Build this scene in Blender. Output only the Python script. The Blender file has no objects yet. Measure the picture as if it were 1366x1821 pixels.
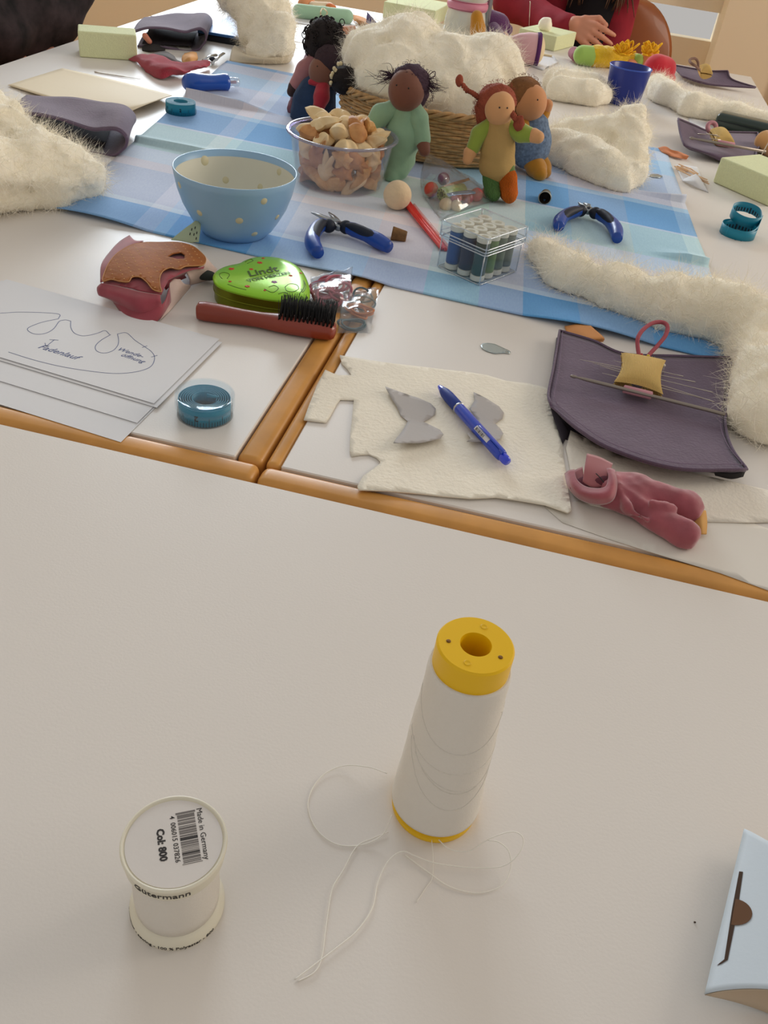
import bpy, bmesh, math, random
import numpy as np
from mathutils import Vector, Matrix, Euler, geometry as mgeo

# ------------------------------------------------------------------ camera
SC = bpy.context.scene
COL = SC.collection
T = 0.74                      # height of the table tops above the floor
cd = bpy.data.cameras.new('camera')
cam = bpy.data.objects.new('camera', cd); COL.objects.link(cam); SC.camera = cam
cd.sensor_fit = 'VERTICAL'; cd.sensor_height = 24.0; cd.lens = 24.0*1550/1821
cd.clip_start = 0.02; cd.clip_end = 60
_r = Vector((0.969436, 0.215932, 0.116475)); _u = Vector((-0.223981, 0.585182, 0.779355)); _f = Vector((-0.100128, 0.781623, -0.615661))
cam.matrix_world = Matrix(((_r.x,_u.x,-_f.x,0),(_r.y,_u.y,-_f.y,0),(_r.z,_u.z,-_f.z,T+0.476),(0,0,0,1)))
# ------------------------------------------------------------------ light
w = bpy.data.worlds.new('world'); SC.world = w; w.use_nodes = True
w.node_tree.nodes['Background'].inputs[0].default_value = (1.0, 0.965, 0.925, 1)
w.node_tree.nodes['Background'].inputs[1].default_value = 0.44
def area(name, loc, target, sx, sy, power, color):
    l = bpy.data.lights.new(name, 'AREA'); l.shape = 'RECTANGLE'; l.size = sx; l.size_y = sy
    l.energy = power; l.color = color
    o = bpy.data.objects.new(name, l); COL.objects.link(o); o.location = loc
    o.rotation_euler = (Vector(target)-Vector(loc)).to_track_quat('-Z','Y').to_euler()
    return o
area('daylight_back_window', (-1.78, 4.95, 1.92), (-1.5, 1.6, 1.2), 2.0, 1.3, 150, (0.80, 0.90, 1.0))
area('daylight_right_window', (2.9, 2.6, 2.0), (0.0, 1.0, 0.7), 1.8, 1.5, 50, (1.0, 0.90, 0.78))
SC.view_settings.view_transform = 'Standard'; SC.view_settings.look = 'None'
SC.view_settings.exposure = 0.10; SC.view_settings.gamma = 1.0
SC.view_settings.use_curve_mapping = False
try: SC.cycles.use_denoising = True
except Exception: pass

# ------------------------------------------------------------------ helpers: materials
def lin(c):
    f = lambda v: (v/255/12.92) if v/255 <= 0.04045 else ((v/255+0.055)/1.055)**2.4
    return (f(c[0]), f(c[1]), f(c[2]), 1)
MC = {}
def M(name, col=(200,200,200), rough=0.6, bump=None, var=None, sheen=0, trans=0, metal=0, sss=0, alpha=None, ior=1.45, coat=0, spec=None, wave=None, dots=None):
    """Principled material; var=(scale, amount) mottles the colour, bump=(scale, strength) roughens, wave=(scale, strength, axis) knits."""
    if name in MC: return MC[name]
    m = bpy.data.materials.new(name); m.use_nodes = True; nt = m.node_tree; N = nt.nodes; L = nt.links
    b = N['Principled BSDF']; b.inputs['Base Color'].default_value = lin(col); b.inputs['Roughness'].default_value = rough
    b.inputs['Metallic'].default_value = metal; b.inputs['IOR'].default_value = ior
    if trans: b.inputs['Transmission Weight'].default_value = trans
    if sheen: b.inputs['Sheen Weight'].default_value = sheen; b.inputs['Sheen Roughness'].default_value = 0.5
    if coat: b.inputs['Coat Weight'].default_value = coat; b.inputs['Coat Roughness'].default_value = 0.05
    if spec is not None: b.inputs['Specular IOR Level'].default_value = spec
    if sss:
        b.inputs['Subsurface Weight'].default_value = sss; b.inputs['Subsurface Radius'].default_value = (0.012,0.010,0.008); b.inputs['Subsurface Scale'].default_value = 1.0
    if alpha is not None: b.inputs['Alpha'].default_value = alpha
    tc = N.new('ShaderNodeTexCoord')
    cur = None
    if var:
        n = N.new('ShaderNodeTexNoise'); n.inputs['Scale'].default_value = var[0]; n.inputs['Detail'].default_value = 5
        L.new(tc.outputs['Object'], n.inputs['Vector'])
        mx = N.new('ShaderNodeMix'); mx.data_type = 'RGBA'
        k = var[1]; a = lin(col)
        hi = var[2] if len(var) > 2 else None
        mx.inputs['A'].default_value = tuple(max(0,x*(1-k)) for x in a[:3])+(1,)
        mx.inputs['B'].default_value = lin(hi) if hi else tuple(min(1,x*(1+k)) for x in a[:3])+(1,)
        r = N.new('ShaderNodeMapRange'); r.inputs[1].default_value = .3; r.inputs[2].default_value = .7
        L.new(n.outputs['Fac'], r.inputs[0]); L.new(r.outputs[0], mx.inputs['Factor']); L.new(mx.outputs['Result'], b.inputs['Base Color']); cur = mx.outputs['Result']
    if dots:   # (scale, radius, colour): round spots scattered over the surface
        v = N.new('ShaderNodeTexVoronoi'); v.inputs['Scale'].default_value = dots[0]; v.inputs['Randomness'].default_value = dots[3] if len(dots) > 3 else 1
        L.new(tc.outputs['Object'], v.inputs['Vector'])
        r = N.new('ShaderNodeMapRange'); r.inputs[1].default_value = dots[1]; r.inputs[2].default_value = dots[1]*0.75
        L.new(v.outputs['Distance'], r.inputs[0])
        mx = N.new('ShaderNodeMix'); mx.data_type = 'RGBA'; mx.inputs['A'].default_value = lin(col); mx.inputs['B'].default_value = lin(dots[2])
        if cur: L.new(cur, mx.inputs['A'])
        L.new(r.outputs[0], mx.inputs['Factor']); L.new(mx.outputs['Result'], b.inputs['Base Color'])
    hgt = None
    if wave:
        wv = N.new('ShaderNodeTexWave'); wv.bands_direction = wave[2]; wv.inputs['Scale'].default_value = wave[0]; wv.inputs['Distortion'].default_value = 1.0
        L.new(tc.outputs['Object'], wv.inputs['Vector']); hgt = wv.outputs['Fac']
        bp = N.new('ShaderNodeBump'); bp.inputs['Strength'].default_value = wave[1]; bp.inputs['Distance'].default_value = 0.002
        L.new(hgt, bp.inputs['Height']); L.new(bp.outputs[0], b.inputs['Normal'])
    if bump:
        n = N.new('ShaderNodeTexNoise'); n.inputs['Scale'].default_value = bump[0]; n.inputs['Detail'].default_value = 6
        L.new(tc.outputs['Object'], n.inputs['Vector'])
        b2 = N.new('ShaderNodeBump'); b2.inputs['Strength'].default_value = bump[1]; b2.inputs['Distance'].default_value = 0.003
        L.new(n.outputs['Fac'], b2.inputs['Height'])
        if wave: L.new(bp.outputs[0], b2.inputs['Normal'])
        L.new(b2.outputs[0], b.inputs['Normal'])
    MC[name] = m
    return m
def clear(name, tint=(255,255,255), gloss=0.05, rough=0.04, see=0.93):
    """Thin clear plastic: mostly transparent, with a glossy skin."""
    if name in MC: return MC[name]
    m = bpy.data.materials.new(name); m.use_nodes = True; nt = m.node_tree; N = nt.nodes; L = nt.links
    N.remove(N['Principled BSDF']); out = N['Material Output']
    t = N.new('ShaderNodeBsdfTransparent'); t.inputs[0].default_value = lin(tint)
    g = N.new('ShaderNodeBsdfGlossy'); g.inputs['Roughness'].default_value = rough; g.inputs[0].default_value = (1,1,1,1)
    d = N.new('ShaderNodeBsdfDiffuse'); d.inputs[0].default_value = lin((225,230,235))
    fr = N.new('ShaderNodeLayerWeight'); fr.inputs['Blend'].default_value = .5
    pw = N.new('ShaderNodeMath'); pw.operation = 'POWER'; pw.inputs[1].default_value = 4.0; L.new(fr.outputs['Facing'], pw.inputs[0])
    ad = N.new('ShaderNodeMath'); ad.operation = 'MULTIPLY_ADD'; ad.inputs[1].default_value = .45; ad.inputs[2].default_value = gloss; ad.use_clamp = True
    L.new(pw.outputs[0], ad.inputs[0])
    m1 = N.new('ShaderNodeMixShader'); m1.inputs[0].default_value = 1-see; L.new(t.outputs[0], m1.inputs[1]); L.new(d.outputs[0], m1.inputs[2])
    m2 = N.new('ShaderNodeMixShader'); L.new(ad.outputs[0], m2.inputs[0]); L.new(m1.outputs[0], m2.inputs[1]); L.new(g.outputs[0], m2.inputs[2])
    L.new(m2.outputs[0], out.inputs[0])
    MC[name] = m
    return m
# ------------------------------------------------------------------ helpers: geometry is (V, F)
A = np.array
def cat(*gs):
    V = []; F = []; k = 0
    for v, f in gs:
        V.append(np.asarray(v, float).reshape(-1,3)); F += [tuple(int(i)+k for i in q) for q in f]; k += len(V[-1])
    return np.vstack(V), F
def xf(g, loc=(0,0,0), rot=(0,0,0), s=1):
    v = np.asarray(g[0], float)*np.asarray(s)
    R = np.array(Euler(rot).to_matrix())
    return v@R.T+np.asarray(loc), g[1]
def align(g, p, d, roll=0):
    """turn local +Z to direction d, put origin at p"""
    q = Vector(d).to_track_quat('Z','Y').to_matrix() @ Matrix.Rotation(roll,3,'Z')
    return np.asarray(g[0])@np.array(q).T+np.asarray(p), g[1]
def box(c, s, bev=0.0, seg=2):
    bm = bmesh.new(); bmesh.ops.create_cube(bm, size=1)
    for v in bm.verts: v.co = Vector((v.co.x*s[0], v.co.y*s[1], v.co.z*s[2]))
    if bev: bmesh.ops.bevel(bm, geom=bm.edges[:], offset=bev, segments=seg, profile=.5, affect='EDGES')
    bm.verts.ensure_lookup_table(); bm.verts.index_update()
    g = A([v.co[:] for v in bm.verts])+A(c), [tuple(v.index for v in f.verts) for f in bm.faces]; bm.free()
    return g
def lathe(prof, n=40):
    V = []; F = []; rows = []
    for r, z in prof:
        if r < 1e-6: rows.append([len(V)]); V.append((0,0,z))
        else:
            rows.append(list(range(len(V), len(V)+n)))
            V += [(r*math.cos(2*math.pi*i/n), r*math.sin(2*math.pi*i/n), z) for i in range(n)]
    for a, b in zip(rows, rows[1:]):
        for i in range(n):
            j = (i+1) % n
            if len(a) == 1 and len(b) == 1: continue
            if len(a) == 1: F.append((a[0], b[j], b[i]))
            elif len(b) == 1: F.append((a[i], a[j], b[0]))
            else: F.append((a[i], a[j], b[j], b[i]))
    return A(V), F
def spl(pts, k=6, closed=False):
    """Catmull-Rom through pts"""
    p = A(pts, float); n = len(p); out = []
    if closed: q = np.vstack([p[-1:], p, p[:2]]); m = n
    else: q = np.vstack([2*p[0]-p[1], p, 2*p[-1]-p[-2]]); m = n-1
    for i in range(m):
        a, b, c, d = q[i:i+4]
        for t in np.arange(k)/k:
            out.append(.5*(2*b+(c-a)*t+(2*a-5*b+4*c-d)*t*t+(3*b-a-3*c+d)*t**3))
    if not closed: out.append(p[-1])
    return A(out)
def tube(pts, r, n=8, closed=False, flat=1.0, up=None):
    p = A(pts, float); m = len(p)
    rr = np.full(m, r) if np.isscalar(r) else np.interp(np.linspace(0,1,m), np.linspace(0,1,len(r)), r)
    tg = np.roll(p,-1,0)-np.roll(p,1,0)
    if not closed: tg[0] = p[1]-p[0]; tg[-1] = p[-1]-p[-2]
    tg /= np.linalg.norm(tg,axis=1)[:,None]+1e-12
    u = A(up, float) if up is not None else (A((0,0,1.)) if abs(tg[0][2]) < .9 else A((1.,0,0)))
    V = []; F = []
    for i in range(m):
        u = u-tg[i]*(u@tg[i]); u /= np.linalg.norm(u)+1e-12; v = np.cross(tg[i],u)
        for k in range(n):
            a = 2*math.pi*k/n; V.append(p[i]+rr[i]*(v*math.cos(a)+u*flat*math.sin(a)))
    for i in range(m if closed else m-1):
        for k in range(n):
            a = i*n+k; b = i*n+(k+1)%n; c = ((i+1)%m)*n+(k+1)%n; d = ((i+1)%m)*n+k
            F.append((a,b,c,d))
    if not closed:
        F.append(tuple(range(n))[::-1]); F.append(tuple((m-1)*n+k for k in range(n)))
    return A(V), F
def ball(c=(0,0,0), r=1., nu=18, nv=12):
    prof = [(math.sin(math.pi*i/nv), -math.cos(math.pi*i/nv)) for i in range(nv+1)]
    prof[0] = (0,-1); prof[-1] = (0,1)
    g = lathe(prof, nu)
    return g[0]*(A([r]*3) if np.isscalar(r) else A(r))+A(c), g[1]
def capsule(a, b, ra, rb=None, n=14):
    rb = ra if rb is None else rb; a = A(a,float); b = A(b,float); h = np.linalg.norm(b-a)
    pr = [(0,-ra)]+[(ra*math.sin(t), -ra*math.cos(t)) for t in np.linspace(.3,math.pi/2,5)]
    pr += [(rb*math.cos(t), h+rb*math.sin(t)) for t in np.linspace(0,math.pi/2-.3,5)]+[(0,h+rb)]
    return align(lathe(pr,n), a, b-a)
def prism(pts, z0, z1):
    n = len(pts); V = [(x[0],x[1],z0) for x in pts]+[(x[0],x[1],z1) for x in pts]
    ar = sum(pts[i][0]*pts[(i+1)%n][1]-pts[(i+1)%n][0]*pts[i][1] for i in range(n))
    idx = list(range(n)) if ar > 0 else list(range(n))[::-1]
    F = [tuple(idx[::-1]), tuple(i+n for i in idx)]
    for i in range(n):
        a, b = idx[i], idx[(i+1)%n]; F.append((a,b,b+n,a+n))
    return A(V,float), F
def inside(pt, poly):
    x, y = pt; c = False; n = len(poly); j = n-1
    for i in range(n):
        if (poly[i][1] > y) != (poly[j][1] > y) and x < (poly[j][0]-poly[i][0])*(y-poly[i][1])/(poly[j][1]-poly[i][1])+poly[i][0]: c = not c
        j = i
    return c
def resample(poly, step, closed=True):
    out = []; n = len(poly)
    for i in range(n if closed else n-1):
        a = A(poly[i][:2],float); b = A(poly[(i+1)%n][:2],float); k = max(1,int(np.linalg.norm(b-a)/step))
        out += [tuple(a+(b-a)*t/k) for t in range(k)]
    return out
def sheet(outline, zf, thick=0.001, step=0.01, holes=()):
    """a piece of cloth, felt or paper cut to an outline; zf(x, y) is the height of its underside"""
    rings = [resample(outline, step)]+[resample(h, step*.6) for h in holes]
    pts = []; edges = []
    for rg in rings:
        k = len(pts); pts += rg; edges += [(k+i, k+(i+1)%len(rg)) for i in range(len(rg))]
    o = A(outline, float)[:,:2]; rnd = random.Random(5)
    x = o[:,0].min()+step/2
    while x < o[:,0].max():
        y = o[:,1].min()+step/2
        while y < o[:,1].max():
            q = (x+rnd.uniform(-.2,.2)*step, y+rnd.uniform(-.2,.2)*step)
            if inside(q, rings[0]) and not any(inside(q,h) for h in rings[1:]): pts.append(q)
            y += step
        x += step
    vo, eo, fo, *_ = mgeo.delaunay_2d_cdt([Vector(q) for q in pts], edges, [], 1, 1e-7, False)
    vo = A([v[:] for v in vo]); F = []
    for f in fo:
        c = vo[list(f)].mean(0)
        if not inside(c, rings[0]) or any(inside(c,h) for h in rings[1:]): continue
        a, b, d = vo[f[0]], vo[f[1]], vo[f[2]]
        F.append(tuple(f) if (b[0]-a[0])*(d[1]-a[1])-(b[1]-a[1])*(d[0]-a[0]) > 0 else tuple(f[::-1]))
    return thicken(np.column_stack([vo, [zf(q[0],q[1]) for q in vo]]), F, A((0,0,thick)))
def thicken(V, F, off):
    """solid between V and V+off, with walls on the open edges"""
    n = len(V); E = {}
    for f in F:
        for i in range(len(f)): E[(f[i], f[(i+1)%len(f)])] = 1
    G = [tuple(i+n for i in f) for f in F]+[tuple(f[::-1]) for f in F]
    for a, b in E:
        if (b,a) not in E: G.append((a,b,b+n,a+n))
    return np.vstack([V, V+off]), G
def surf(fn, nu, nv, thick=None, closeu=False):
    """grid surface fn(u, v) -> xyz; thick makes it a solid along its normals"""
    us = np.linspace(0,1,nu, endpoint=not closeu); vs = np.linspace(0,1,nv)
    V = A([fn(u,v) for u in us for v in vs], float); F = []
    for i in range(nu if closeu else nu-1):
        for j in range(nv-1):
            a = i*nv+j; b = ((i+1)%nu)*nv+j; F.append((a,b,b+1,a+1))
    if not thick: return V, F
    return thicken(V, F, norms(V,F)*thick)
def norms(V, F):
    N = np.zeros_like(V)
    for f in F:
        q = np.cross(V[f[1]]-V[f[0]], V[f[2]]-V[f[0]])
        for i in f: N[i] += q
    return N/(np.linalg.norm(N,axis=1)[:,None]+1e-15)
_tab = np.random.RandomState(7).rand(32,32,32)
def vn(p, s, seed=0):
    """smooth value noise in [-1, 1]"""
    q = np.asarray(p,float)*s+seed*13.37; i = np.floor(q).astype(int); f = q-i; f = f*f*(3-2*f); r = 0
    for dx in (0,1):
        for dy in (0,1):
            for dz in (0,1):
                wgt = (f[...,0] if dx else 1-f[...,0])*(f[...,1] if dy else 1-f[...,1])*(f[...,2] if dz else 1-f[...,2])
                r = r+wgt*_tab[(i[...,0]+dx)%32,(i[...,1]+dy)%32,(i[...,2]+dz)%32]
    return r*2-1
def snet(f, lo, hi, h):
    """surface-nets mesh of the level set f = 0"""
    lo = A(lo,float); n = np.ceil((A(hi,float)-lo)/h).astype(int)+1
    G = np.stack(np.meshgrid(*[lo[k]+h*np.arange(n[k]) for k in range(3)], indexing='ij'),-1)
    D = f(G); S = D < 0; c = n-1
    sl = lambda X,o: X[o[0]:o[0]+c[0], o[1]:o[1]+c[1], o[2]:o[2]+c[2]]
    cor = [(a,b,d) for a in (0,1) for b in (0,1) for d in (0,1)]
    cnt = sum(sl(S,o).astype(int) for o in cor); act = (cnt > 0)&(cnt < 8)
    acc = np.zeros(tuple(c)+(3,)); num = np.zeros(tuple(c))
    for o in cor:
        for k in range(3):
            if o[k]: continue
            e = list(o); e[k] = 1
            a = sl(D,o); b = sl(D,e); cr = (a < 0) != (b < 0)
            t = np.where(cr, a/np.where(cr, a-b, 1), 0)
            for m in range(3): acc[...,m] += np.where(cr, o[m]+(t if m == k else 0), 0)
            num += cr
    idx = -np.ones(tuple(c),int); ii = np.argwhere(act); idx[tuple(ii.T)] = np.arange(len(ii))
    V = lo+h*(ii+acc[tuple(ii.T)]/num[tuple(ii.T)][:,None]); F = []
    for k in range(3):
        a, b = (k+1)%3, (k+2)%3
        s0 = [slice(None)]*3; s1 = [slice(None)]*3
        s0[k] = slice(0,-1); s1[k] = slice(1,None)
        for s in (s0,s1):
            s[a] = slice(1,-1); s[b] = slice(1,-1)
        P0 = S[tuple(s0)]; P1 = S[tuple(s1)]
        for q in np.argwhere(P0 != P1):
            e = q.copy(); e[a] += 1; e[b] += 1
            def cell(da,db):
                z = e.copy(); z[a] -= da; z[b] -= db
                return idx[tuple(z)]
            Q = (cell(1,1), cell(0,1), cell(0,0), cell(1,0))
            F.append(Q if S[tuple(e)] else Q[::-1])
    return V, F
def caps(*segs):
    """distance to smooth-joined round cones: each (a, b, ra, rb[, k])"""
    def f(p):
        d = None
        for s in segs:
            a, b, ra, rb = A(s[0],float), A(s[1],float), s[2], s[3]; k = s[4] if len(s) > 4 else 0.35*min(ra,rb)
            ab = b-a; t = np.clip(((p-a)@ab)/max(ab@ab,1e-12),0,1)
            e = np.linalg.norm(p-a-t[...,None]*ab,axis=-1)-(ra+(rb-ra)*t)
            if d is None: d = e
            else:
                h = np.clip(.5+.5*(e-d)/k,0,1); d = e*(1-h)+d*h-k*h*(1-h)
        return d
    return f
def body(segs, res, pad=None, post=None):
    """one continuous surface grown round the given round cones; each cone only touches the grid cells near it"""
    pts = A([s[0] for s in segs]+[s[1] for s in segs]); R = max(max(s[2],s[3]) for s in segs)+2*res+(pad or 0)
    lo, hi = pts.min(0)-R, pts.max(0)+R
    def f(G):
        D = np.full(G.shape[:3], 1.0); n = A(D.shape)
        for s in segs:
            a, b, ra, rb = A(s[0],float), A(s[1],float), s[2], s[3]; k = s[4] if len(s) > 4 else 0.35*min(ra,rb)
            m = max(ra,rb)+k+.012+res*2
            i0 = np.clip(np.floor((np.minimum(a,b)-m-lo)/res).astype(int),0,n); i1 = np.clip(np.ceil((np.maximum(a,b)+m-lo)/res).astype(int)+1,0,n)
            sl = tuple(slice(x,y) for x,y in zip(i0,i1)); p = G[sl]; d = D[sl]; ab = b-a
            t = np.clip(((p-a)@ab)/max(ab@ab,1e-12),0,1); e = np.linalg.norm(p-a-t[...,None]*ab,axis=-1)-(ra+(rb-ra)*t)
            h = np.clip(.5+.5*(e-d)/k,0,1); D[sl] = e*(1-h)+d*h-k*h*(1-h)
        if post:
            q = D < .03; D[q] = post(G[q], D[q])
        return D
    return snet(f, lo, hi, res)
# ------------------------------------------------------------------ helpers: objects
ORG = {}
def link(name, g, m, parent=None, smooth=True, org=None):
    V = np.asarray(g[0],float)
    if parent is not None: V = V-A(ORG.get(parent.name,(0,0,0)))
    elif org is not None: V = V-A(org)
    me = bpy.data.meshes.new(name); me.from_pydata(V.tolist(), [], [tuple(f) for f in g[1]])
    if smooth: me.polygons.foreach_set('use_smooth', [True]*len(me.polygons))
    if smooth == 'auto':
        try: me.set_sharp_from_angle(angle=0.32)
        except Exception: pass
    me.materials.append(m); me.update()
    o = bpy.data.objects.new(name, me); COL.objects.link(o)
    if parent is not None:
        o.parent = parent; ORG[o.name] = ORG.get(parent.name,(0,0,0))
    elif org is not None: o.location = org; ORG[o.name] = tuple(org)
    return o
def tag(o, label, cat_, group=None):
    o['label'] = label; o['category'] = cat_
    if group: o['group'] = group
    return o
def thing(name, label, cat_, loc, group=None, rz=0, local=False):
    """Empty at the thing's base; its parts are given in world metres, or in the thing's own axes when local"""
    o = bpy.data.objects.new(name, None); o.empty_display_size = .02; COL.objects.link(o)
    o.location = loc; o.rotation_euler = (0,0,rz); ORG[o.name] = (0,0,0) if local else tuple(loc)
    return tag(o, label, cat_, group)
def single(name, g, m, label, cat_, group=None, smooth=True):
    V = np.asarray(g[0]); org = (float(V[:,0].mean()), float(V[:,1].mean()), float(V[:,2].min()))
    return tag(link(name, g, m, None, smooth, org), label, cat_, group)
def struct(name, g, m, smooth=False):
    V = np.asarray(g[0]); o = link(name, g, m, None, smooth, (float(V[:,0].mean()), float(V[:,1].mean()), float(V[:,2].min()))); o['kind'] = 'structure'
    return o
def stuff(o): o['kind'] = 'stuff'; return o
def dup(root, loc, rz=None, label=None):
    r = root.copy(); COL.objects.link(r); r.location = loc
    if rz is not None: r.rotation_euler = (0,0,rz)
    if label: r['label'] = label
    for ch in list(root.children):
        c = ch.copy(); COL.objects.link(c); c.parent = r
        for gch in ch.children:
            d = gch.copy(); COL.objects.link(d); d.parent = c
    return r
def text(s, size, ext=0.0001, bold=0.0, res=2, align_='CENTER', shear=0):
    """flat lettering as geometry, centred on the origin, reading along +X"""
    cu = bpy.data.curves.new('t','FONT'); cu.body = s; cu.size = size; cu.extrude = ext; cu.offset = bold; cu.resolution_u = res
    cu.align_x = align_; cu.align_y = 'CENTER'; cu.shear = shear
    o = bpy.data.objects.new('t', cu); COL.objects.link(o)
    me = bpy.data.meshes.new_from_object(o)
    g = A([v.co[:] for v in me.vertices]).reshape(-1,3), [tuple(p.vertices) for p in me.polygons]
    bpy.data.objects.remove(o); bpy.data.curves.remove(cu); bpy.data.meshes.remove(me)
    return g
def ribbon(pts, wd, h=0.0002):
    """flat pen or pencil stroke lying in a level plane"""
    p = A(pts,float); t = np.gradient(p,axis=0); t /= np.linalg.norm(t,axis=1)[:,None]+1e-12
    n = np.column_stack([-t[:,1],t[:,0],np.zeros(len(p))])*wd/2
    V = np.vstack([p-n,p+n]); k = len(p)
    return thicken(V, [(i,i+1,i+1+k,i+k) for i in range(k-1)], A((0,0,h)))
def frame(a, b, c):
    """matrix whose X runs a->b, with c on the +Y side, as (origin, 3x3 columns)"""
    a, b, c = A(a,float), A(b,float), A(c,float); x = (b-a)/np.linalg.norm(b-a)
    z = np.cross(x, c-a); z /= np.linalg.norm(z); return a, np.column_stack([x, np.cross(z,x), z])

# ------------------------------------------------------------------ the room
wall_m = M('wall_paint', (246,230,200), .8, bump=(60,.05))
niche_m = M('niche_paint', (240,214,160), .8, bump=(60,.05))
white_m = M('window_white', (246,236,212), .45)
floor_m = M('floor_linoleum', (168,118,56), .45, var=(9,.06), bump=(90,.04))
struct('floor', box((0,1.6,-.02),(6.8,7.2,.04)), floor_m)
struct('wall_back', cat(box((1.89,4.72,1.3),(2.62,.26,2.6)), box((-1.41,4.82,.3),(3.98,.08,.6)), box((-3.1,4.72,1.7),(.6,.26,2.2)), box((-1.11,4.72,2.72),(3.38,.26,.24))), wall_m)
struct('wall_right', cat(box((3.28,1.0,.5),(.16,7.0,1.0)), box((3.28,-.6,1.6),(.16,4.0,1.2)), box((3.28,4.1,1.6),(.16,1.0,1.2)), box((3.28,1.0,2.5),(.16,7.0,.6))), wall_m)
struct('wall_left', box((-3.44,1.6,1.4),(.08,7.0,2.8)), wall_m)
# window over the radiator niche: sill, lower white panel, frame with panes
w1 = struct('window_1', cat(box((-1.11,4.79,.98),(3.38,.05,.52)),box((-.085,4.79,1.92),(1.33,.05,1.36))), white_m)
link('window_sill', box((-1.105,4.64,.62),(3.37,.32,.045),.006), M('sill_white',(236,228,202),.4), w1)
for o_ in [w1]: pass
def rel(o): return tuple(o.location)
ORG[w1.name] = rel(w1)
def winframe(parent, x0, x1, z0, z1, y, n):
    for i in range(n):
        a = x0+(x1-x0)*i/n; b = x0+(x1-x0)*(i+1)/n
        for (c,s) in (((a+.03,y,(z0+z1)/2),(.06,.06,z1-z0)), ((b-.03,y,(z0+z1)/2),(.06,.06,z1-z0)), (((a+b)/2,y,z0+.03),(b-a-.12,.06,.06)), (((a+b)/2,y,z1-.03),(b-a-.12,.06,.06))):
            link('frame_bar', box(c,s,.006), white_m, parent)
        link('pane', box(((a+b)/2,y,(z0+z1)/2),(b-a-.12,.006,z1-z0-.12)), clear('window_glass',(255,255,255),.03,.02,.99), parent)
bpy.data.objects['window_sill'].location = (0,0,0)
me_ = bpy.data.objects['window_sill'].data
for v_ in me_.vertices: v_.co -= w1.location
winframe(w1, -2.8, -.75, 1.24, 2.6, 4.79, 4)
w2g = box((3.24,2.5,1.02),(.20,2.3,.05),.006)
w2 = struct('window_2', w2g, white_m); ORG[w2.name] = rel(w2)
for c,s in (((3.28,1.43,1.6),(.06,.06,1.14)),((3.28,3.57,1.6),(.06,.06,1.14)),((3.28,2.5,1.6),(.06,.06,1.14)),((3.28,2.5,2.17),(.06,2.08,.06)),((3.28,2.5,1.06),(.06,2.08,.06))):
    link('frame_bar', box(c,s,.006), white_m, w2)
link('pane', box((3.28,1.96,1.62),(.006,1.0,1.06)), clear('window_glass'), w2); link('pane', box((3.28,3.04,1.62),(.006,1.0,1.06)), clear('window_glass'), w2)
struct('trim_1', cat(box((.90,4.575,.30),(.035,.03,.60),.006)), M('trim_yellow',(214,176,96),.5))

# ------------------------------------------------------------------ tables
lam = M('white_laminate', (226,220,213), .38, var=(3,.015), bump=(500,.035), spec=.4)
wood = M('beech_nosing', (204,146,72), .38, var=(22,.12), bump=(40,.05))
steel = M('table_steel', (150,150,152), .35, metal=.8)
def table(label, x0, x1, y0, y1, front=0, side=None, legs=None):
    t = thing('table', label, 'table', ((x0+x1)/2,(y0+y1)/2,0), 'tables pushed together')
    a0, a1, b0 = x0, x1, y0
    if front: b0 = y0+front
    if side == 'right': a1 = x1-.026
    if side == 'left': a0 = x0+.015
    link('tabletop', box(((a0+a1)/2,(b0+y1)/2,T-.0125),(a1-a0-.0012,y1-b0-.0012,.025),.0012,1), lam, t, False)
    if front: link('front_nosing', box(((x0+x1)/2,y0+front/2,T-.0165),(x1-x0,front,.033),.008,4), wood, t)
    if side == 'right': link('side_nosing', box((x1-.013,(b0+y1)/2,T-.0165),(.026,y1-b0-.001,.033),.008,4), wood, t)
    if side == 'left': link('side_nosing', box((x0+.0075,(b0+y1)/2,T-.0165),(.015,y1-b0-.001,.033),.006,4), wood, t)
    for x in (x0+.06,x1-.06):
        for y in (y0+.07,y1-.07):
            g = lathe([(0,0),(.016,0),(.018,.004),(.018,.02),(.0155,.022),(.0155,T-.034),(0,T-.034)],14)
            link('leg', xf(g,(x,y,0)), steel, t)
    for y in (y0+.07,y1-.07): link('apron', box(((x0+x1)/2,y,T-.05),(x1-x0-.16,.02,.035),.002), steel, t)
    return t
table('long white table with honey-coloured wooden front edge, left of the wooden seam', -1.143, -.2012, .607, 2.470, .028, 'right')
table('white table carrying the purple needle pouch, right of the wooden seam', -.1985, .528, .607, 3.125, .028, 'left')
table('white table under the window beyond the long left table', -1.143, -.2012, 2.476, 3.125)
table('plain white table in the foreground carrying the two thread spools', -1.3, 1.1, -.55, .6045)

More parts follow.
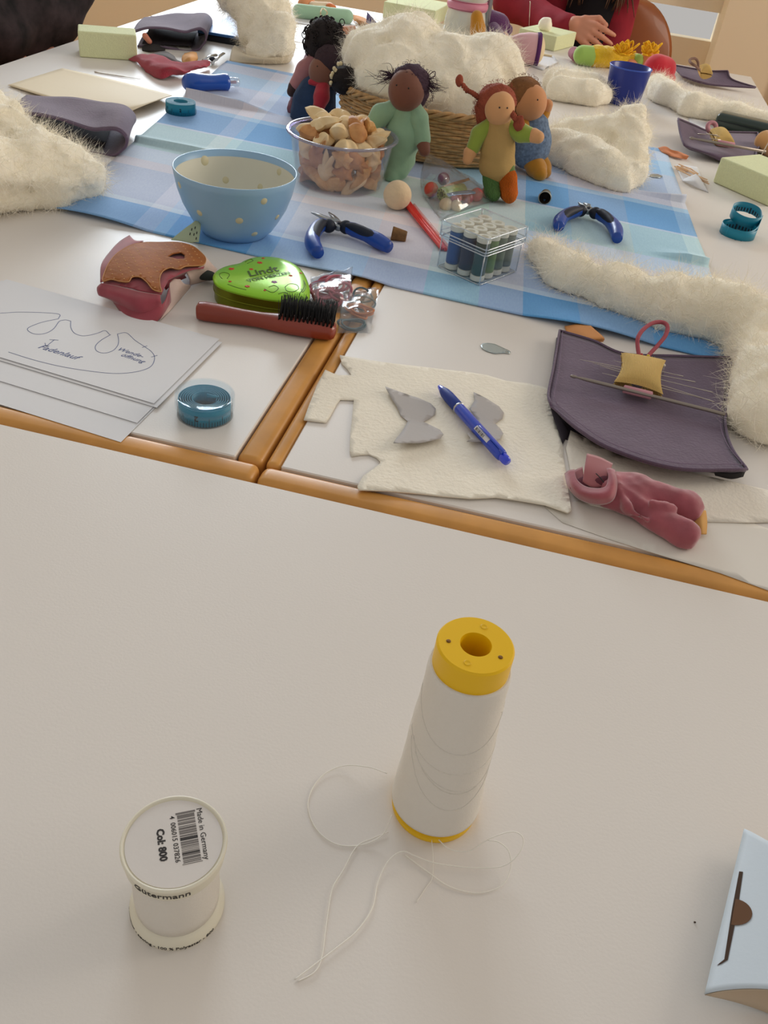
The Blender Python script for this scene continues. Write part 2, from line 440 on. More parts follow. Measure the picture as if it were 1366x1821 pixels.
# ------------------------------------------------------------------ checked tablecloth
FL = A((-0.6616, 1.0984, 0.7400)[:2]); FR = A((.285,1.052)); BR = A((0.2247, 2.0424, 0.7400)[:2]); BL = A((-0.7955, 2.1299, 0.7400)[:2])
CT = .0012                    # cloth thickness
plaid = bpy.data.materials.new('blue_checked_cotton'); plaid.use_nodes = True
def _plaid():
    nt = plaid.node_tree; N = nt.nodes; L = nt.links; b = N['Principled BSDF']; b.inputs['Roughness'].default_value = .85; b.inputs['Sheen Weight'].default_value = .15
    uv = N.new('ShaderNodeUVMap'); sp = N.new('ShaderNodeSeparateXYZ'); L.new(uv.outputs[0], sp.inputs[0])
    def ramp(src, stops):
        r = N.new('ShaderNodeValToRGB'); r.color_ramp.interpolation = 'CONSTANT'; e = r.color_ramp.elements
        e[0].position = 0; e[0].color = lin(stops[0][1]); e[1].position = stops[1][0]; e[1].color = lin(stops[1][1])
        for p, c in stops[2:]:
            k = e.new(p); k.color = lin(c)
        L.new(src, r.inputs[0]); return r.outputs[0]
    blue, deep, lil, mint, pink, sky, pale, grey = (92,162,222),(70,146,212),(200,206,226),(196,228,220),(236,224,226),(168,206,238),(222,232,242),(150,174,206)
    v = ramp(sp.outputs[1], [(0,blue),(.075,pale),(.09,lil),(.225,pink),(.26,pale),(.32,mint),(.45,pale),(.46,blue),(.575,sky),(.60,pink),(.66,lil),(.80,sky),(.90,lil),(.97,blue)])
    u = ramp(sp.outputs[0], [(0,grey),(.125,lil),(.155,sky),(.175,blue),(.30,sky),(.335,pale),(.47,pink),(.56,mint),(.64,lil),(.70,blue),(.78,grey),(.88,blue),(.97,sky)])
    mx = N.new('ShaderNodeMix'); mx.data_type = 'RGBA'; mx.inputs['Factor'].default_value = .42; L.new(v, mx.inputs['A']); L.new(u, mx.inputs['B'])
    n = N.new('ShaderNodeTexNoise'); n.inputs['Scale'].default_value = 420; n.inputs['Detail'].default_value = 3
    mp = N.new('ShaderNodeMapping'); mp.inputs['Scale'].default_value = (1,.25,1); L.new(uv.outputs[0], mp.inputs[0]); L.new(mp.outputs[0], n.inputs['Vector'])
    m2 = N.new('ShaderNodeMix'); m2.data_type = 'RGBA'; m2.blend_type = 'OVERLAY'; m2.inputs['Factor'].default_value = .18
    L.new(mx.outputs['Result'], m2.inputs['A']); L.new(n.outputs['Fac'], m2.inputs['B']); L.new(m2.outputs['Result'], b.inputs['Base Color'])
    bp = N.new('ShaderNodeBump'); bp.inputs['Strength'].default_value = .12; bp.inputs['Distance'].default_value = .001; L.new(n.outputs['Fac'], bp.inputs['Height']); L.new(bp.outputs[0], b.inputs['Normal'])
_plaid()
def cloth_xy(u, v): return (FL*(1-u)+FR*u)*(1-v)+(BL*(1-u)+BR*u)*v
FLAT = [(-.41,1.154,.075),(-.34,1.434,.10),(-.22,1.75,.19),(-.02,1.66,.12),(-.07,1.51,.05),(-.52,1.83,.07),(-.15,1.38,.09),(-.01,1.215,.09),(.13,1.85,.14),(-.62,1.95,.09),(.10,1.39,.07),(-.3,1.18,.08)]
def ridge_w(x, y):
    k = 1.0
    for a, b, r in FLAT: k = min(k, max(0.0, min(1.0, (math.hypot(x-a,y-b)-r)/.06)))
    return k
def cloth_z(u, v):
    x, y = cloth_xy(u,v); z = T+.0006
    k = ridge_w(x,y)
    for v0, a in ((.655,.016),(.345,.009)):
        d = v-v0-.008*math.sin(u*5)
        if d < 0: s = max(0,1+d/.008)          # steep side to the front
        else: s = max(0,1-d/.035)
        z += a*k*s**1.3*(.75+.5*abs(u-.45))
    z += .0012*k*(1+math.sin(9*u+14*v))*(.5+.5*math.sin(23*v-7*u))
    if v < .08: z += k*.006*max(0,math.sin(17*u+.6))*(1-v/.08)
    return z
def build_cloth():
    nu, nv = 110, 170
    us = np.linspace(0,1,nu); vs = np.linspace(0,1,nv)
    V = A([(*cloth_xy(u,v), cloth_z(u,v)) for u in us for v in vs])
    F = [(i*nv+j,(i+1)*nv+j,(i+1)*nv+j+1,i*nv+j+1) for i in range(nu-1) for j in range(nv-1)]
    g = thicken(V,F,A((0,0,CT)))
    o = single('tablecloth', g, plaid, 'blue, lilac and mint checked cotton tablecloth spread over the white tables', 'tablecloth')
    uv = o.data.uv_layers.new(name='UVMap'); n = nu*nv
    loops = np.zeros(len(o.data.loops),int); o.data.loops.foreach_get('vertex_index',loops); loops %= n
    uv.data.foreach_set('uv', np.column_stack([us[loops//nv], vs[loops%nv]]).ravel())
build_cloth()
Z0 = T+.0022                  # top of the cloth

# ------------------------------------------------------------------ foreground: thread cone, small spool, loose thread, box
def build_cone():
    bx, by = .0165, .3262
    yel = M('yellow_plastic', (238,190,4), .42, sss=.05); thr = M('white_thread', (236,230,220), .75, wave=(900,.35,'Z'), bump=(700,.15))
    t = thing('thread_cone', 'tall cone of white thread on a yellow plastic core with loose ends', 'thread', (bx,by,T), local=True)
    h = .147
    core = lathe([(0,.001),(.0258,0),(.0264,.0015),(.0264,.0042),(.0225,.006),(.021,.06),(.0195,h-.022),(.0208,h-.021),(.0208,h-.0012),(.0198,h),(.0085,h),(.0080,h-.002),(.0080,h-.035),(0,h-.035)],56)
    c = link('core', core, yel, t, 'auto')
    dk = M('yellow_hole', (120,80,4), .7)
    for a in (math.radians(190), math.radians(-20)):
        c2 = link('pin_hole', xf(lathe([(0,0),(.0013,0),(.0013,.0005),(0,.0005)],10),(.0145*math.cos(a),.0145*math.sin(a),h-.0003)), dk, c); 
    for a in (math.radians(80), math.radians(260)):
        link('mould_mark', xf(lathe([(0,0),(.0022,0),(.0018,.0005),(.0012,.0002),(0,.0002)],14),(.0145*math.cos(a),.0145*math.sin(a),h-.0002)), yel, c)
    pr = [(.0225,.0088)]
    for z in np.linspace(.0094,h-.017,60):
        s = (z-.006)/(h-.023); pr.append((.0275-.0052*s+.0002*math.sin(s*14)+.0001*math.sin(s*41), z))
    pr += [(.0218,h-.0155),(.0205,h-.016)]
    link('thread_winding', lathe(pr,72), thr, t)
    # crossing strands standing proud of the winding
    V = []
    for k,(z0,z1,a0,a1) in enumerate(((.035,.075,-2.7,.3),(.05,.078,-2.6,.5),(.052,.070,-2.4,.6),(.085,.112,-3.0,.2),(.068,.080,-2.9,.4),(.06,.072,-.2,2.2),(.1,.108,-.3,2.4),(.03,.05,.2,2.8))):
        s = np.linspace(0,1,40); z = z0+(z1-z0)*(s-.5)**2*4; a = a0+(a1-a0)*s; ss = (z-.006)/(h-.023)
        r = .0275-.0052*ss+.0002*np.sin(ss*14)+.0001*np.sin(ss*41)+.0003
        V.append(tube(np.column_stack([(r-.0002)*np.cos(a),(r-.0002)*np.sin(a),z]),.00022,5))
    stuff(link('thread_strand', cat(*V), thr, t))
build_cone()
def build_spool():
    bx, by = -.1095,.2236
    iv = M('ivory_plastic',(232,226,206),.38,sss=.1); thr = M('white_thread'); ink = M('black_print',(48,44,42),.6)
    t = thing('thread_spool', 'small white thread spool with a barcode sticker on its flanged top', 'thread', (bx,by,T), rz=.58, local=True)
    h = .0635
    b = link('spool_body', lathe([(0,0),(.0247,0),(.0254,.001),(.0254,.0045),(.0240,.0070),(.0226,.0090),(.0205,.0095),(.0205,h-.0165),(.0226,h-.0150),(.0240,h-.0125),(.0254,h-.0105),(.0260,h-.0030),(.0266,h-.0018),(.0266,h-.0008),(.0262,h),(.0252,h),(.0248,h-.0012),(.0245,h-.0014),(0,h-.0014)],72), iv, t)
    link('thread_winding', lathe([(.0204,.0085),(.0222,.0090),(.0227,.018),(.0225,h-.022),(.0221,h-.0150),(.0204,h-.0140)],64), thr, t)
    st = link('paper_label', lathe([(0,h-.00139),(.0241,h-.00139),(.0241,h-.0010),(0,h-.0010)],64), M('label_paper',(226,220,214),.3,bump=(90,.08),coat=.3), t, False)
    z = h-.0010+.0001
    # print: the lines of lettering run down the sticker
    def put(s, size, x, y, bold=0, rot=-math.pi/2-.06, nm='lettering'):
        link(nm, xf(text(s,size,.00005,bold),(x,y,z),(0,0,rot)), ink, st, False)
    grey = M('grey_print',(120,114,110),.6)
    put('Made in Germany', .0041, .0146, .0010, 0)
    put('Col: 800', .0052, -.0062, .0004, .00022)
    put('4  006015 037826', .0036, .0006, .0018, .00002)
    rnd = random.Random(3); y = .0160; bars = []; bl = []
    while y > -.0135:
        w_ = rnd.choice((.0003,.0003,.0006,.0009)); tall = y > .0152 or y < -.0128
        (bl if rnd.random() < .35 else bars).append(xf(box((0,0,0),(.0088 if not tall else .0100,w_,.0001)),(.0075,y,z)))
        y -= w_+rnd.choice((.0003,.0003,.0006))
    link('barcode', xf(cat(*bars),(0,0,0),(0,0,-.06)), grey, st, False); link('barcode', xf(cat(*bl),(0,0,0),(0,0,-.06)), ink, st, False)
    def wrap(s, size, zc, r, dr, a0, nm='lettering'):
        g = text(s,size,.00006,.00006); V = np.array(g[0]); zz = zc+V[:,1]; rad = r+dr*(V[:,1])+.0001+V[:,2]; a = a0+V[:,0]/r
        link(nm, (np.column_stack([rad*np.cos(a), rad*np.sin(a), zz]), g[1]), ink, b, False)
    wrap('Gütermann', .0064, h-.0067, .02572, .08, -math.pi/2-.44)
    wrap('allesnäher - sewing - 100 % Polyester - 800', .0036, .0025, .02535, 0, -math.pi/2-.58)
build_spool()
def build_threads():
    thr = M('loose_thread',(240,236,226),.7)
    q = lambda pts, z=.0005, k=8: spl([P_ for P_ in pts], k)
    z = .0004
    a = spl([(-0.0163, 0.3318, 0.7520),(-0.0290, 0.3370, 0.7460),(-0.0450, 0.3359, 0.7420),(-0.0566, 0.3242, 0.7410),(-0.0592, 0.3056, 0.7406),(-0.0505, 0.2902, 0.7406),(-0.0362, 0.2830, 0.7406),(-0.0215, 0.2861, 0.7408),(-0.0099, 0.2944, 0.7440),(-0.0070, 0.3024, 0.7540)],8)
    b = spl([(-0.0071, 0.2991, 0.7410),(-0.0145, 0.2930, 0.7410),(-0.0229, 0.2848, 0.7410),(-0.0267, 0.2689, 0.7410),(-0.0300, 0.2563, 0.7410),(-0.0294, 0.2455, 0.7410),(-0.0273, 0.2298, 0.7410),(-0.0256, 0.2172, 0.7410),(-0.0270, 0.2090, 0.7410),(-0.0342, 0.2022, 0.7406)],8)
    c = spl([(-0.0361, 0.2026, 0.7406),(-0.0281, 0.2126, 0.7410),(-0.0189, 0.2246, 0.7410),(-0.0108, 0.2361, 0.7410),(-0.0056, 0.2507, 0.7410),(-0.0059, 0.2661, 0.7410),(-0.0030, 0.2800, 0.7420),(0.0037, 0.2874, 0.7440),(0.0124, 0.2873, 0.7430),(0.0244, 0.2864, 0.7430),(0.0459, 0.2897, 0.7430),(0.0634, 0.2948, 0.7450),(0.0716, 0.3035, 0.7500),(0.0721, 0.3119, 0.7520),(0.0648, 0.3127, 0.7540),(0.0523, 0.3053, 0.7520),(0.0423, 0.2968, 0.7480),(0.0309, 0.2964, 0.7450),(0.0230, 0.3015, 0.7440)],8)
    d = spl([(0.0057, 0.2876, 0.7410),(0.0206, 0.2810, 0.7410),(0.0350, 0.2755, 0.7410),(0.0514, 0.2764, 0.7410),(0.0642, 0.2841, 0.7420),(0.0680, 0.2949, 0.7440),(0.0653, 0.3029, 0.7480),(0.0585, 0.3048, 0.7520),(0.0518, 0.3043, 0.7520)],8)
    e = spl([(0.0195, 0.2997, 0.7440),(0.0219, 0.2918, 0.7420),(0.0241, 0.2784, 0.7410),(0.0217, 0.2715, 0.7406),(0.0178, 0.2610, 0.7406)],8)
    bx = .0165; g = cat(*[tube(x,.00036,5) for x in (a,b,c,d)]+[tube(e,.0002,5)])
    o = single('loose_thread', g, thr, 'loops of loose white thread trailing over the table below the yellow-cored cone', 'thread')
    f = spl([(-0.0106, 0.3743, 0.8400),(-0.0107, 0.3655, 0.8400),(-0.0075, 0.3572, 0.8400)],5)
build_threads()
def build_box():
    card = M('white_card',(206,218,228),.55,bump=(300,.03)); inn = M('card_inside',(196,176,152),.7); dark = M('slot_shadow',(70,52,40),.9)
    # pillow box lying at the right edge: two bowed panels joined along side creases, with curved end flaps
    A0 = A((0.1759, 0.2482, 0.7400)); B0 = A((0.2082, 0.3583, 0.7400)); L = np.linalg.norm(B0-A0)
    ax = (B0-A0)/L; rt = A((ax[1],-ax[0],0)); Wd = .115; H = .030
    def up(u, v):   # u across 0..1, v along 0..1; ends curve inwards
        e = .018*(1-(2*u-1)**2); vv = e/L+(1-2*e/L)*v
        return A0+ax*L*vv+rt*Wd*u+A((0,0,.0125+ (H-.012)*math.sin(math.pi*u)**.8))
    def dn(u, v):
        e = .018*(1-(2*u-1)**2); vv = e/L+(1-2*e/L)*v
        return A0+ax*L*vv+rt*Wd*u+A((0,0,.0125-.0118*math.sin(math.pi*u)**.8))
    t = thing('pillow_box', 'pale blue-white cardboard pillow box with a slotted top at the right table edge', 'box', tuple(A0))
    sl0, sl1 = A((0.1865, 0.2677, 0.7700)), A((0.2012, 0.3253, 0.7700))
    link('top_panel', surf(up,40,30,.0006), card, t)
    link('bottom_panel', surf(lambda u,v: dn(u,1-v),24,10,.0006), card, t)
    def flap(v0, s):
        def f(u, w_):
            e = .018*(1-(2*u-1)**2); base = A0+ax*(e if v0 == 0 else L-e)+rt*Wd*u
            zt = .0125+(H-.012)*math.sin(math.pi*u)**.8; zb = .0125-.0118*math.sin(math.pi*u)**.8
            return base+ax*s*(.010*math.sin(math.pi*w_)*math.sin(math.pi*u))+A((0,0,zb+(zt-zb)*w_-.0005))
        return f
    link('end_flap', surf(flap(0,1),24,8,.0005), inn, t); link('end_flap', surf(flap(1,-1),24,8,.0005), inn, t)
    def on_top(p):  # height of the top panel below/above a point
        d = A(p)-A0; u = min(.999,max(.001,float(d@rt)/Wd)); return .0125+(H-.012)*math.sin(math.pi*u)**.8
    def lay(pts2, lift):
        V = [A((p[0],p[1],0))+A((0,0,T+on_top(p)+.0009+lift)) for p in pts2]; n = len(V)
        return thicken(A(V),[tuple(range(n))],A((0,0,.0002)))
    a, b = sl0, sl1; dd = (b-a)/np.linalg.norm(b-a); nn = A((dd[1],-dd[0],0)); ln = np.linalg.norm(b-a)
    sl = [a-nn*.0003, a+nn*.0012, a+dd*ln*.5+nn*.0018, b+nn*.0012, b-nn*.0006, a+dd*ln*.55-nn*.0008]
    slot = link('slot', lay(sl,0), dark, t, False)
    hk = [a+nn*.0012, a-nn*.0003, a-dd*.003-nn*.0022, a-dd*.0045-nn*.003, a-dd*.003-nn*.0012]
    link('slot_end', lay(hk,0), dark, t, False)
    cc = a+dd*ln*.52
    link('thumb_hole', lay([cc+nn*.0088*math.sin(th)+dd*.0088*math.cos(th)*1.0 for th in np.linspace(0,math.pi,16)],.0001), M('hole_brown',(104,74,52),.9), t, False)
build_box()
single('crumb', ball((0.1774, 0.2947, 0.7406),(.0007,.0005,.0006),8,6), M('crumb_dark',(70,50,40),.8), 'tiny dark crumb on the foreground table beside the cardboard box', 'crumb')

# ------------------------------------------------------------------ shared shapes
def loft(rows, ku=6, kv=6, thick=.0012):
    """smooth cloth surface through rows of 3-D points"""
    R = [spl(r,kv) for r in rows]; Cn = A([spl([r[j] for r in R],ku) for j in range(len(R[0]))])   # v, u, 3
    n, m = Cn.shape[:2]; V = Cn.reshape(-1,3); F = [(i*m+j,(i+1)*m+j,(i+1)*m+j+1,i*m+j+1) for i in range(n-1) for j in range(m-1)]
    return thicken(V,F,norms(V,F)*thick) if thick else (V,F)
def seam(pts, r, k=4): return tube(spl(pts,k),r,6)
def tape_ticks(cx, cy, r, z0, z1, n, a0=0, a1=2*math.pi, inward=False):
    gs = []
    for i in range(n):
        a = a0+(a1-a0)*i/n; h = (z1-z0)*(.55 if i%5 == 0 else .3); rr = r-(.00012 if inward else -.00012)
        gs.append(xf(box((0,0,0),(.00016,.0005,h)),(cx+rr*math.cos(a),cy+rr*math.sin(a),z0+h/2),(0,0,a)))
    return cat(*gs)
teal = M('teal_tape',(18,132,160),.45); ink_b = M('tape_ink',(16,40,56),.6)
# ------------------------------------------------------------------ stack of drawn paper sheets
paper = M('paper_white',(222,222,224),.7,bump=(120,.02)); pencil = M('pencil_line',(86,98,140),.8)
def sheets():
    c0, c1 = A((-0.3210, 0.8409, 0.7400)), A((-0.3306, 0.6867, 0.7400)); dr = (c1-c0)/np.linalg.norm(c1-c0); al = A((-0.5961, 0.8731, 0.7400))-c0; al /= np.linalg.norm(al)
    spec = [((-0.3320, 0.6169, 0.7400),.0003,'lowest sheet of the white paper stack, overhanging the wooden table edge'),((-0.3318, 0.6510, 0.7400),.0011,'second sheet from the bottom in the white paper stack'),((-0.3256, 0.6821, 0.7400),.0019,'plain white sheet directly under the pencil-drawn one'),((-0.3306, 0.6867, 0.7400),.0028,'white paper sheet with a pencil pattern of a doll vest, topmost of the stack')]
    for k,(cr,z,lb) in enumerate(spec):
        c = A(cr); turn = A((0,0,0)) if k != 2 else al*.003
        o = [c, c-dr*.153, c-dr*.153+al*.28+turn*3, c+al*.28+turn]
        zf = lambda x,y,z=z,c=c: T+z
        g = sheet([tuple(q[:2]) for q in o], zf, .00022, .016)
        if k < 3: single('paper_sheet', g, paper, lb, 'paper', 'stack of white paper sheets', False)
        else:
            t = thing('paper_sheet', lb, 'paper', tuple(c+A((0,0,z))), 'stack of white paper sheets')
            link('sheet', g, paper, t, False)
            pass
            L = [[(0,557),(40,555),(102,558),(104,567)],[(104,567),(75,573),(52,582),(50,588),(62,594),(80,593),(95,585),(104,573),(108,570)],[(108,570),(117,569),(126,571)],[(126,571),(126,582),(132,592),(145,597),(160,596),(175,592),(187,588),(195,595)],[(197,595),(180,605),(170,615),(172,624),(185,628),(200,624),(209,615),(211,605),(209,594)],[(209,594),(225,592),(240,605),(258,617),(270,626),(275,636),(270,650),(255,658),(230,663),(200,664),(160,660),(110,652),(60,640),(15,626),(-20,615)],[(253,618),(262,615)],[(269,635),(280,632)],[(88,604),(104,605)],[(97,604),(82,616)],[(82,616),(80,610)],[(82,616),(88,615)]]
            L = DRAW
            link('pencil_drawing', cat(*[ribbon(spl(q,5) if len(q) > 2 else A(q,float),.0006) for q in L]), pencil, t, False)
            g1 = text('Fadenlauf',.0125,.0001,0,2,'CENTER',.3); g2 = text('Wende-',.0095,.0001,0,2,'CENTER',.3); g3 = text('öffnung',.0095,.0001,0,2,'CENTER',.3)
            for g_,p_,an in ((g1,(-0.4612, 0.7407, 0.7431),-0.1360),(g2,(-0.3947, 0.7703, 0.7431),-0.1520),(g3,(-0.3874, 0.7602, 0.7431),-0.1620)): link('handwriting', xf(g_,p_,(0,0,an)), pencil, t, False)
DRAW = [[(-0.5591, 0.7926, 0.7430),(-0.5396, 0.8053, 0.7430),(-0.5047, 0.8180, 0.7430),(-0.4977, 0.8076, 0.7430)],
 [(-0.4977, 0.8076, 0.7430),(-0.5090, 0.7930, 0.7430),(-0.5151, 0.7768, 0.7430),(-0.5122, 0.7694, 0.7430),(-0.5022, 0.7657, 0.7430),(-0.4935, 0.7712, 0.7430),(-0.4908, 0.7841, 0.7430),(-0.4938, 0.8004, 0.7430),(-0.4936, 0.8050, 0.7430)],
 [(-0.4936, 0.8050, 0.7430),(-0.4895, 0.8086, 0.7430),(-0.4834, 0.8085, 0.7430)],
 [(-0.4834, 0.8085, 0.7430),(-0.4764, 0.7954, 0.7430),(-0.4671, 0.7853, 0.7430),(-0.4573, 0.7828, 0.7430),(-0.4500, 0.7877, 0.7430),(-0.4444, 0.7962, 0.7430),(-0.4404, 0.8040, 0.7430),(-0.4320, 0.7978, 0.7430)],
 [(-0.4309, 0.7983, 0.7430),(-0.4342, 0.7824, 0.7430),(-0.4337, 0.7686, 0.7430),(-0.4276, 0.7591, 0.7430),(-0.4187, 0.7579, 0.7430),(-0.4131, 0.7659, 0.7430),(-0.4133, 0.7782, 0.7430),(-0.4178, 0.7902, 0.7430),(-0.4251, 0.8025, 0.7430)],
 [(-0.4251, 0.8025, 0.7430),(-0.4176, 0.8090, 0.7430),(-0.4023, 0.7975, 0.7430),(-0.3862, 0.7881, 0.7430),(-0.3752, 0.7808, 0.7430),(-0.3675, 0.7708, 0.7430),(-0.3632, 0.7542, 0.7430),(-0.3671, 0.7421, 0.7430),(-0.3775, 0.7311, 0.7430),(-0.3922, 0.7232, 0.7430),(-0.4143, 0.7182, 0.7430),(-0.4435, 0.7150, 0.7430),(-0.4751, 0.7159, 0.7430),(-0.5057, 0.7201, 0.7430)],
 [(-0.3884, 0.7857, 0.7430),(-0.3852, 0.7914, 0.7430)],[(-0.3712, 0.7705, 0.7430),(-0.3669, 0.7765, 0.7430)],[(-0.4826, 0.7609, 0.7430),(-0.4737, 0.7636, 0.7430)],[(-0.4779, 0.7630, 0.7430),(-0.4783, 0.7463, 0.7430)],[(-0.4783, 0.7463, 0.7430),(-0.4830, 0.7523, 0.7430)],[(-0.4783, 0.7463, 0.7430),(-0.4759, 0.7488, 0.7430)]]
sheets()
# ------------------------------------------------------------------ round clear case with rolled tape
def tape_case():
    cx, cy = -.2796, .6925; pl = clear('clear_plastic',(250,253,255),.02,.03,.985)
    t = thing('tape_case', 'round clear plastic case holding a rolled teal tape, beside the paper stack', 'case', (cx,cy,T), local=True)
    link('case_base', lathe([(0,0),(.0270,0),(.0278,.0008),(.0278,.0135),(.0270,.0135),(.0270,.0012),(0,.0012)],56), pl, t, 'auto')
    link('case_lid', lathe([(.0283,.0105),(.0291,.0105),(.0291,.0235),(.0284,.0245),(.0262,.0245),(.0250,.0233),(0,.0228),(0,.0220),(.0250,.0224),(.0283,.0230),(.0283,.0105)],56), pl, t, 'auto')
    r = thing('measuring_tape', 'blue rolled measuring tape inside the round clear case', 'measuring tape', (cx,cy,T), local=True)
    V = [(lambda a: ((.011+.0151*a/(14*math.pi))*math.cos(a),(.011+.0151*a/(14*math.pi))*math.sin(a)))(a) for a in np.linspace(0,14*math.pi,420)]
    vs = A([(x,y,z) for x,y in V for z in (.0014,.0188)]); F = [(2*i,2*i+2,2*i+3,2*i+1) for i in range(419)]
    link('tape_band', thicken(vs,F,norms(vs,F)*.0006), teal, r)
    link('tape_end', xf(box((0,0,0),(.012,.0012,.005)),(.006,.004,.0185),(0,.3,.5)), teal, r)
    link('tick_mark', tape_ticks(0,0,.0266,.0014,.0185,60), ink_b, r, False)
    g = text('2',.0085,.00008,.0002); V2 = g[0]; a = -math.pi/2+.06-V2[:,0]/.0268
    link('numeral', (np.column_stack([.0268*np.cos(a),.0268*np.sin(a),.0105-V2[:,1]]),g[1]), ink_b, r, False)
tape_case()
# ------------------------------------------------------------------ brown doll vest with pink lining
def vest():
    t = thing('doll_vest', 'brown dotted doll vest with rose lining crumpled left of the heart tin', 'doll clothes', (-0.4229, 0.8864, 0.7400))
    br = M('brown_cotton',(154,90,36),.75,var=(60,.12),bump=(160,.2)); rose = M('rose_velvet',(150,62,74),.85,var=(40,.18),sheen=.4); pale = M('pale_lining',(214,190,180),.8,var=(60,.08)); mint = M('mint_print',(176,190,160),.8); wht = M('dot_cream',(214,172,116),.8)
    OUT = [(-0.4742, 0.8702, 0.7640),(-0.4816, 0.8908, 0.7660),(-0.4868, 0.9118, 0.7680),(-0.4907, 0.9362, 0.7700),(-0.4910, 0.9567, 0.7710),(-0.4881, 0.9756, 0.7720),(-0.4809, 0.9940, 0.7720),(-0.4659, 1.0109, 0.7720),(-0.4461, 1.0179, 0.7720),(-0.4265, 1.0163, 0.7720),(-0.4092, 1.0033, 0.7720),(-0.3949, 0.9860, 0.7710),(-0.3887, 0.9630, 0.7700),(-0.3938, 0.9471, 0.7700),(-0.4014, 0.9376, 0.7700),(-0.4052, 0.9264, 0.7700),(-0.4158, 0.9263, 0.7700),(-0.4201, 0.9150, 0.7700),(-0.4165, 0.8974, 0.7700),(-0.4092, 0.8821, 0.7680),(-0.4039, 0.8730, 0.7660),(-0.4140, 0.8728, 0.7660),(-0.4245, 0.8808, 0.7660),(-0.4357, 0.8870, 0.7660),(-0.4435, 0.8829, 0.7660),(-0.4435, 0.8727, 0.7660),(-0.4543, 0.8722, 0.7660),(-0.4663, 0.8753, 0.7650)]
    HOLE = [(-0.4325, 0.9565, 0.7700),(-0.4306, 0.9691, 0.7700),(-0.4236, 0.9769, 0.7700),(-0.4161, 0.9712, 0.7700),(-0.4114, 0.9583, 0.7700),(-0.4179, 0.9530, 0.7700)]
    c = A(OUT).mean(0)
    def zf(x,y):
        d = math.hypot(x-c[0],(y-c[1])*1.0); return T+.030+.004*math.cos(min(d/.06,1)*math.pi/2)-.006*max(0,(d-.05)/.05)+.0012*math.sin(90*x+40*y)
    o2 = [q[:2] for q in OUT]
    link('outer_cloth', sheet(spl([(q[0],q[1],0) for q in OUT],3,True)[:,:2].tolist(), zf, .0014, .005, [[q[:2] for q in HOLE]]), br, t)
    UN = [(q[0],q[1]) for q in OUT[:13]]+[(-0.4099, 0.9074, 0.7660)[:2],(-0.4051, 0.8755, 0.7640)[:2],(-0.4275, 0.8690, 0.7640)[:2],(-0.4537, 0.8706, 0.7640)[:2],(-0.4706, 0.8670, 0.7640)[:2]]
    link('lining', sheet(UN, lambda x,y: zf(x,y)-.0045, .0012, .008), rose, t)
    # woven dots
    gs = []
    for i in range(-12,13):
        for j in range(-12,13):
            x = c[0]+(i+.5*(j%2))*.0125; y = c[1]+j*.0085
            if inside((x,y),o2) and inside((x+.003,y),o2) and inside((x-.003,y),o2) and not inside((x,y),[q[:2] for q in HOLE]): gs.append(xf(ball((0,0,0),(.0012,.0007,.0003),8,4),(x,y,zf(x,y)+.0014),(0,0,.9)))
    stuff(link('woven_dot', cat(*gs), wht, t))
    link('edge_stitching', tube(spl([(q[0],q[1],zf(q[0],q[1])+.0012) for q in OUT],4,True),.0006,5,True), M('tan_thread',(190,140,90),.8), t)
    # lining flaps
    link('lining', loft([[(-0.4917, 0.8960, 0.7520),(-0.5072, 0.9307, 0.7580),(-0.5141, 0.9703, 0.7600),(-0.5150, 0.9990, 0.7620),(-0.5111, 1.0168, 0.7640)],[(-0.4818, 0.8918, 0.7600),(-0.4901, 0.9152, 0.7660),(-0.4946, 0.9453, 0.7680),(-0.4947, 0.9702, 0.7690),(-0.4924, 0.9940, 0.7690)],[(-0.4738, 0.8877, 0.7640),(-0.4831, 0.9127, 0.7670),(-0.4866, 0.9412, 0.7690),(-0.4870, 0.9664, 0.7690),(-0.4827, 0.9974, 0.7690)]]), rose, t)
    link('lining', loft([[(-0.4762, 0.8701, 0.7650),(-0.4530, 0.8695, 0.7660),(-0.4269, 0.8679, 0.7660),(-0.4038, 0.8697, 0.7660)],[(-0.4797, 0.8653, 0.7600),(-0.4530, 0.8575, 0.7620),(-0.4248, 0.8555, 0.7620),(-0.4003, 0.8630, 0.7620)],[(-0.4765, 0.8628, 0.7520),(-0.4491, 0.8579, 0.7530),(-0.4209, 0.8504, 0.7540),(-0.4004, 0.8654, 0.7540)],[(-0.4811, 0.8846, 0.7440),(-0.4494, 0.8614, 0.7430),(-0.4213, 0.8529, 0.7430),(-0.4031, 0.8660, 0.7440)]]), rose, t)
    link('lining', loft([[(-0.4713, 0.8780, 0.7460),(-0.4537, 0.8642, 0.7500),(-0.4234, 0.8585, 0.7520),(-0.4004, 0.8688, 0.7560),(-0.4080, 0.9057, 0.7600)],[(-0.4603, 0.8667, 0.7440),(-0.4396, 0.8511, 0.7440),(-0.4159, 0.8471, 0.7440),(-0.4003, 0.8597, 0.7460),(-0.4018, 0.8940, 0.7520)],[(-0.4499, 0.8577, 0.7410),(-0.4278, 0.8402, 0.7410),(-0.4110, 0.8391, 0.7410),(-0.4005, 0.8566, 0.7410),(-0.4028, 0.8955, 0.7440)]]), rose, t)
    link('pale_facing', loft([[(-0.4105, 0.9117, 0.7620),(-0.4084, 0.9202, 0.7640),(-0.4026, 0.9247, 0.7620)],[(-0.4084, 0.9029, 0.7540),(-0.4027, 0.9127, 0.7540),(-0.3994, 0.9320, 0.7540)],[(-0.4024, 0.8851, 0.7450),(-0.4009, 0.9111, 0.7450),(-0.4020, 0.9534, 0.7440)],[(-0.3985, 0.8538, 0.7420),(-0.3989, 0.8879, 0.7410),(-0.4021, 0.9517, 0.7410)]]), pale, t)
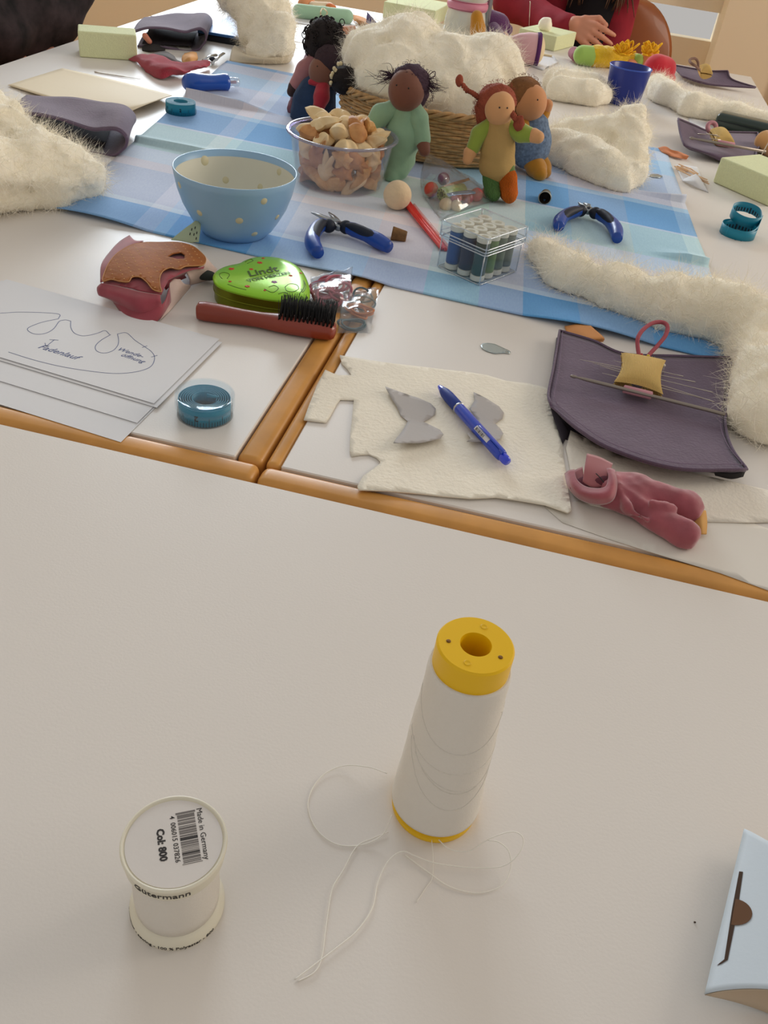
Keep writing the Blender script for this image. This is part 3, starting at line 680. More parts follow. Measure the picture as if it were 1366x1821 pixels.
    link('lining', loft([[(-0.4170, 0.9271, 0.7680),(-0.4064, 0.9291, 0.7680),(-0.3956, 0.9495, 0.7680)],[(-0.4223, 0.9158, 0.7600),(-0.4159, 0.9288, 0.7590),(-0.4062, 0.9485, 0.7590)],[(-0.4156, 0.9127, 0.7520),(-0.4137, 0.9349, 0.7520),(-0.4074, 0.9545, 0.7520)]]), rose, t)
    link('pale_facing', loft([[(-0.4037, 0.9430, 0.7660),(-0.3947, 0.9526, 0.7670),(-0.3913, 0.9695, 0.7670),(-0.3969, 0.9910, 0.7680)],[(-0.4002, 0.9478, 0.7540),(-0.3966, 0.9639, 0.7520),(-0.3898, 0.9839, 0.7500),(-0.3927, 1.0029, 0.7540)],[(-0.4043, 0.9572, 0.7420),(-0.3973, 0.9707, 0.7410),(-0.3886, 0.9921, 0.7410),(-0.3927, 1.0185, 0.7420)]]), pale, t)
    link('opening_shade', xf(ball((0,0,0),(.017,.009,.006),14,8),(-0.3928, 0.9766, 0.7500),(0,0,.1)), M('vest_inside_shade',(52,58,54),.9), t)  # solid dark lump painted as the shade inside the vest opening
    m = link('mint_flap', loft([[(-0.4737, 1.0608, 0.7500),(-0.4609, 1.0803, 0.7620),(-0.4505, 1.0901, 0.7700)],[(-0.4607, 1.0637, 0.7500),(-0.4510, 1.0752, 0.7580),(-0.4448, 1.0938, 0.7660)],[(-0.4481, 1.0677, 0.7480),(-0.4406, 1.0650, 0.7520),(-0.4364, 1.0645, 0.7530)]]), mint, t)
    link('printed_mark', cat(*[align(box((0,0,0),(.0012,.0035,.0006)),q,(.1,-.6,.8)) for q in ((-0.4501, 1.0753, 0.7635),(-0.4470, 1.0795, 0.7650),(-0.4438, 1.0675, 0.7605),(-0.4418, 1.0724, 0.7615),(-0.4505, 1.0703, 0.7590),(-0.4405, 1.0669, 0.7560))]), M('print_black',(40,40,40),.8), m, False)
vest()
# ------------------------------------------------------------------ heart tin
def tin():
    OUT = [(-0.3693, 0.9429, 0.7660),(-0.3716, 0.9582, 0.7660),(-0.3673, 0.9774, 0.7660),(-0.3553, 0.9944, 0.7660),(-0.3511, 1.0095, 0.7660),(-0.3421, 1.0243, 0.7660),(-0.3258, 1.0342, 0.7660),(-0.3105, 1.0355, 0.7660),(-0.2940, 1.0285, 0.7660),(-0.2794, 1.0148, 0.7660),(-0.2653, 0.9921, 0.7660),(-0.2547, 0.9685, 0.7660),(-0.2467, 0.9412, 0.7660),(-0.2494, 0.9314, 0.7660),(-0.2603, 0.9242, 0.7660),(-0.2765, 0.9186, 0.7660),(-0.2935, 0.9158, 0.7660),(-0.3112, 0.9152, 0.7660),(-0.3296, 0.9160, 0.7660),(-0.3462, 0.9195, 0.7660),(-0.3594, 0.9266, 0.7660)]
    gr = bpy.data.materials.new('green_tin'); gr.use_nodes = True; b = gr.node_tree.nodes['Principled BSDF']
    b.inputs['Base Color'].default_value = lin((150,214,48)); b.inputs['Metallic'].default_value = .25; b.inputs['Roughness'].default_value = .2
    side = M('olive_tin',(120,128,30),.3,metal=.7)
    o = spl([(q[0],q[1],0) for q in OUT],4,True)[:,:2]; c = o.mean(0)
    t = thing('heart_tin', 'shiny green heart-shaped tin with red flowers lying behind the hairbrush', 'tin', (float(c[0]),float(c[1]),T))
    def ring(s, z): q = c+(o-c)*s; return np.column_stack([q, np.full(len(q),T+z)])
    def skin(rings, top=True, bot=False):
        n = len(o); V = np.vstack(rings); F = []
        for k in range(len(rings)-1):
            for i in range(n): j = (i+1)%n; F.append((k*n+i,k*n+j,(k+1)*n+j,(k+1)*n+i))
        if top: F.append(tuple((len(rings)-1)*n+i for i in range(n)))
        if bot: F.append(tuple(range(n))[::-1])
        if (o[0,0]*o[5,1]-o[5,0]*o[0,1]) and sum(o[i,0]*o[(i+1)%n,1]-o[(i+1)%n,0]*o[i,1] for i in range(n)) < 0: F = [f[::-1] for f in F]
        return V, F
    link('tin_base', skin([ring(.95,0),ring(.965,.0008),ring(.965,.0125)],True,True), side, t, 'auto')
    link('lid_rim', skin([ring(.985,.0118),ring(.992,.0122),ring(.992,.0132),ring(.982,.0136),ring(.982,.0228)],False), side, t, 'auto')
    link('lid_top', skin([ring(.982,.0226),ring(1.0,.0240),ring(.985,.0262),ring(.93,.0278),ring(.7,.0292),ring(.4,.0298)],True), gr, t)
    oa = np.arctan2(o[:,1]-c[1],o[:,0]-c[0]); orr = np.hypot(o[:,0]-c[0],o[:,1]-c[1]); so = np.argsort(oa)
    def dome(p):
        a_ = math.atan2(p[1]-c[1],p[0]-c[0]); s_ = math.hypot(p[0]-c[0],p[1]-c[1])/np.interp(a_,oa[so],orr[so],period=2*math.pi)
        return A((p[0],p[1],T+.0001+np.interp(s_,[0,.4,.7,.93,.985,1],[.0298,.0298,.0292,.0278,.0262,.0240])))
    pk = M('tin_print',(66,90,14),.4); red = M('tin_red',(200,52,30),.4); pur = M('tin_purple',(140,60,140),.4)
    zt = T+.0301
    x_ = A((math.cos(0.8970),math.sin(0.8970)))
    an = 0.8970
    link('lettering', xf(text('Lindt',.021,.0001,.0003,2,'CENTER',.35),(-0.3187, 0.9752, 0.7703),(0,0,an)), pk, t, False)
    link('lettering', xf(text('VON HERZEN',.0098,.0001,.0001),(-0.3054, 0.9657, 0.7703),(0,0,an)), pk, t, False)
    link('printed_line', ribbon([(-0.3263, 0.9477, 0.7702),(-0.2973, 0.9869, 0.7702)],.0007), pk, t, False)
    def flower(p, r, m, n=5):
        return cat(*[ball((p[0]+r*.6*math.cos(a),p[1]+r*.6*math.sin(a),p[2]),(r*.5,r*.5,.0003),8,4) for a in np.arange(n)*2*math.pi/n])
    for p_,r_ in (((-0.3545, 0.9683, 0.7678),.0036),((-0.3324, 0.9773, 0.7696),.0026),((-0.3299, 1.0017, 0.7688),.0033),((-0.3313, 1.0190, 0.7672),.002),((-0.3207, 0.9301, 0.7685),.003),((-0.3437, 0.9336, 0.7672),.002),((-0.2988, 0.9292, 0.7685),.0016),((-0.2836, 0.9828, 0.7688),.0026),((-0.2755, 0.9990, 0.7678),.002)):
        link('printed_flower', flower(dome(p_),r_,red), red, t)
    link('printed_flower', flower(dome((-0.2954, 0.9549, 0.7702)),.0036,pur), pur, t)
    vines = [[(-0.3551, 0.9376, 0.7675),(-0.3625, 0.9476, 0.7670),(-0.3597, 0.9551, 0.7675),(-0.3510, 0.9511, 0.7680),(-0.3494, 0.9393, 0.7680)],[(-0.3439, 0.9265, 0.7672),(-0.3322, 0.9231, 0.7675),(-0.3192, 0.9219, 0.7672)],[(-0.3004, 0.9319, 0.7685),(-0.2887, 0.9283, 0.7682),(-0.2857, 0.9404, 0.7688),(-0.2924, 0.9457, 0.7695),(-0.2971, 0.9388, 0.7692)],[(-0.3430, 0.9929, 0.7680),(-0.3397, 1.0044, 0.7680),(-0.3451, 1.0095, 0.7672),(-0.3476, 0.9976, 0.7675)],[(-0.2659, 0.9795, 0.7672),(-0.2583, 0.9637, 0.7665),(-0.2573, 0.9460, 0.7668),(-0.2613, 0.9544, 0.7675)],[(-0.2797, 0.9478, 0.7685),(-0.2776, 0.9590, 0.7687),(-0.2697, 0.9612, 0.7680),(-0.2643, 0.9528, 0.7675),(-0.2670, 0.9410, 0.7675),(-0.2748, 0.9393, 0.7680),(-0.2797, 0.9478, 0.7685)],[(-0.2592, 0.9386, 0.7666),(-0.2597, 0.9587, 0.7668),(-0.2636, 0.9740, 0.7670)],[(-0.2816, 0.9279, 0.7670),(-0.2767, 0.9343, 0.7675),(-0.2718, 0.9342, 0.7672)]]
    stuff(link('printed_vine', cat(*[tube([dome(z_) for z_ in spl(q,5)],.0004,5) for q in vines]), pk, t))
tin()
# ------------------------------------------------------------------ hairbrush
def brush():
    a, b = A((-0.3647, 0.8811, 0.7400)), A((-0.2022, 0.9002, 0.7400)); L = np.linalg.norm(b-a); x = (b-a)/L; y = A((-x[1],x[0],0))
    t = thing('hairbrush', 'red-brown wooden hairbrush with stiff black bristles, in front of the heart tin', 'hairbrush', tuple((a+b)/2))
    wd = M('cherry_wood',(140,54,34),.35,var=(14,.15),bump=(60,.03),coat=.25)
    st = [(0,.004,.006),(.012,.0095,.0095),(.06,.0105,.0105),(.16,.0105,.0102),(.32,.0085,.0088),(.46,.0085,.0085),(.58,.0115,.0095),(.70,.0135,.010),(.9,.0135,.010),(.97,.0122,.0095),(.992,.0085,.0075),(1.0,.004,.004)]
    V = []; F = []; n = 20; zs = [q[2] for q in st]
    s0 = np.array([q[0] for q in st]); ss = np.unique(np.concatenate([np.linspace(0,1,44),s0]))
    for k,s in enumerate(ss):
        hw = np.interp(s,s0,[q[1] for q in st]); hh = np.interp(s,s0,[q[2] for q in st])
        for i in range(n):
            th = 2*math.pi*i/n; cx = abs(math.cos(th))**.75*math.copysign(1,math.cos(th)); cy = abs(math.sin(th))**.75*math.copysign(1,math.sin(th))
            V.append(a+x*L*s+y*hw*cx+A((0,0,.0105+hh*cy)))
    m = len(ss)
    for k in range(m-1):
        for i in range(n): F.append((k*n+i,k*n+(i+1)%n,(k+1)*n+(i+1)%n,(k+1)*n+i))
    F += [tuple(range(n))[::-1], tuple((m-1)*n+i for i in range(n))]
    link('wooden_body', (A(V),[f[::-1] for f in F]), wd, t)
    bk = M('black_bristle',(14,14,17),.5); rnd = random.Random(2)
    tilt = y*.5+A((0,0,.86))
    for r in range(4):
        for c in range(14):
            p0 = a+x*L*(.60+.375*(c+.25*(r%2))/13.2)+y*(-.008+.0054*r)+A((0,0,.0185)); gs = []
            for q in range(9):
                d = tilt+A((rnd.uniform(-.11,.11),rnd.uniform(-.11,.11),0)); h = .0235+rnd.uniform(-.002,.0015); q0 = p0+A((rnd.uniform(-1,1),rnd.uniform(-1,1),0))*.0011
                gs.append(tube([q0,q0+d*h],[.0004,.0002],4))
            link('bristle_tuft', cat(*gs), bk, t)
brush()
# ------------------------------------------------------------------ zip bags with elastic bands
def ring3(c, r, tr, nx, wob=0, seed=0, e=1.0):
    rnd = random.Random(seed); p = []
    q = Vector(nx).to_track_quat('Z','Y').to_matrix()
    for i in range(26):
        a = 2*math.pi*i/26; rr = r*(1+wob*math.sin(2*a+seed)+wob*.5*math.sin(3*a+2*seed))
        p.append(A(c)+A(q@Vector((rr*math.cos(a),rr*e*math.sin(a),r*.12*math.sin(2*a+seed)))))
    return tube(p,tr,6,True)
def bag(label, rows, bot, m, crumple=.002):
    t = thing('zip_bag', label, 'plastic bag', tuple(A(bot).mean(0)-A((0,0,A(bot).mean(0)[2]-T))))
    def wr(g, s): V = A(g[0]); return V+A((0,0,1))*(crumple*vn(V,150,s))[:,None], g[1]
    link('top_film', wr(loft(rows,8,8,.0001),1), m, t); link('bottom_film', loft([[bot[0],bot[1]],[bot[3],bot[2]]],2,2,.0001), m, t)
    return t
film = clear('clear_film',(253,254,255),.03,.12,.96)
pinkb = M('pink_elastic',(172,84,100),.6); greyb = M('grey_elastic',(92,112,118),.6); orb = M('orange_elastic',(196,122,74),.6)
for k,(c,r,nx) in enumerate((((-0.2479, 1.0093, 0.7500),.0165,(.1,-.5,1)),((-0.2393, 1.0169, 0.7540),.0165,(-.3,-.6,1)),((-0.2317, 1.0147, 0.7580),.015,(.5,-.4,1)),((-0.2360, 0.9887, 0.7460),.0185,(0,-.2,1)),((-0.2330, 0.9844, 0.7500),.0165,(.2,-.3,1)),((-0.2297, 0.9837, 0.7480),.014,(-.2,-.3,1)),((-0.2234, 1.0024, 0.7520),.0145,(.4,-.6,1)),((-0.2473, 0.9949, 0.7470),.014,(.1,.2,1)))):
    single('elastic_band', ring3(c,r,.0019,nx,.12,k,.8), pinkb, 'dusty pink elastic band in the zip bag by the tin, '+['at the upper left', 'at the upper middle', 'at the upper right', 'lowest and widest', 'second lowest', 'smallest and low', 'at the right side', 'at the left side'][k], 'elastic band', 'pink elastic bands in the zip bag')
for k,(c,r,nx) in enumerate((((-0.1930, 0.9405, 0.7430),.0155,(0,-.1,1)),((-0.1907, 0.9384, 0.7460),.0135,(.1,-.1,1)),((-0.1909, 0.9961, 0.7480),.014,(.3,-.5,1)),((-0.1967, 1.0099, 0.7500),.013,(.1,-.6,1)))):
    single('elastic_band', ring3(c,r,.0013,nx,.08,k+20,.75), greyb, 'grey elastic band in the zip bag by the brush, '+['largest, beside the brush tip', 'smaller, inside the largest one', 'at the upper right', 'at the top'][k], 'elastic band', 'grey elastic bands in the zip bag')
for k,(c,r,nx) in enumerate((((-0.1912, 0.9740, 0.7470),.016,(0,-.4,1)),((-0.1882, 0.9721, 0.7500),.0145,(.2,-.5,1)),((-0.1918, 0.9715, 0.7450),.015,(-.2,-.3,1)))):
    single('elastic_band', ring3(c,r,.0014,nx,.15,k+40,.45), orb, 'orange elastic band in the zip bag by the brush, '+['in the middle', 'uppermost of three', 'lowest of three'][k], 'elastic band', 'orange elastic bands in the zip bag')
bag('small clear zip bag full of pink elastic bands, right of the heart tin', [[(-0.2758, 1.0477, 0.7440),(-0.2499, 1.0557, 0.7540),(-0.2260, 1.0729, 0.7600)],[(-0.2549, 0.9807, 0.7580),(-0.2331, 0.9905, 0.7660),(-0.2129, 1.0102, 0.7660)],[(-0.2440, 0.9559, 0.7560),(-0.2224, 0.9661, 0.7600),(-0.2068, 0.9893, 0.7580)],[(-0.2423, 0.9533, 0.7420),(-0.2203, 0.9642, 0.7420),(-0.2003, 0.9718, 0.7430)]], [(-0.2759, 1.0489, 0.7404),(-0.2352, 1.1109, 0.7404),(-0.2020, 0.9769, 0.7404),(-0.2431, 0.9565, 0.7404)], film)
bag('small clear zip bag with grey and orange elastic bands, beyond the brush tip', [[(-0.2264, 1.0275, 0.7440),(-0.2010, 1.0268, 0.7520),(-0.1798, 1.0365, 0.7540)],[(-0.2123, 0.9594, 0.7540),(-0.1912, 0.9693, 0.7580),(-0.1739, 0.9832, 0.7520)],[(-0.2037, 0.9232, 0.7500),(-0.1855, 0.9365, 0.7480),(-0.1685, 0.9454, 0.7440)],[(-0.2037, 0.9158, 0.7410),(-0.1837, 0.9235, 0.7412),(-0.1680, 0.9330, 0.7410)]], [(-0.2264, 1.0290, 0.7403),(-0.1866, 1.0569, 0.7403),(-0.1683, 0.9343, 0.7403),(-0.2040, 0.9172, 0.7403)], film)
# ------------------------------------------------------------------ felt, card patterns, pen, silver threader
feltm = M('cream_felt',(240,232,214),.95,var=(30,.03),bump=(260,.35),sheen=.25)
FELT = [(-0.1869, 0.8631, 0.7400),(-0.1804, 0.8633, 0.7400),(-0.1572, 0.8654, 0.7400),(-0.1267, 0.8696, 0.7400),(-0.0975, 0.8744, 0.7400),(-0.0690, 0.8791, 0.7400),(-0.0426, 0.8854, 0.7400),(-0.0208, 0.8883, 0.7400),(0.0022, 0.8850, 0.7400),(0.0263, 0.8903, 0.7400),(0.0508, 0.8891, 0.7400),(0.0559, 0.8513, 0.7400),(0.0639, 0.8135, 0.7400),(0.0714, 0.7858, 0.7400),(0.0752, 0.7507, 0.7400),(0.0807, 0.7107, 0.7400),(0.0863, 0.6639, 0.7400),(0.0834, 0.6584, 0.7400),(0.0622, 0.6635, 0.7400),(0.0365, 0.6617, 0.7400),(0.0166, 0.6594, 0.7400),(-0.0063, 0.6487, 0.7400),(-0.0297, 0.6433, 0.7400),(-0.0527, 0.6388, 0.7400),(-0.0798, 0.6319, 0.7400),(-0.1059, 0.6235, 0.7400),(-0.1081, 0.6281, 0.7400),(-0.1071, 0.6460, 0.7400),(-0.1020, 0.6585, 0.7400),(-0.0969, 0.6722, 0.7400),(-0.0975, 0.6769, 0.7400),(-0.1025, 0.6818, 0.7400),(-0.1103, 0.6842, 0.7400),(-0.1178, 0.6807, 0.7400),(-0.1252, 0.6746, 0.7400),(-0.1291, 0.6832, 0.7400),(-0.1361, 0.7128, 0.7400),(-0.1421, 0.7436, 0.7400),(-0.1483, 0.7751, 0.7400),(-0.1617, 0.7705, 0.7400),(-0.1630, 0.7615, 0.7400),(-0.1630, 0.7393, 0.7400),(-0.1636, 0.7221, 0.7400),(-0.1741, 0.7199, 0.7400),(-0.1857, 0.7177, 0.7400),(-0.1887, 0.7457, 0.7400),(-0.1921, 0.7869, 0.7400),(-0.1932, 0.8242, 0.7400),(-0.1839, 0.8204, 0.7400),(-0.1758, 0.8187, 0.7400),(-0.1634, 0.8248, 0.7400),(-0.1706, 0.8358, 0.7400),(-0.1796, 0.8454, 0.7400)]
def felt_z(x, y): return T+.0006+.0014*max(0,math.sin(22*x+3)*math.sin(17*y))+.004*max(0,min(1,(.68-y)/.05))*(.4+.6*max(0,math.sin(14*x+.5)))
single('felt_sheet', sheet([q[:2] for q in FELT], felt_z, .0014, .008), feltm, 'cream felt sheet with notches cut out of its left side, under the blue pen', 'felt')
card = M('grey_card',(176,170,166),.7,bump=(200,.04))
def card_piece(pts, label, hold):
    c = A(pts).mean(0)
    def zf(x,y): return felt_z(x,y)+.0022+hold*max(0,(c[1]-y))*.12+hold*max(0,abs(x-c[0])-.015)*.1
    single('card_pattern', sheet([q[:2] for q in pts], zf, .0005, .006), card, label, 'card pattern', 'grey card patterns')
card_piece([(-0.1223, 0.8079, 0.7440),(-0.1042, 0.8058, 0.7440),(-0.0846, 0.8032, 0.7440),(-0.0700, 0.7972, 0.7440),(-0.0632, 0.7893, 0.7440),(-0.0618, 0.7781, 0.7440),(-0.0664, 0.7668, 0.7440),(-0.0710, 0.7597, 0.7440),(-0.0626, 0.7558, 0.7440),(-0.0519, 0.7481, 0.7440),(-0.0469, 0.7392, 0.7440),(-0.0483, 0.7300, 0.7440),(-0.0564, 0.7213, 0.7440),(-0.0671, 0.7116, 0.7440),(-0.0907, 0.6998, 0.7440),(-0.0899, 0.7117, 0.7440),(-0.0878, 0.7265, 0.7440),(-0.0869, 0.7389, 0.7440),(-0.0863, 0.7537, 0.7440),(-0.0950, 0.7615, 0.7440),(-0.1025, 0.7759, 0.7440),(-0.1127, 0.7909, 0.7440)],'grey card butterfly-shaped pattern left of the blue pen',1)
card_piece([(-0.0298, 0.8398, 0.7440),(-0.0147, 0.8337, 0.7440),(0.0008, 0.8230, 0.7440),(0.0072, 0.8123, 0.7440),(0.0070, 0.8004, 0.7440),(0.0007, 0.7872, 0.7440),(0.0064, 0.7792, 0.7440),(0.0112, 0.7678, 0.7440),(0.0087, 0.7535, 0.7440),(0.0022, 0.7460, 0.7440),(-0.0225, 0.7336, 0.7440),(-0.0198, 0.7428, 0.7440),(-0.0253, 0.7525, 0.7440),(-0.0185, 0.7621, 0.7440),(-0.0156, 0.7803, 0.7440),(-0.0221, 0.7927, 0.7440),(-0.0291, 0.8040, 0.7440),(-0.0263, 0.8236, 0.7440)],'grey card butterfly-shaped pattern lying under the blue pen',.8)
def pen():
    a, b = A((-0.0668, 0.8266, 0.7500)), A((0.0207, 0.7105, 0.7500)); L = np.linalg.norm(b-a); d = (b-a)/L
    blue = M('pen_blue',(26,66,190),.2,coat=.5,bump=None); dk = M('pen_grip',(24,54,140),.5); tr = M('pen_clear_blue',(50,70,220),.15,coat=.5); sil = M('silver',(190,192,196),.25,metal=1)
    t = thing('pen', 'glossy blue ballpoint pen with a barcode sticker lying diagonally on the felt', 'pen', tuple(A((-0.0210, 0.7812, 0.7400))))
    rad = .0062
    def seg(nm, prof, m, par=t): return link(nm, align(lathe([(r,z*L) for r,z in prof],28),a,d), m, par)
    seg('tip', [(0,0),(.002,.0),(.0028,.02),(.0042,.06)], tr); seg('grip', [(.0042,.06),(.0056,.10),(rad,.16),(rad,.30),(.0059,.305)], dk)
    seg('ring', [(.0059,.303),(.0064,.305),(.0064,.318),(.006,.32)], sil); seg('barrel', [(.006,.318),(rad,.325),(rad,.90),(.0056,.925),(.005,.93),(0,.93)], blue)
    seg('push_button', [(.0044,.93),(.0048,.945),(.0048,.97),(.004,.995),(0,1.0)], tr)
    up = A((0,0,1.)); sd = np.cross(d,up); sd /= np.linalg.norm(sd); up = np.cross(sd,d)
    g = box((0,0,0),(.0028,.0013,L*.32),.0005); Rm = np.column_stack([sd,up,d])
    link('clip', (g[0]@Rm.T+a+d*L*.78+up*(rad+.0012)+sd*.002, g[1]), blue, t)
    link('clip_root', (box((0,0,0),(.003,.0036,L*.04),.0006)[0]@Rm.T+a+d*L*.925+up*(rad-.0005)+sd*.002, g[1]) if False else tuple(((lambda q: (q[0]@Rm.T+a+d*L*.925+up*(rad-.0003)+sd*.002,q[1]))(box((0,0,0),(.003,.0036,L*.04),.0006)))), blue, t)
    def lay(u0,u1,t0,t1,m,nm,par,lift=.0001):
        th = np.linspace(t0,t1,8); V = A([a+d*L*u+(up*math.cos(q)+sd*math.sin(q))*(rad+lift) for u in (u0,u1) for q in th]); F = [(i,i+1,i+9,i+8) for i in range(7)]
        return link(nm, (V,F), m, par)
    st = lay(.60,.78,.35,1.2,M('sticker_white',(214,214,220),.4),'sticker',t)
    bars = []
    for k in range(9):
        u = .615+k*.0125; th = np.linspace(.62,1.12,6); V = A([a+d*L*uu+(up*math.cos(q)+sd*math.sin(q))*(rad+.00025) for uu in (u,u+.005+.003*(k%3==0)) for q in th]); bars.append((V,[(i,i+1,i+7,i+6) for i in range(5)]))
    link('barcode', cat(*bars), M('black_print'), st, False)
pen()
def threader(pts, hole, label):
    sil = M('brushed_silver',(176,186,186),.35,metal=.85)
    single('needle_threader', sheet(pts, lambda x,y: pts_z(x,y), .0007, .004, [hole]), sil, label, 'needle threader')
pts_z = lambda x,y: T+.0004
def ellip(c, rx, ry, an, n=16): return [(c[0]+rx*math.cos(a)*math.cos(an)-ry*math.sin(a)*math.sin(an), c[1]+rx*math.cos(a)*math.sin(an)+ry*math.sin(a)*math.cos(an)) for a in np.linspace(0,2*math.pi,n,endpoint=False)]
threader([(-0.0368, 0.9598, 0.7400)[:2],(-0.0356, 0.9666, 0.7400)[:2],(-0.0292, 0.9711, 0.7400)[:2],(-0.0210, 0.9719, 0.7400)[:2],(-0.0115, 0.9670, 0.7400)[:2],(-0.0035, 0.9631, 0.7400)[:2],(-0.0004, 0.9599, 0.7400)[:2],(-0.0012, 0.9550, 0.7400)[:2],(-0.0085, 0.9531, 0.7400)[:2],(-0.0181, 0.9472, 0.7400)[:2],(-0.0278, 0.9487, 0.7400)[:2],(-0.0345, 0.9532, 0.7400)[:2]], ellip((-0.0036, 0.9584, 0.7400),.0011,.0011,0,8), 'little drop-shaped silver needle threader on the bare table above the pen')

# ------------------------------------------------------------------ purple needle pouches
purp = M('purple_linen',(98,80,100),.9,var=(50,.08),bump=(300,.3),sheen=.2); purp_d = M('pouch_lining_and_shade',(46,40,48),.9); stitch = M('seam_thread',(128,108,130),.9)
yknit = M('yellow_knit',(222,186,112),.9,wave=(260,.6,'X'),bump=(220,.2)); steel_n = M('needle_steel',(200,190,176),.3,metal=.9); hookm = M('hook_grey',(150,140,130),.35,metal=.6); pfelt = M('pink_felt',(196,140,150),.9)
def cushion(tl, tr, br_, bl, h, parent, m=None):
    tl, tr, br_, bl = A(tl), A(tr), A(br_), A(bl)
    def f(sgn):
        def g(u,v):
            a = 2*u-1; b = 2*v-1; k = (1-a*a)*(1-b*b)
            u2 = .5+.5*a*(1-.16*(1-b*b)); v2 = .5+.5*b*(1-.16*(1-a*a))
            return (bl*(1-u2)+br_*u2)*(1-v2)+(tl*(1-u2)+tr*u2)*v2+A((0,0,.0016*sgn+sgn*h*.5*max(k,0)**.45))
        return g
    return link('pin_cushion', cat(surf(f(1),24,24), (lambda g:(g[0],[q[::-1] for q in g[1]]))(surf(f(-1),24,24))), m or yknit, parent)
def big_pouch():
    t = thing('needle_pouch', 'large purple linen needle pouch with yellow cushion, open on the right table', 'needle pouch', (0.1547, 0.8737, 0.7400))
    rows = [[(0.0523, 1.0200, 0.7520),(0.0946, 1.0110, 0.7520),(0.1325, 0.9929, 0.7520),(0.1942, 1.0154, 0.7520),(0.2649, 1.0394, 0.7540)],[(0.0512, 0.9241, 0.7530),(0.1004, 0.9202, 0.7520),(0.1389, 0.9101, 0.7520),(0.1964, 0.9222, 0.7520),(0.2479, 0.9231, 0.7530)],[(0.0493, 0.8539, 0.7540),(0.0962, 0.8309, 0.7540),(0.1377, 0.8198, 0.7550),(0.1908, 0.8283, 0.7550),(0.2409, 0.8626, 0.7540)],[(0.0523, 0.8334, 0.7550),(0.0876, 0.7988, 0.7570),(0.1309, 0.7764, 0.7580),(0.1871, 0.7729, 0.7580),(0.2428, 0.8147, 0.7560)],[(0.0544, 0.8280, 0.7530),(0.0850, 0.7848, 0.7580),(0.1195, 0.7595, 0.7590),(0.1802, 0.7502, 0.7590),(0.2535, 0.7795, 0.7570)]]
    link('cover', loft(rows,8,8,.0022), purp, t)
    rim = np.vstack([spl(rows[0],8)[:-1], spl([r[-1] for r in rows],8)[:-1], spl(rows[-1][::-1],8)[:-1], spl([r[0] for r in rows[::-1]],8)[:-1]])
    link('piped_edge', tube(rim+A((0,0,.0012)),.0015,8,True), purp, t)
    c = A(rim).mean(0); ins = [A(q)+(c-A(q))*(.0065/np.linalg.norm(c-A(q)))+A((0,0,.0028)) for q in rim]
    link('seam_line', tube(ins,.00035,5,True), stitch, t)
    low = [[(0.0512, 1.0247, 0.7410),(0.1426, 1.0119, 0.7410),(0.2660, 1.0455, 0.7410)],[(0.0529, 0.8922, 0.7410),(0.1358, 0.8639, 0.7410),(0.2477, 0.8868, 0.7410)],[(0.0714, 0.7921, 0.7410),(0.1301, 0.7789, 0.7410),(0.2540, 0.7929, 0.7410)]]
    link('back_cover', loft(low,6,6,.0016), purp_d, t)  # shade under the pouch is put into this dark cover colour
    link('gusset', loft([[(0.0530, 0.8299, 0.7530),(0.0595, 0.8136, 0.7480),(0.0726, 0.7776, 0.7420)],[(0.0570, 0.8299, 0.7540),(0.0683, 0.8121, 0.7490),(0.0776, 0.8044, 0.7420)]],4,5,.001), purp_d, t)  # same dark tone paints the shaded left underside
    link('corner_lining', loft([[(0.2223, 0.7703, 0.7520),(0.2392, 0.7740, 0.7520),(0.2543, 0.7837, 0.7530)],[(0.2272, 0.7793, 0.7430),(0.2430, 0.7794, 0.7430),(0.2557, 0.7871, 0.7440)]],4,4,.001), M('black_lining',(28,26,28),.9), t)
    cushion((0.1246, 0.9626, 0.7660),(0.1771, 0.9663, 0.7660),(0.1717, 0.8845, 0.7640),(0.1173, 0.8904, 0.7640),.024,t)
    link('cord_loop', tube(spl([(0.1489, 0.9825, 0.7580),(0.1453, 0.9975, 0.7640),(0.1443, 1.0080, 0.7700),(0.1495, 1.0243, 0.7740),(0.1602, 1.0432, 0.7760),(0.1723, 1.0524, 0.7760),(0.1793, 1.0463, 0.7750),(0.1782, 1.0305, 0.7700),(0.1699, 1.0106, 0.7640),(0.1619, 0.9935, 0.7600),(0.1565, 0.9790, 0.7570)],6),.0026,8), M('rose_cord',(168,82,92),.9,bump=(300,.3)), t)
    link('hook_holder', align(lathe([(.0030,-.016),(.0046,-.015),(.0046,.015),(.0030,.016)],14),A((0.1446, 0.8846, 0.7620)),A((0.2395, 0.8786, 0.7620))-A((0.0708, 0.8907, 0.7620))), pfelt, t)
    for k,(p,q,lb) in enumerate((((0.1148, 0.9347, 0.7690),(0.1952, 0.9314, 0.7690),'steel needle through the large yellow cushion, topmost of five'),((0.0766, 0.9200, 0.7690),(0.2086, 0.9238, 0.7690),'long steel needle through the large yellow cushion, second from the top'),((0.0910, 0.9200, 0.7680),(0.2272, 0.9094, 0.7680),'long steel needle through the large yellow cushion, third from the top'),((0.1002, 0.9192, 0.7670),(0.2278, 0.8897, 0.7670),'lowest steel needle through the large yellow cushion, above the crochet hook'),((0.1034, 0.9046, 0.7660),(0.2169, 0.8943, 0.7660),'short steel needle low in the large yellow cushion'))):
        d = A(q)-A(p); L = np.linalg.norm(d)
        single('needle', align(lathe([(0,0),(.0002,.002),(.00042,.012),(.00045,L*.9),(.0007,L*.94),(.0007,L*.985),(0,L)],8),p,d), steel_n, lb, 'needle', 'needles in the yellow cushions')
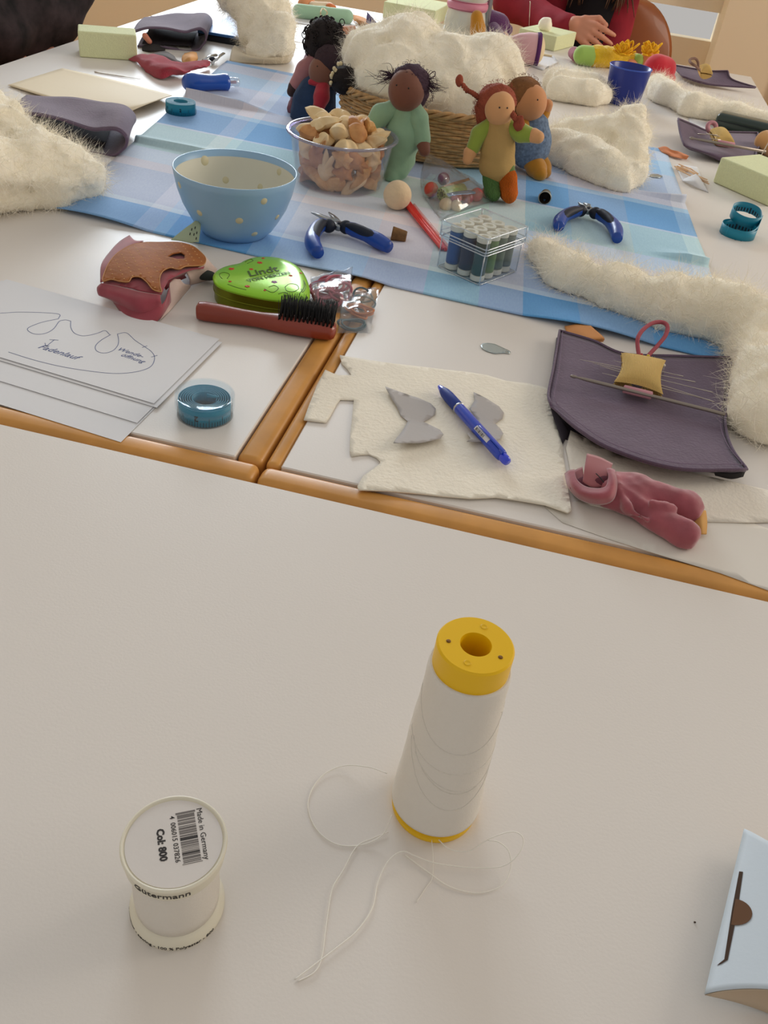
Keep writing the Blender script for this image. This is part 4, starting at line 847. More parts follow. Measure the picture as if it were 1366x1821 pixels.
    for p,col,nm in (((0.1398, 0.9572, 0.7700),(150,20,30),'red'),((0.1477, 0.9624, 0.7700),(170,24,36),'dark red'),((0.1555, 0.9631, 0.7700),(214,190,40),'yellow'),((0.1617, 0.9635, 0.7690),(24,22,24),'black'),((0.1748, 0.9552, 0.7660),(230,220,200),'pearl')):
        p = A(p); o = thing('pin', nm+'-headed pin stuck in the top edge of the large yellow cushion' if nm != 'pearl' else 'pearl-headed pin in the right corner of the large yellow cushion', 'pin', tuple(p-A((0,0,.012))), 'pins in the yellow cushion')
        link('pin_head', ball(p,.0019,12,8), M('pin_'+nm.replace(' ','_'),col,.2), o); link('pin_shaft', tube([p,p+A((.002,-.004,-.012))],.0003,6), steel_n, o)
    a, b = A((0.0693, 0.8862, 0.7640)), A((0.2393, 0.8761, 0.7620)); d = b-a; L = np.linalg.norm(d)
    single('crochet_hook', align(lathe([(0,0),(.0012,.0006),(.0019,.003),(.0019,.0055),(.0011,.0075),(.0012,.009),(.0018,.016),(.0021,.03),(.0021,L-.001),(.0015,L),(0,L)],14),a,d), hookm, 'grey crochet hook held across the large purple pouch below its cushion', 'crochet hook')
big_pouch()
single('fabric_scrap', loft([[(0.0589, 1.0599, 0.7420),(0.0722, 1.0645, 0.7460),(0.0877, 1.0789, 0.7460)],[(0.0626, 1.0447, 0.7420),(0.0782, 1.0405, 0.7490),(0.0931, 1.0556, 0.7500)],[(0.0660, 1.0401, 0.7410),(0.0879, 1.0200, 0.7500),(0.1074, 1.0283, 0.7520)],[(0.0717, 1.0395, 0.7410),(0.0928, 1.0252, 0.7440),(0.1088, 1.0327, 0.7440)]],6,6,.0008), M('apricot_cloth',(206,142,84),.85), 'apricot fabric scrap with a pinked edge peeking out behind the large purple pouch', 'fabric scrap')
# ------------------------------------------------------------------ sheets and velvet trousers at the lower right
trace = M('tracing_paper',(222,216,206),.6)
single('tracing_paper', sheet([(0.0620, 0.6653, 0.7400)[:2],(0.0799, 0.6475, 0.7400)[:2],(0.1261, 0.6380, 0.7400)[:2],(0.1711, 0.6319, 0.7400)[:2],(0.2199, 0.6263, 0.7400)[:2],(0.2669, 0.6161, 0.7400)[:2],(0.2993, 0.7041, 0.7400)[:2],(0.2121, 0.7248, 0.7400)[:2],(0.1307, 0.7121, 0.7400)[:2]], lambda x,y: T+.0004, .0003, .012), trace, 'large pale tracing paper sheet along the wooden edge under the pink trousers', 'paper')
single('felt_sheet', sheet([(0.0791, 0.8083, 0.7400)[:2],(0.1303, 0.7805, 0.7400)[:2],(0.2214, 0.7773, 0.7400)[:2],(0.2937, 0.7756, 0.7400)[:2],(0.2868, 0.7258, 0.7400)[:2],(0.2534, 0.7114, 0.7400)[:2],(0.2101, 0.6968, 0.7400)[:2],(0.1624, 0.6831, 0.7400)[:2],(0.1045, 0.6834, 0.7400)[:2],(0.0869, 0.6950, 0.7400)[:2],(0.0813, 0.7418, 0.7400)[:2],(0.0763, 0.7714, 0.7400)[:2]], lambda x,y: T+.0009, .0012, .012), M('white_felt',(228,220,206),.95,bump=(260,.3)), 'plain white felt piece lying beneath the pink velvet trousers', 'felt')
def trousers():
    t = thing('doll_trousers', 'dusty pink velvet doll trousers with an open waist at the lower right', 'doll clothes', (0.1469, 0.7090, 0.7400))
    vel = M('pink_velvet',(158,82,92),.9,var=(45,.18),sheen=.5,bump=(120,.15))
    z = .012
    segs = [((0.1208, 0.6939, 0.7530),(0.1348, 0.6906, 0.7520),.015,.015),((0.1196, 0.7065, 0.7530),(0.1391, 0.7099, 0.7520),.014,.0145),((0.1241, 0.6871, 0.7640),(0.1361, 0.6669, 0.7580),.003,.003,.004),((0.1256, 0.6904, 0.7660),(0.1459, 0.6776, 0.7600),.003,.003,.004),((0.1332, 0.6711, 0.7540),(0.1518, 0.6582, 0.7560),.003,.003,.004),((0.1542, 0.6718, 0.7660),(0.1759, 0.6768, 0.7620),.003,.004,.004),((0.1327, 0.7037, 0.7520),(0.1899, 0.6996, 0.7510),.016,.0165,.008),((0.1333, 0.6900, 0.7500),(0.1594, 0.6729, 0.7490),.010,.010,.006),((0.1590, 0.6714, 0.7500),(0.1870, 0.6581, 0.7500),.0105,.0145,.006)]
    def post(p, d): return d+.0022*vn(p,60,3)+.0010*vn(p,150,5)+np.maximum(0,T+.0022-p[...,2])*2
    link('velvet_body', body(segs,.0022,post=post), vel, t)
    vel2 = M('velvet_fold',(162,92,96),.8,sheen=.4)
    link('waistband', loft([[(0.0780, 0.7225, 0.7440),(0.0824, 0.7009, 0.7440),(0.0923, 0.6833, 0.7460),(0.1073, 0.6745, 0.7500),(0.1197, 0.6738, 0.7580),(0.1212, 0.6872, 0.7670),(0.1188, 0.7108, 0.7670)],[(0.0793, 0.7122, 0.7540),(0.0831, 0.6898, 0.7560),(0.0916, 0.6755, 0.7580),(0.1048, 0.6669, 0.7640),(0.1149, 0.6706, 0.7680),(0.1167, 0.6857, 0.7720),(0.1146, 0.7052, 0.7710)],[(0.0842, 0.7132, 0.7560),(0.0867, 0.6940, 0.7580),(0.0944, 0.6858, 0.7580),(0.1050, 0.6806, 0.7620),(0.1122, 0.6814, 0.7660),(0.1135, 0.6910, 0.7700),(0.1120, 0.7071, 0.7690)]],5,5,.0012), vel, t)
    link('inner_facing', loft([[(0.0916, 0.6911, 0.7600),(0.0915, 0.7072, 0.7660),(0.0924, 0.7283, 0.7680)],[(0.1012, 0.6856, 0.7600),(0.1023, 0.7038, 0.7660),(0.1044, 0.7271, 0.7680)],[(0.1121, 0.6889, 0.7620),(0.1144, 0.7019, 0.7680),(0.1174, 0.7205, 0.7680)]],6,6,.001), vel2, t)
    link('inner_facing', loft([[(0.0782, 0.7099, 0.7500),(0.0845, 0.7163, 0.7540),(0.0910, 0.7189, 0.7580)],[(0.0825, 0.6905, 0.7500),(0.0899, 0.6986, 0.7530),(0.0932, 0.7032, 0.7560)]],5,5,.001), vel2, t)
    link('waist_shade', body([((0.0961, 0.6959, 0.7500),(0.1133, 0.6984, 0.7530),.011,.014)],.0025), M('velvet_shade',(96,44,56),.95), t)  # solid plug; shade inside the waist is put into its darker velvet
    link('leftover_stitching', tube(spl([(0.1019, 0.6969, 0.7680),(0.1062, 0.6910, 0.7680),(0.1097, 0.6864, 0.7670)],5),.0005,5), M('print_black',(40,40,40),.8), t)
trousers()
single('fabric_scrap', loft([[(0.1983, 0.7068, 0.7460),(0.2051, 0.7032, 0.7500),(0.2112, 0.7064, 0.7480)],[(0.1980, 0.6844, 0.7460),(0.2034, 0.6804, 0.7520),(0.2110, 0.6885, 0.7480)],[(0.2003, 0.6737, 0.7430),(0.2052, 0.6700, 0.7460),(0.2108, 0.6746, 0.7440)]],6,6,.0009), M('ochre_cloth',(206,156,90),.85), 'ochre fabric scrap poking out beyond the feet of the pink trousers', 'fabric scrap')

# ------------------------------------------------------------------ light blue bowl with dots
def bowl():
    cx, cy = -.417, 1.150
    out = M('bowl_blue',(142,180,212),.35,sss=.05); inn = M('bowl_inside',(214,212,196),.5); dot = M('bowl_dot',(206,198,164),.5)
    t = thing('bowl', 'pale blue melamine bowl with cream dots at the front edge of the cloth', 'bowl', (cx,cy,Z0), local=True)
    po = [(0,.002),(.040,.002),(.042,0),(.0445,0),(.0462,.003),(.054,.010),(.0605,.02),(.0715,.04),(.0785,.06),(.0822,.078),(.0833,.0862)]
    b = link('bowl_shell', lathe([(0,.0021)]+po[1:]+[(.0828,.0870),(.0818,.0868),(.0806,.078),(.0802,.0775)],80), out, t)
    link('inner_wall', lathe([(.0803,.0778),(.0765,.0600),(.0695,.0405),(.0585,.021),(.045,.010),(.030,.0062),(0,.0055)],80), inn, t)
    zz = [p[1] for p in po[3:]]; rr = [p[0] for p in po[3:]]
    def dots(lst, zs, rs, sg, nm, R):
        for a, z, k in lst:
            r = np.interp(z,zs,rs); dz = (np.interp(z+.003,zs,rs)-np.interp(z-.003,zs,rs))/.006
            n = A((math.cos(a),math.sin(a),-dz)); n = sg*n/np.linalg.norm(n)
            link(nm, align(lathe([(0,.00012),(R*k*.9,.0001),(R*k*1.0,-.0004)],20),A((r*math.cos(a),r*math.sin(a),z))+n*.0002,n), dot, b)
    dots([(-2.335,.071,1),(-1.915,.043,1),(-1.141,.042,1.1),(-.739,.07,1.05),(-.306,.04,.9),(-.757,.018,1),(.4,.06,1),(1.1,.035,1),(1.9,.065,1),(2.6,.03,1),(-2.8,.03,1),(3.1,.068,1)],zz,rr,1,'printed_dot',.0046)
    dots([(2.489,.073,1.5),(2.11,.047,1.1),(1.029,.071,1.1),(1.393,.044,1)],[.0062,.010,.021,.0405,.06,.0778],[.03,.045,.0585,.0695,.0765,.0803],-1,'inside_dot',.0046)
bowl()
# ------------------------------------------------------------------ clear tub of crackers
def tub():
    cx, cy = -.3404, 1.4341
    pl = clear('tub_plastic',(250,248,250),.05,.03,.96)
    t = thing('plastic_tub', 'round clear plastic tub heaped with puffed crackers on the checked cloth', 'tub', (cx,cy,Z0), local=True)
    link('tub_wall', lathe([(0,0),(.064,0),(.0695,.003),(.0725,.012),(.0835,.072),(.0845,.0775),(.0832,.0775),(.0822,.072),(.0712,.0125),(.0685,.0045),(.064,.0016),(0,.0016)],72), pl, t, 'auto')
    link('rim', lathe([(.0838,.0765),(.0885,.0765),(.0905,.0775),(.0908,.079),(.0898,.0803),(.0870,.0808),(.0838,.0800),(.0838,.0765)],72), clear('rim_plastic',(196,190,214),.10,.05,.80), t)
    pale = M('cracker_pale',(236,204,150),.7,var=(55,.10,(244,220,174)),bump=(160,.15)); toast = M('cracker_toasted',(216,156,88),.65,var=(70,.22,(238,192,128)),bump=(160,.2)); brown = M('cracker_brown',(192,124,68),.65,var=(60,.22,(214,158,100)),bump=(160,.2))
    def geo(kind, h):
        n, m = 44, 6; V = []; F = []
        def R(a):
            if kind == 'fish':
                r = .0125/(math.sqrt((.72*math.cos(a))**2+(1.15*math.sin(a))**2))
                tail = max(0,1-abs(((a-math.pi+math.pi)%(2*math.pi))-math.pi)/.0001) if False else 0
                d = abs(((a-math.pi)+math.pi)%(2*math.pi)-math.pi)
                r += .010*math.exp(-((d-.30)/.16)**2)-.0035*math.exp(-(d/.12)**2)-.003*math.exp(-((d-.75)/.2)**2)
                r += .003*math.exp(-((abs(((a-1.35)+math.pi)%(2*math.pi)-math.pi))/.15)**2)
                return r
            return .0130+.0030*math.cos(5*a)+.0008*math.cos(10*a)
        for s in (1,-1):
            for j in range(m+1):
                q = j/m
                for i in range(n):
                    a = 2*math.pi*i/n; r = R(a)*q; V.append((r*math.cos(a), r*math.sin(a), s*h*(1-q**2.6)**.75*(1 if s > 0 else .55)+.0012*math.sin(3*a)*q))
        for b in (0,1):
            o = b*(m+1)*n
            for j in range(m):
                for i in range(n):
                    f = (o+j*n+i, o+j*n+(i+1)%n, o+(j+1)*n+(i+1)%n, o+(j+1)*n+i); F.append(f[::-1] if b == 0 else f)
        return A(V), F
    protos = [geo('fish',.0105), geo('star',.0105), geo('fish',.009)]
    rnd = random.Random(11); pts = []
    for zc, rings in ((.013,((.012,2),(.050,9))),(.034,((.012,2),(.054,10))),(.055,((.014,3),(.058,11))),(.073,((.016,3),(.054,11))),(.088,((.0,1),(.038,7)))):
        for r, n in rings:
            o = rnd.random()*6
            for i in range(n):
                a = o+2*math.pi*i/n+rnd.uniform(-.12,.12); pts.append((r*math.cos(a), r*math.sin(a), zc+rnd.uniform(-.003,.003), r, a))
    meshes = {}
    for k,(x,y,z,r,a) in enumerate(pts):
        mt = rnd.choice((pale,pale,toast,pale,brown)) if z > .06 else rnd.choice((pale,toast,brown,brown)); p = rnd.randrange(3)
        key = (p,mt.name)
        col = {'cracker_pale':'pale','cracker_toasted':'golden','cracker_brown':'dark toasted'}[mt.name]; shp = 'star-shaped' if p == 1 else 'fish-shaped'
        sec = ('right','back right','back','back left','left','front left','front','front right')[int(((a+math.pi/8)%(2*math.pi))/(math.pi/4))]
        lab = ('%s %s cracker on top of the heap in the tub, %s side' if z > .06 else '%s %s cracker against the clear tub wall, %s side, '+('upper layer' if z > .045 else 'middle layer' if z > .025 else 'bottom layer') if r > .03 else '%s %s cracker buried inside the heap in the tub, %s of centre')%(col,shp,sec)
        if key not in meshes: o = link('cracker', protos[p], mt, None, True); meshes[key] = o
        else: o = meshes[key].copy(); COL.objects.link(o)
        o.location = (cx+x, cy+y, Z0+z)
        if z < .06 and r > .05:   # pressed flat against the wall
            q = Vector((math.cos(a),math.sin(a),-.15)).to_track_quat('Z','Y').to_euler(); o.rotation_euler = (Euler(q).to_matrix() @ Matrix.Rotation(rnd.uniform(0,6.28),3,'Z') @ Matrix.Rotation(rnd.uniform(-.3,.3),3,'X')).to_euler()
        else: o.rotation_euler = (rnd.uniform(-.75,.75), rnd.uniform(-.75,.75), rnd.uniform(0,6.28))
        s = rnd.uniform(1.2,1.42); o.scale = (s,s,s)
        o['label'] = lab; o['category'] = 'cracker'; o['group'] = 'puffed crackers in the clear tub'
tub()
# ------------------------------------------------------------------ pliers
pl_blue = M('plier_blue',(20,70,160),.4,coat=.2); pl_dark = M('plier_inlay',(18,26,44),.6); pl_steel = M('plier_steel',(150,156,160),.3,metal=.9)
def pliers(label, piv, hands, jaws, base):
    t = thing('pliers', label, 'pliers', base)
    for pts in hands:
        h = link('handle', tube(spl(pts,7),[.0070,.0090,.0102,.0100,.0098,.0106,.0112,.0104,.0082],14,flat=1.0), pl_blue, t)
        q = A(spl(pts,7)); k = len(q); c = A(piv)
        inw = []
        for i in range(int(k*.10),int(k*.80)):
            tg = q[i+1]-q[i-1]; tg /= np.linalg.norm(tg); n = np.cross(A((0,0,1.)),tg); n /= np.linalg.norm(n)
            other = A(hands[1][-1] if pts is hands[0] else hands[0][-1])
            if n@(other-q[i]) < 0: n = -n
            inw.append(q[i]+n*.0036+A((0,0,.0045)))
        link('grip_inlay', tube(inw,[.004,.0068,.0074,.0068,.004],10), pl_dark, h)
        link('handle_collar', ball(A(pts[0])*.8+A(pts[1])*.2,(.0105,.0095,.0098),12,8), pl_dark, h)
    link('joint', align(lathe([(0,-.004),(.0075,-.004),(.0082,-.003),(.0082,.003),(.0075,.004),(0,.004)],20),piv,(0,-.15,1)), pl_steel, t)
    link('rivet', align(lathe([(0,.0038),(.0028,.0038),(.0028,.005),(.0022,.0055),(0,.0055)],14),piv,(0,-.15,1)), pl_dark, t)
    for j in jaws: link('jaw', tube(j,[.0058,.0052,.0040,.0014],8,flat=.75), pl_steel, t)
    return t
pliers('blue-handled pliers lying open left of the thread box on the checked cloth', (-0.2826, 1.2162, 0.7535), [[(-0.2929, 1.2073, 0.7545),(-0.3066, 1.2018, 0.7545),(-0.3068, 1.1679, 0.7545),(-0.2991, 1.1359, 0.7535),(-0.2829, 1.1079, 0.7525)],[(-0.2749, 1.2153, 0.7545),(-0.2584, 1.2101, 0.7545),(-0.2376, 1.2003, 0.7545),(-0.2186, 1.1903, 0.7535),(-0.1990, 1.1765, 0.7525)]], [[(-0.2856, 1.2244, 0.7535),(-0.2995, 1.2315, 0.7535),(-0.3201, 1.2507, 0.7500),(-0.3373, 1.2625, 0.7480)],[(-0.2856, 1.2244, 0.7535),(-0.2915, 1.2332, 0.7545),(-0.3001, 1.2461, 0.7545),(-0.3103, 1.2614, 0.7535)]], (-0.2712, 1.2062, 0.7400))
pliers('blue-handled pliers lying open at the right of the cloth beside the wool strip', (0.0717, 1.5020, 0.7535), [[(0.0623, 1.4932, 0.7545),(0.0464, 1.4719, 0.7545),(0.0347, 1.4476, 0.7545),(0.0291, 1.4220, 0.7535),(0.0289, 1.3977, 0.7525)],[(0.0811, 1.4927, 0.7545),(0.0943, 1.4860, 0.7545),(0.1077, 1.4652, 0.7545),(0.1183, 1.4329, 0.7535),(0.1216, 1.3953, 0.7525)]], [[(0.0713, 1.5137, 0.7535),(0.0655, 1.5163, 0.7535),(0.0585, 1.5242, 0.7535),(0.0543, 1.5339, 0.7535)],[(0.0713, 1.5137, 0.7535),(0.0709, 1.5256, 0.7535),(0.0669, 1.5293, 0.7535),(0.0629, 1.5361, 0.7535)]], (0.0749, 1.4842, 0.7400))
def side_cup(name, label, cat_, mouth, tail, r0, r1, m, mi, rimm=None):
    d = A(tail)-A(mouth); L = np.linalg.norm(d)
    t = thing(name, label, cat_, tuple(A(mouth)*.5+A(tail)*.5-A((0,0,(A(mouth)[2]+A(tail)[2])/2-T-.002)))) 
    link('shell', align(lathe([(r0*.93,L*.1),(r0*.95,0),(r0,0),(r0*1.02,L*.05),(r1,L*.9),(r1*.9,L),(0,L)],28),mouth,d), m, t)
    link('hollow', align(lathe([(r0*.94,.0002),(r1*.85,L*.8),(0,L*.82)],28),mouth,d), mi, t)
    if rimm: link('rim', align(lathe([(r0*.93,-.0004),(r0*1.05,-.0004),(r0*1.07,.001),(r0*1.03,.002)],28),mouth,d), rimm, t)
side_cup('thimble','brown leather thimble lying on its side by the plier handle','thimble',(-0.2076, 1.2366, 0.7504),(-0.1859, 1.2390, 0.7488),.0100,.0080,M('thimble_leather',(120,84,44),.7,var=(120,.3),bump=(400,.3)),M('thimble_dark',(34,24,16),.9))
side_cup('thimble','metal thimble with dark opening lying right of the orange doll sock','thimble',(-0.0029, 1.5280, 0.7522),(-0.0026, 1.5645, 0.7480),.0106,.0088,M('thimble_metal',(120,122,112),.35,metal=.8),M('thimble_hollow',(50,42,36),.6),M('thimble_rim',(176,178,168),.3,metal=.9))
single('felt_ball', ball((-0.2279, 1.3650, 0.7638),.0222,32,20), M('felt_ball_wool',(222,196,158),.95,bump=(150,.35),sheen=.3,var=(60,.05)), 'cream wool felt ball on the cloth between cracker tub and red strip', 'felt ball')
def red_strip():
    rd = M('red_plastic',(216,24,26),.3,coat=.3)
    t = thing('plastic_strip', 'curved red plastic strip running from the felt ball to the thread box', 'strip', (-0.1713, 1.3134, 0.7400))
    c = spl([(-0.2258, 1.4055, 0.7475),(-0.2128, 1.3781, 0.7475),(-0.1951, 1.3437, 0.7475),(-0.1733, 1.3044, 0.7470),(-0.1502, 1.2634, 0.7465),(-0.1305, 1.2274, 0.7462)],8)
    link('strip_rib', tube(c,[.0045,.0048,.0046,.0042,.0034],10,flat=.7), rd, t)
    link('strip_rib', tube(c+A((.0062,.0016,-.0012)),[.0042,.0044,.0042,.0040,.0034],10,flat=.7), rd, t)
    V = c+A((.013,.004,-.001)); link('clear_edge', tube(V[6:],[.002,.0028,.003,.0022],8,flat=.6), M('pink_film',(236,170,170),.15,bump=(300,.5),coat=.5), t)
    link('end_tab', loft([[(-0.1179, 1.3069, 0.7430),(-0.0935, 1.3260, 0.7430)],[(-0.1130, 1.2683, 0.7436),(-0.0867, 1.2879, 0.7436)],[(-0.1053, 1.2409, 0.7430),(-0.0853, 1.2473, 0.7430)]],6,6,.0012), M('pink_tab',(226,120,130),.4), t)
red_strip()
def bead_bag():
    base = (-0.1471, 1.4100, 0.7400)
    red, pur, pink, crm, mag, grn = (M('bead_'+n,c,.35,coat=.2) for n,c in (('red',(196,74,50)),('purple',(132,62,112)),('pink',(202,104,104)),('cream',(214,190,150)),('magenta',(150,38,70)),('green',(150,172,92))))
    for p,r,m,lb in (((-0.1870, 1.4472, 0.7560),.0120,red,'orange-red bead nearest the left side of the bead bag'),((-0.1758, 1.5016, 0.7600),.0105,pur,'purple bead uppermost in the clear bead bag'),((-0.1438, 1.4414, 0.7520),.0100,pink,'rosy bead right of the green ring bead in the bag'),((-0.1552, 1.4117, 0.7480),.0110,crm,'cream bead low in the clear bead bag'),((-0.1380, 1.4131, 0.7490),.0095,crm,'smaller cream bead behind the thread box corner in the bag'),((-0.1271, 1.4584, 0.7500),.0105,mag,'magenta bead in the right half of the bead bag'),((-0.1140, 1.4784, 0.7520),.0110,pink,'pink bead in the right half of the clear bead bag'),((-0.1000, 1.5065, 0.7500),.0095,pink,'pink bead in the narrow right end of the bead bag')):
        single('bead', ball(p,r,16,10), m, lb, 'bead', 'beads in the clear bag')
    g = []
    c, d = A((-0.1673, 1.4318, 0.7560)), A((-0.1390, 1.4743, 0.7560)); dd = d-c; L = np.linalg.norm(dd)
    t = thing('ring_bead', 'green tubular bead with a flower-like end in the clear bead bag', 'bead', tuple(c-A((0,0,.012))))
    link('tube_wall', align(lathe([(.005,0),(.0105,0),(.011,.001),(.011,L),(.005,L),(.005,0)],24),c,dd), grn, t)
    for k in range(9):
        a = 2*math.pi*k/9; q = align((A([(.0078*math.cos(a),.0078*math.sin(a),-.0003)]),[]),c,dd)[0][0]
        link('end_hole', align(lathe([(0,0),(.0016,0),(.0014,.0004),(0,.0004)],8),q,dd), M('bead_hole',(70,84,40),.8), t)
    single('foil_strip', loft([[(-0.1741, 1.4511, 0.7600),(-0.1609, 1.4710, 0.7640),(-0.1456, 1.4934, 0.7660),(-0.1356, 1.5202, 0.7640)],[(-0.1700, 1.4511, 0.7580),(-0.1575, 1.4708, 0.7610),(-0.1428, 1.4928, 0.7620),(-0.1329, 1.5192, 0.7610)]],4,6,.0006), M('copper_foil',(206,150,110),.2,metal=.8,bump=(300,.8)), 'crinkled copper foil strip inside the clear bead bag', 'foil')
    single('foil_strip', loft([[(-0.1571, 1.4107, 0.7660),(-0.1405, 1.4265, 0.7680),(-0.1257, 1.4487, 0.7660),(-0.1156, 1.4624, 0.7620)],[(-0.1527, 1.4019, 0.7650),(-0.1374, 1.4137, 0.7670),(-0.1232, 1.4323, 0.7650),(-0.1143, 1.4543, 0.7610)]],4,6,.0005), M('blue_foil',(150,180,220),.12,metal=.9,bump=(350,.9)), 'silvery blue foil strip on the green tubular bead in the bag', 'foil')
    t = thing('bead_bag', 'crinkled clear bag of beads propped between green-suited doll and thread box', 'plastic bag', base)
    rows = [[(-0.2227, 1.5845, 0.7700),(-0.2171, 1.5839, 0.7740),(-0.2112, 1.5886, 0.7700)],[(-0.2186, 1.5224, 0.7520),(-0.1787, 1.4802, 0.7820),(-0.1635, 1.5641, 0.7620)],[(-0.1999, 1.4479, 0.7460),(-0.1534, 1.4078, 0.7800),(-0.1209, 1.5379, 0.7560)],[(-0.1740, 1.3898, 0.7440),(-0.1343, 1.3813, 0.7720),(-0.0957, 1.5152, 0.7520)],[(-0.1519, 1.3458, 0.7445),(-0.1202, 1.3843, 0.7560),(-0.0800, 1.4948, 0.7440)]]
    g = loft(rows,9,9,.0001); V = A(g[0]); g = (V+A((0,0,1))*(.003*vn(V,90,2)+.0015*vn(V,220,4))[:,None],g[1])
    bf = clear('bead_film',(253,254,255),.07,.10,.96); link('top_film', g, bf, t)
    rows2 = [[(-0.2219, 1.5816, 0.7680),(-0.2186, 1.5991, 0.7660),(-0.2110, 1.5891, 0.7680)],[(-0.2180, 1.5238, 0.7460),(-0.1875, 1.5679, 0.7450),(-0.1651, 1.5855, 0.7520)],[(-0.1964, 1.4413, 0.7440),(-0.1592, 1.4817, 0.7435),(-0.1210, 1.5526, 0.7460)],[(-0.1522, 1.3486, 0.7435),(-0.1227, 1.4166, 0.7435),(-0.0801, 1.4964, 0.7435)]]
    link('bottom_film', loft(rows2,7,7,.0001), film, t)
bead_bag()
# ------------------------------------------------------------------ clear box of thread spools
def thread_box():
    Lc, Fc, Rc = A((-0.1293, 1.1686, 0.7400)), A((-0.0610, 1.1262, 0.7400)), A((-0.0147, 1.2060, 0.7400)); Fc[2] = Lc[2] = Rc[2] = Z0
    ex = (Rc-Fc)/np.linalg.norm(Rc-Fc); ey = A((-ex[1],ex[0],0)); W_ = float(np.linalg.norm(Rc-Fc)); D_ = float((Lc-Fc)@ey)
    ang = math.atan2(ex[1],ex[0]); H = .066
    t = thing('thread_box', 'clear plastic box holding rows of thread spools at the front of the cloth', 'box', tuple(Fc), rz=ang, local=True)
    pl = clear('box_plastic',(250,253,255),.03,.02,.985); ed = clear('box_edge',(235,242,250),.30,.05,.72)
    def shell(x0,x1,y0,y1,z0,z1,open_top,th):
        ps = [((x0+x1)/2,y0,(z0+z1)/2,x1-x0,th,z1-z0),((x0+x1)/2,y1,(z0+z1)/2,x1-x0,th,z1-z0),(x0,(y0+y1)/2,(z0+z1)/2,th,y1-y0,z1-z0),(x1,(y0+y1)/2,(z0+z1)/2,th,y1-y0,z1-z0),((x0+x1)/2,(y0+y1)/2,z0 if open_top else z1,x1-x0,y1-y0,th)]
        return cat(*[box(q[:3],q[3:]) for q in ps])
    def rr(x0,x1,y0,y1,z,r=.005):
        p = []
        for cx,cy,a0 in ((x1-r,y1-r,0),(x0+r,y1-r,90),(x0+r,y0+r,180),(x1-r,y0+r,270)):
            p += [(cx+r*math.cos(math.radians(a0+k*22.5)),cy+r*math.sin(math.radians(a0+k*22.5)),z) for k in range(5)]
        return p
    m = .003
    b = link('box_base', shell(m,W_-m,m,D_-m,.0006,.046,True,.0012), pl, t, False)
    l = link('box_lid', shell(0,W_,0,D_,.044,H,False,.0012), pl, t, False)
    for z,e,par in ((.0012,m,b),(.046,m*.6,b)): link('edge_bead', tube(rr(e,W_-e,e,D_-e,z),.0008,6,True), ed, par)
    for z,e in ((.0435,-.0005),(.0515,-.0005),(H,.0012)): link('edge_bead', tube(rr(e,W_-e,e,D_-e,z),.0008,6,True), ed, l)
    for x,y in ((m,m),(W_-m,m),(m,D_-m),(W_-m,D_-m)): link('corner_edge', tube([(x,y,.002),(x,y,.044)],.0009,6), ed, b)
    for x,y in ((.001,.001),(W_-.001,.001),(.001,D_-.001),(W_-.001,D_-.001)): link('corner_edge', tube([(x,y,.046),(x,y,H-.001)],.0010,6), ed, l)
    cap = M('spool_cap',(228,222,206),.5)
    cols = {(0,0):((12,66,62),'dark green thread spool in the front corner of the clear box'),(1,0):((92,128,52),'olive green thread spool, second along the right front side of the box'),(2,0):((92,108,88),'grey-green thread spool, third along the right front side of the box'),(3,0):((104,116,108),'grey thread spool in the right corner of the clear box'),
            (0,1):((20,24,56),'navy thread spool, middle of the left front side of the box'),(0,2):((26,80,146),'bright blue thread spool in the left corner of the clear box'),(1,1):((58,38,36),'dark brown thread spool in the middle row, behind the navy and green ones'),(2,1):((120,100,70),'tan thread spool, third in the middle row of the box'),(3,1):((140,150,150),'pale grey thread spool at the right end of the middle row in the box'),
            (1,2):((70,50,80),'plum thread spool, second in the back row of the clear box'),(2,2):((150,140,120),'beige thread spool, third in the back row of the clear box'),(3,2):((170,176,180),'silver thread spool in the back corner of the clear box')}
    sx = (W_-.012)/4; sy = (D_-.012)/3; R = min(sx,sy)*.495
    for (i,j),(c,lb) in cols.items():
        x = .006+sx*(i+.5); y = .006+sy*(j+.5); q = Fc+ex*x+ey*y
        s = thing('thread_spool', lb, 'thread', (q[0],q[1],Z0+.0016), 'thread spools in the clear box', local=True)
        link('core', lathe([(0,0),(R*.96,0),(R,.0008),(R,.0068),(R*.86,.0075),(R*.6,.0075),(R*.6,.0525),(R*.86,.0525),(R,.0532),(R,.0592),(R*.96,.060),(R*.55,.060),(R*.5,.0575),(0,.0575)],24), cap, s, 'auto')
        link('thread_winding', lathe([(R*.6,.0074),(R*.93,.0080),(R*.95,.012),(R*.95,.048),(R*.93,.052),(R*.6,.0526)],24), M('thread_%d_%d'%(i,j),c,.55,wave=(600,.3,'Z'),sheen=.2), s)
    
thread_box()

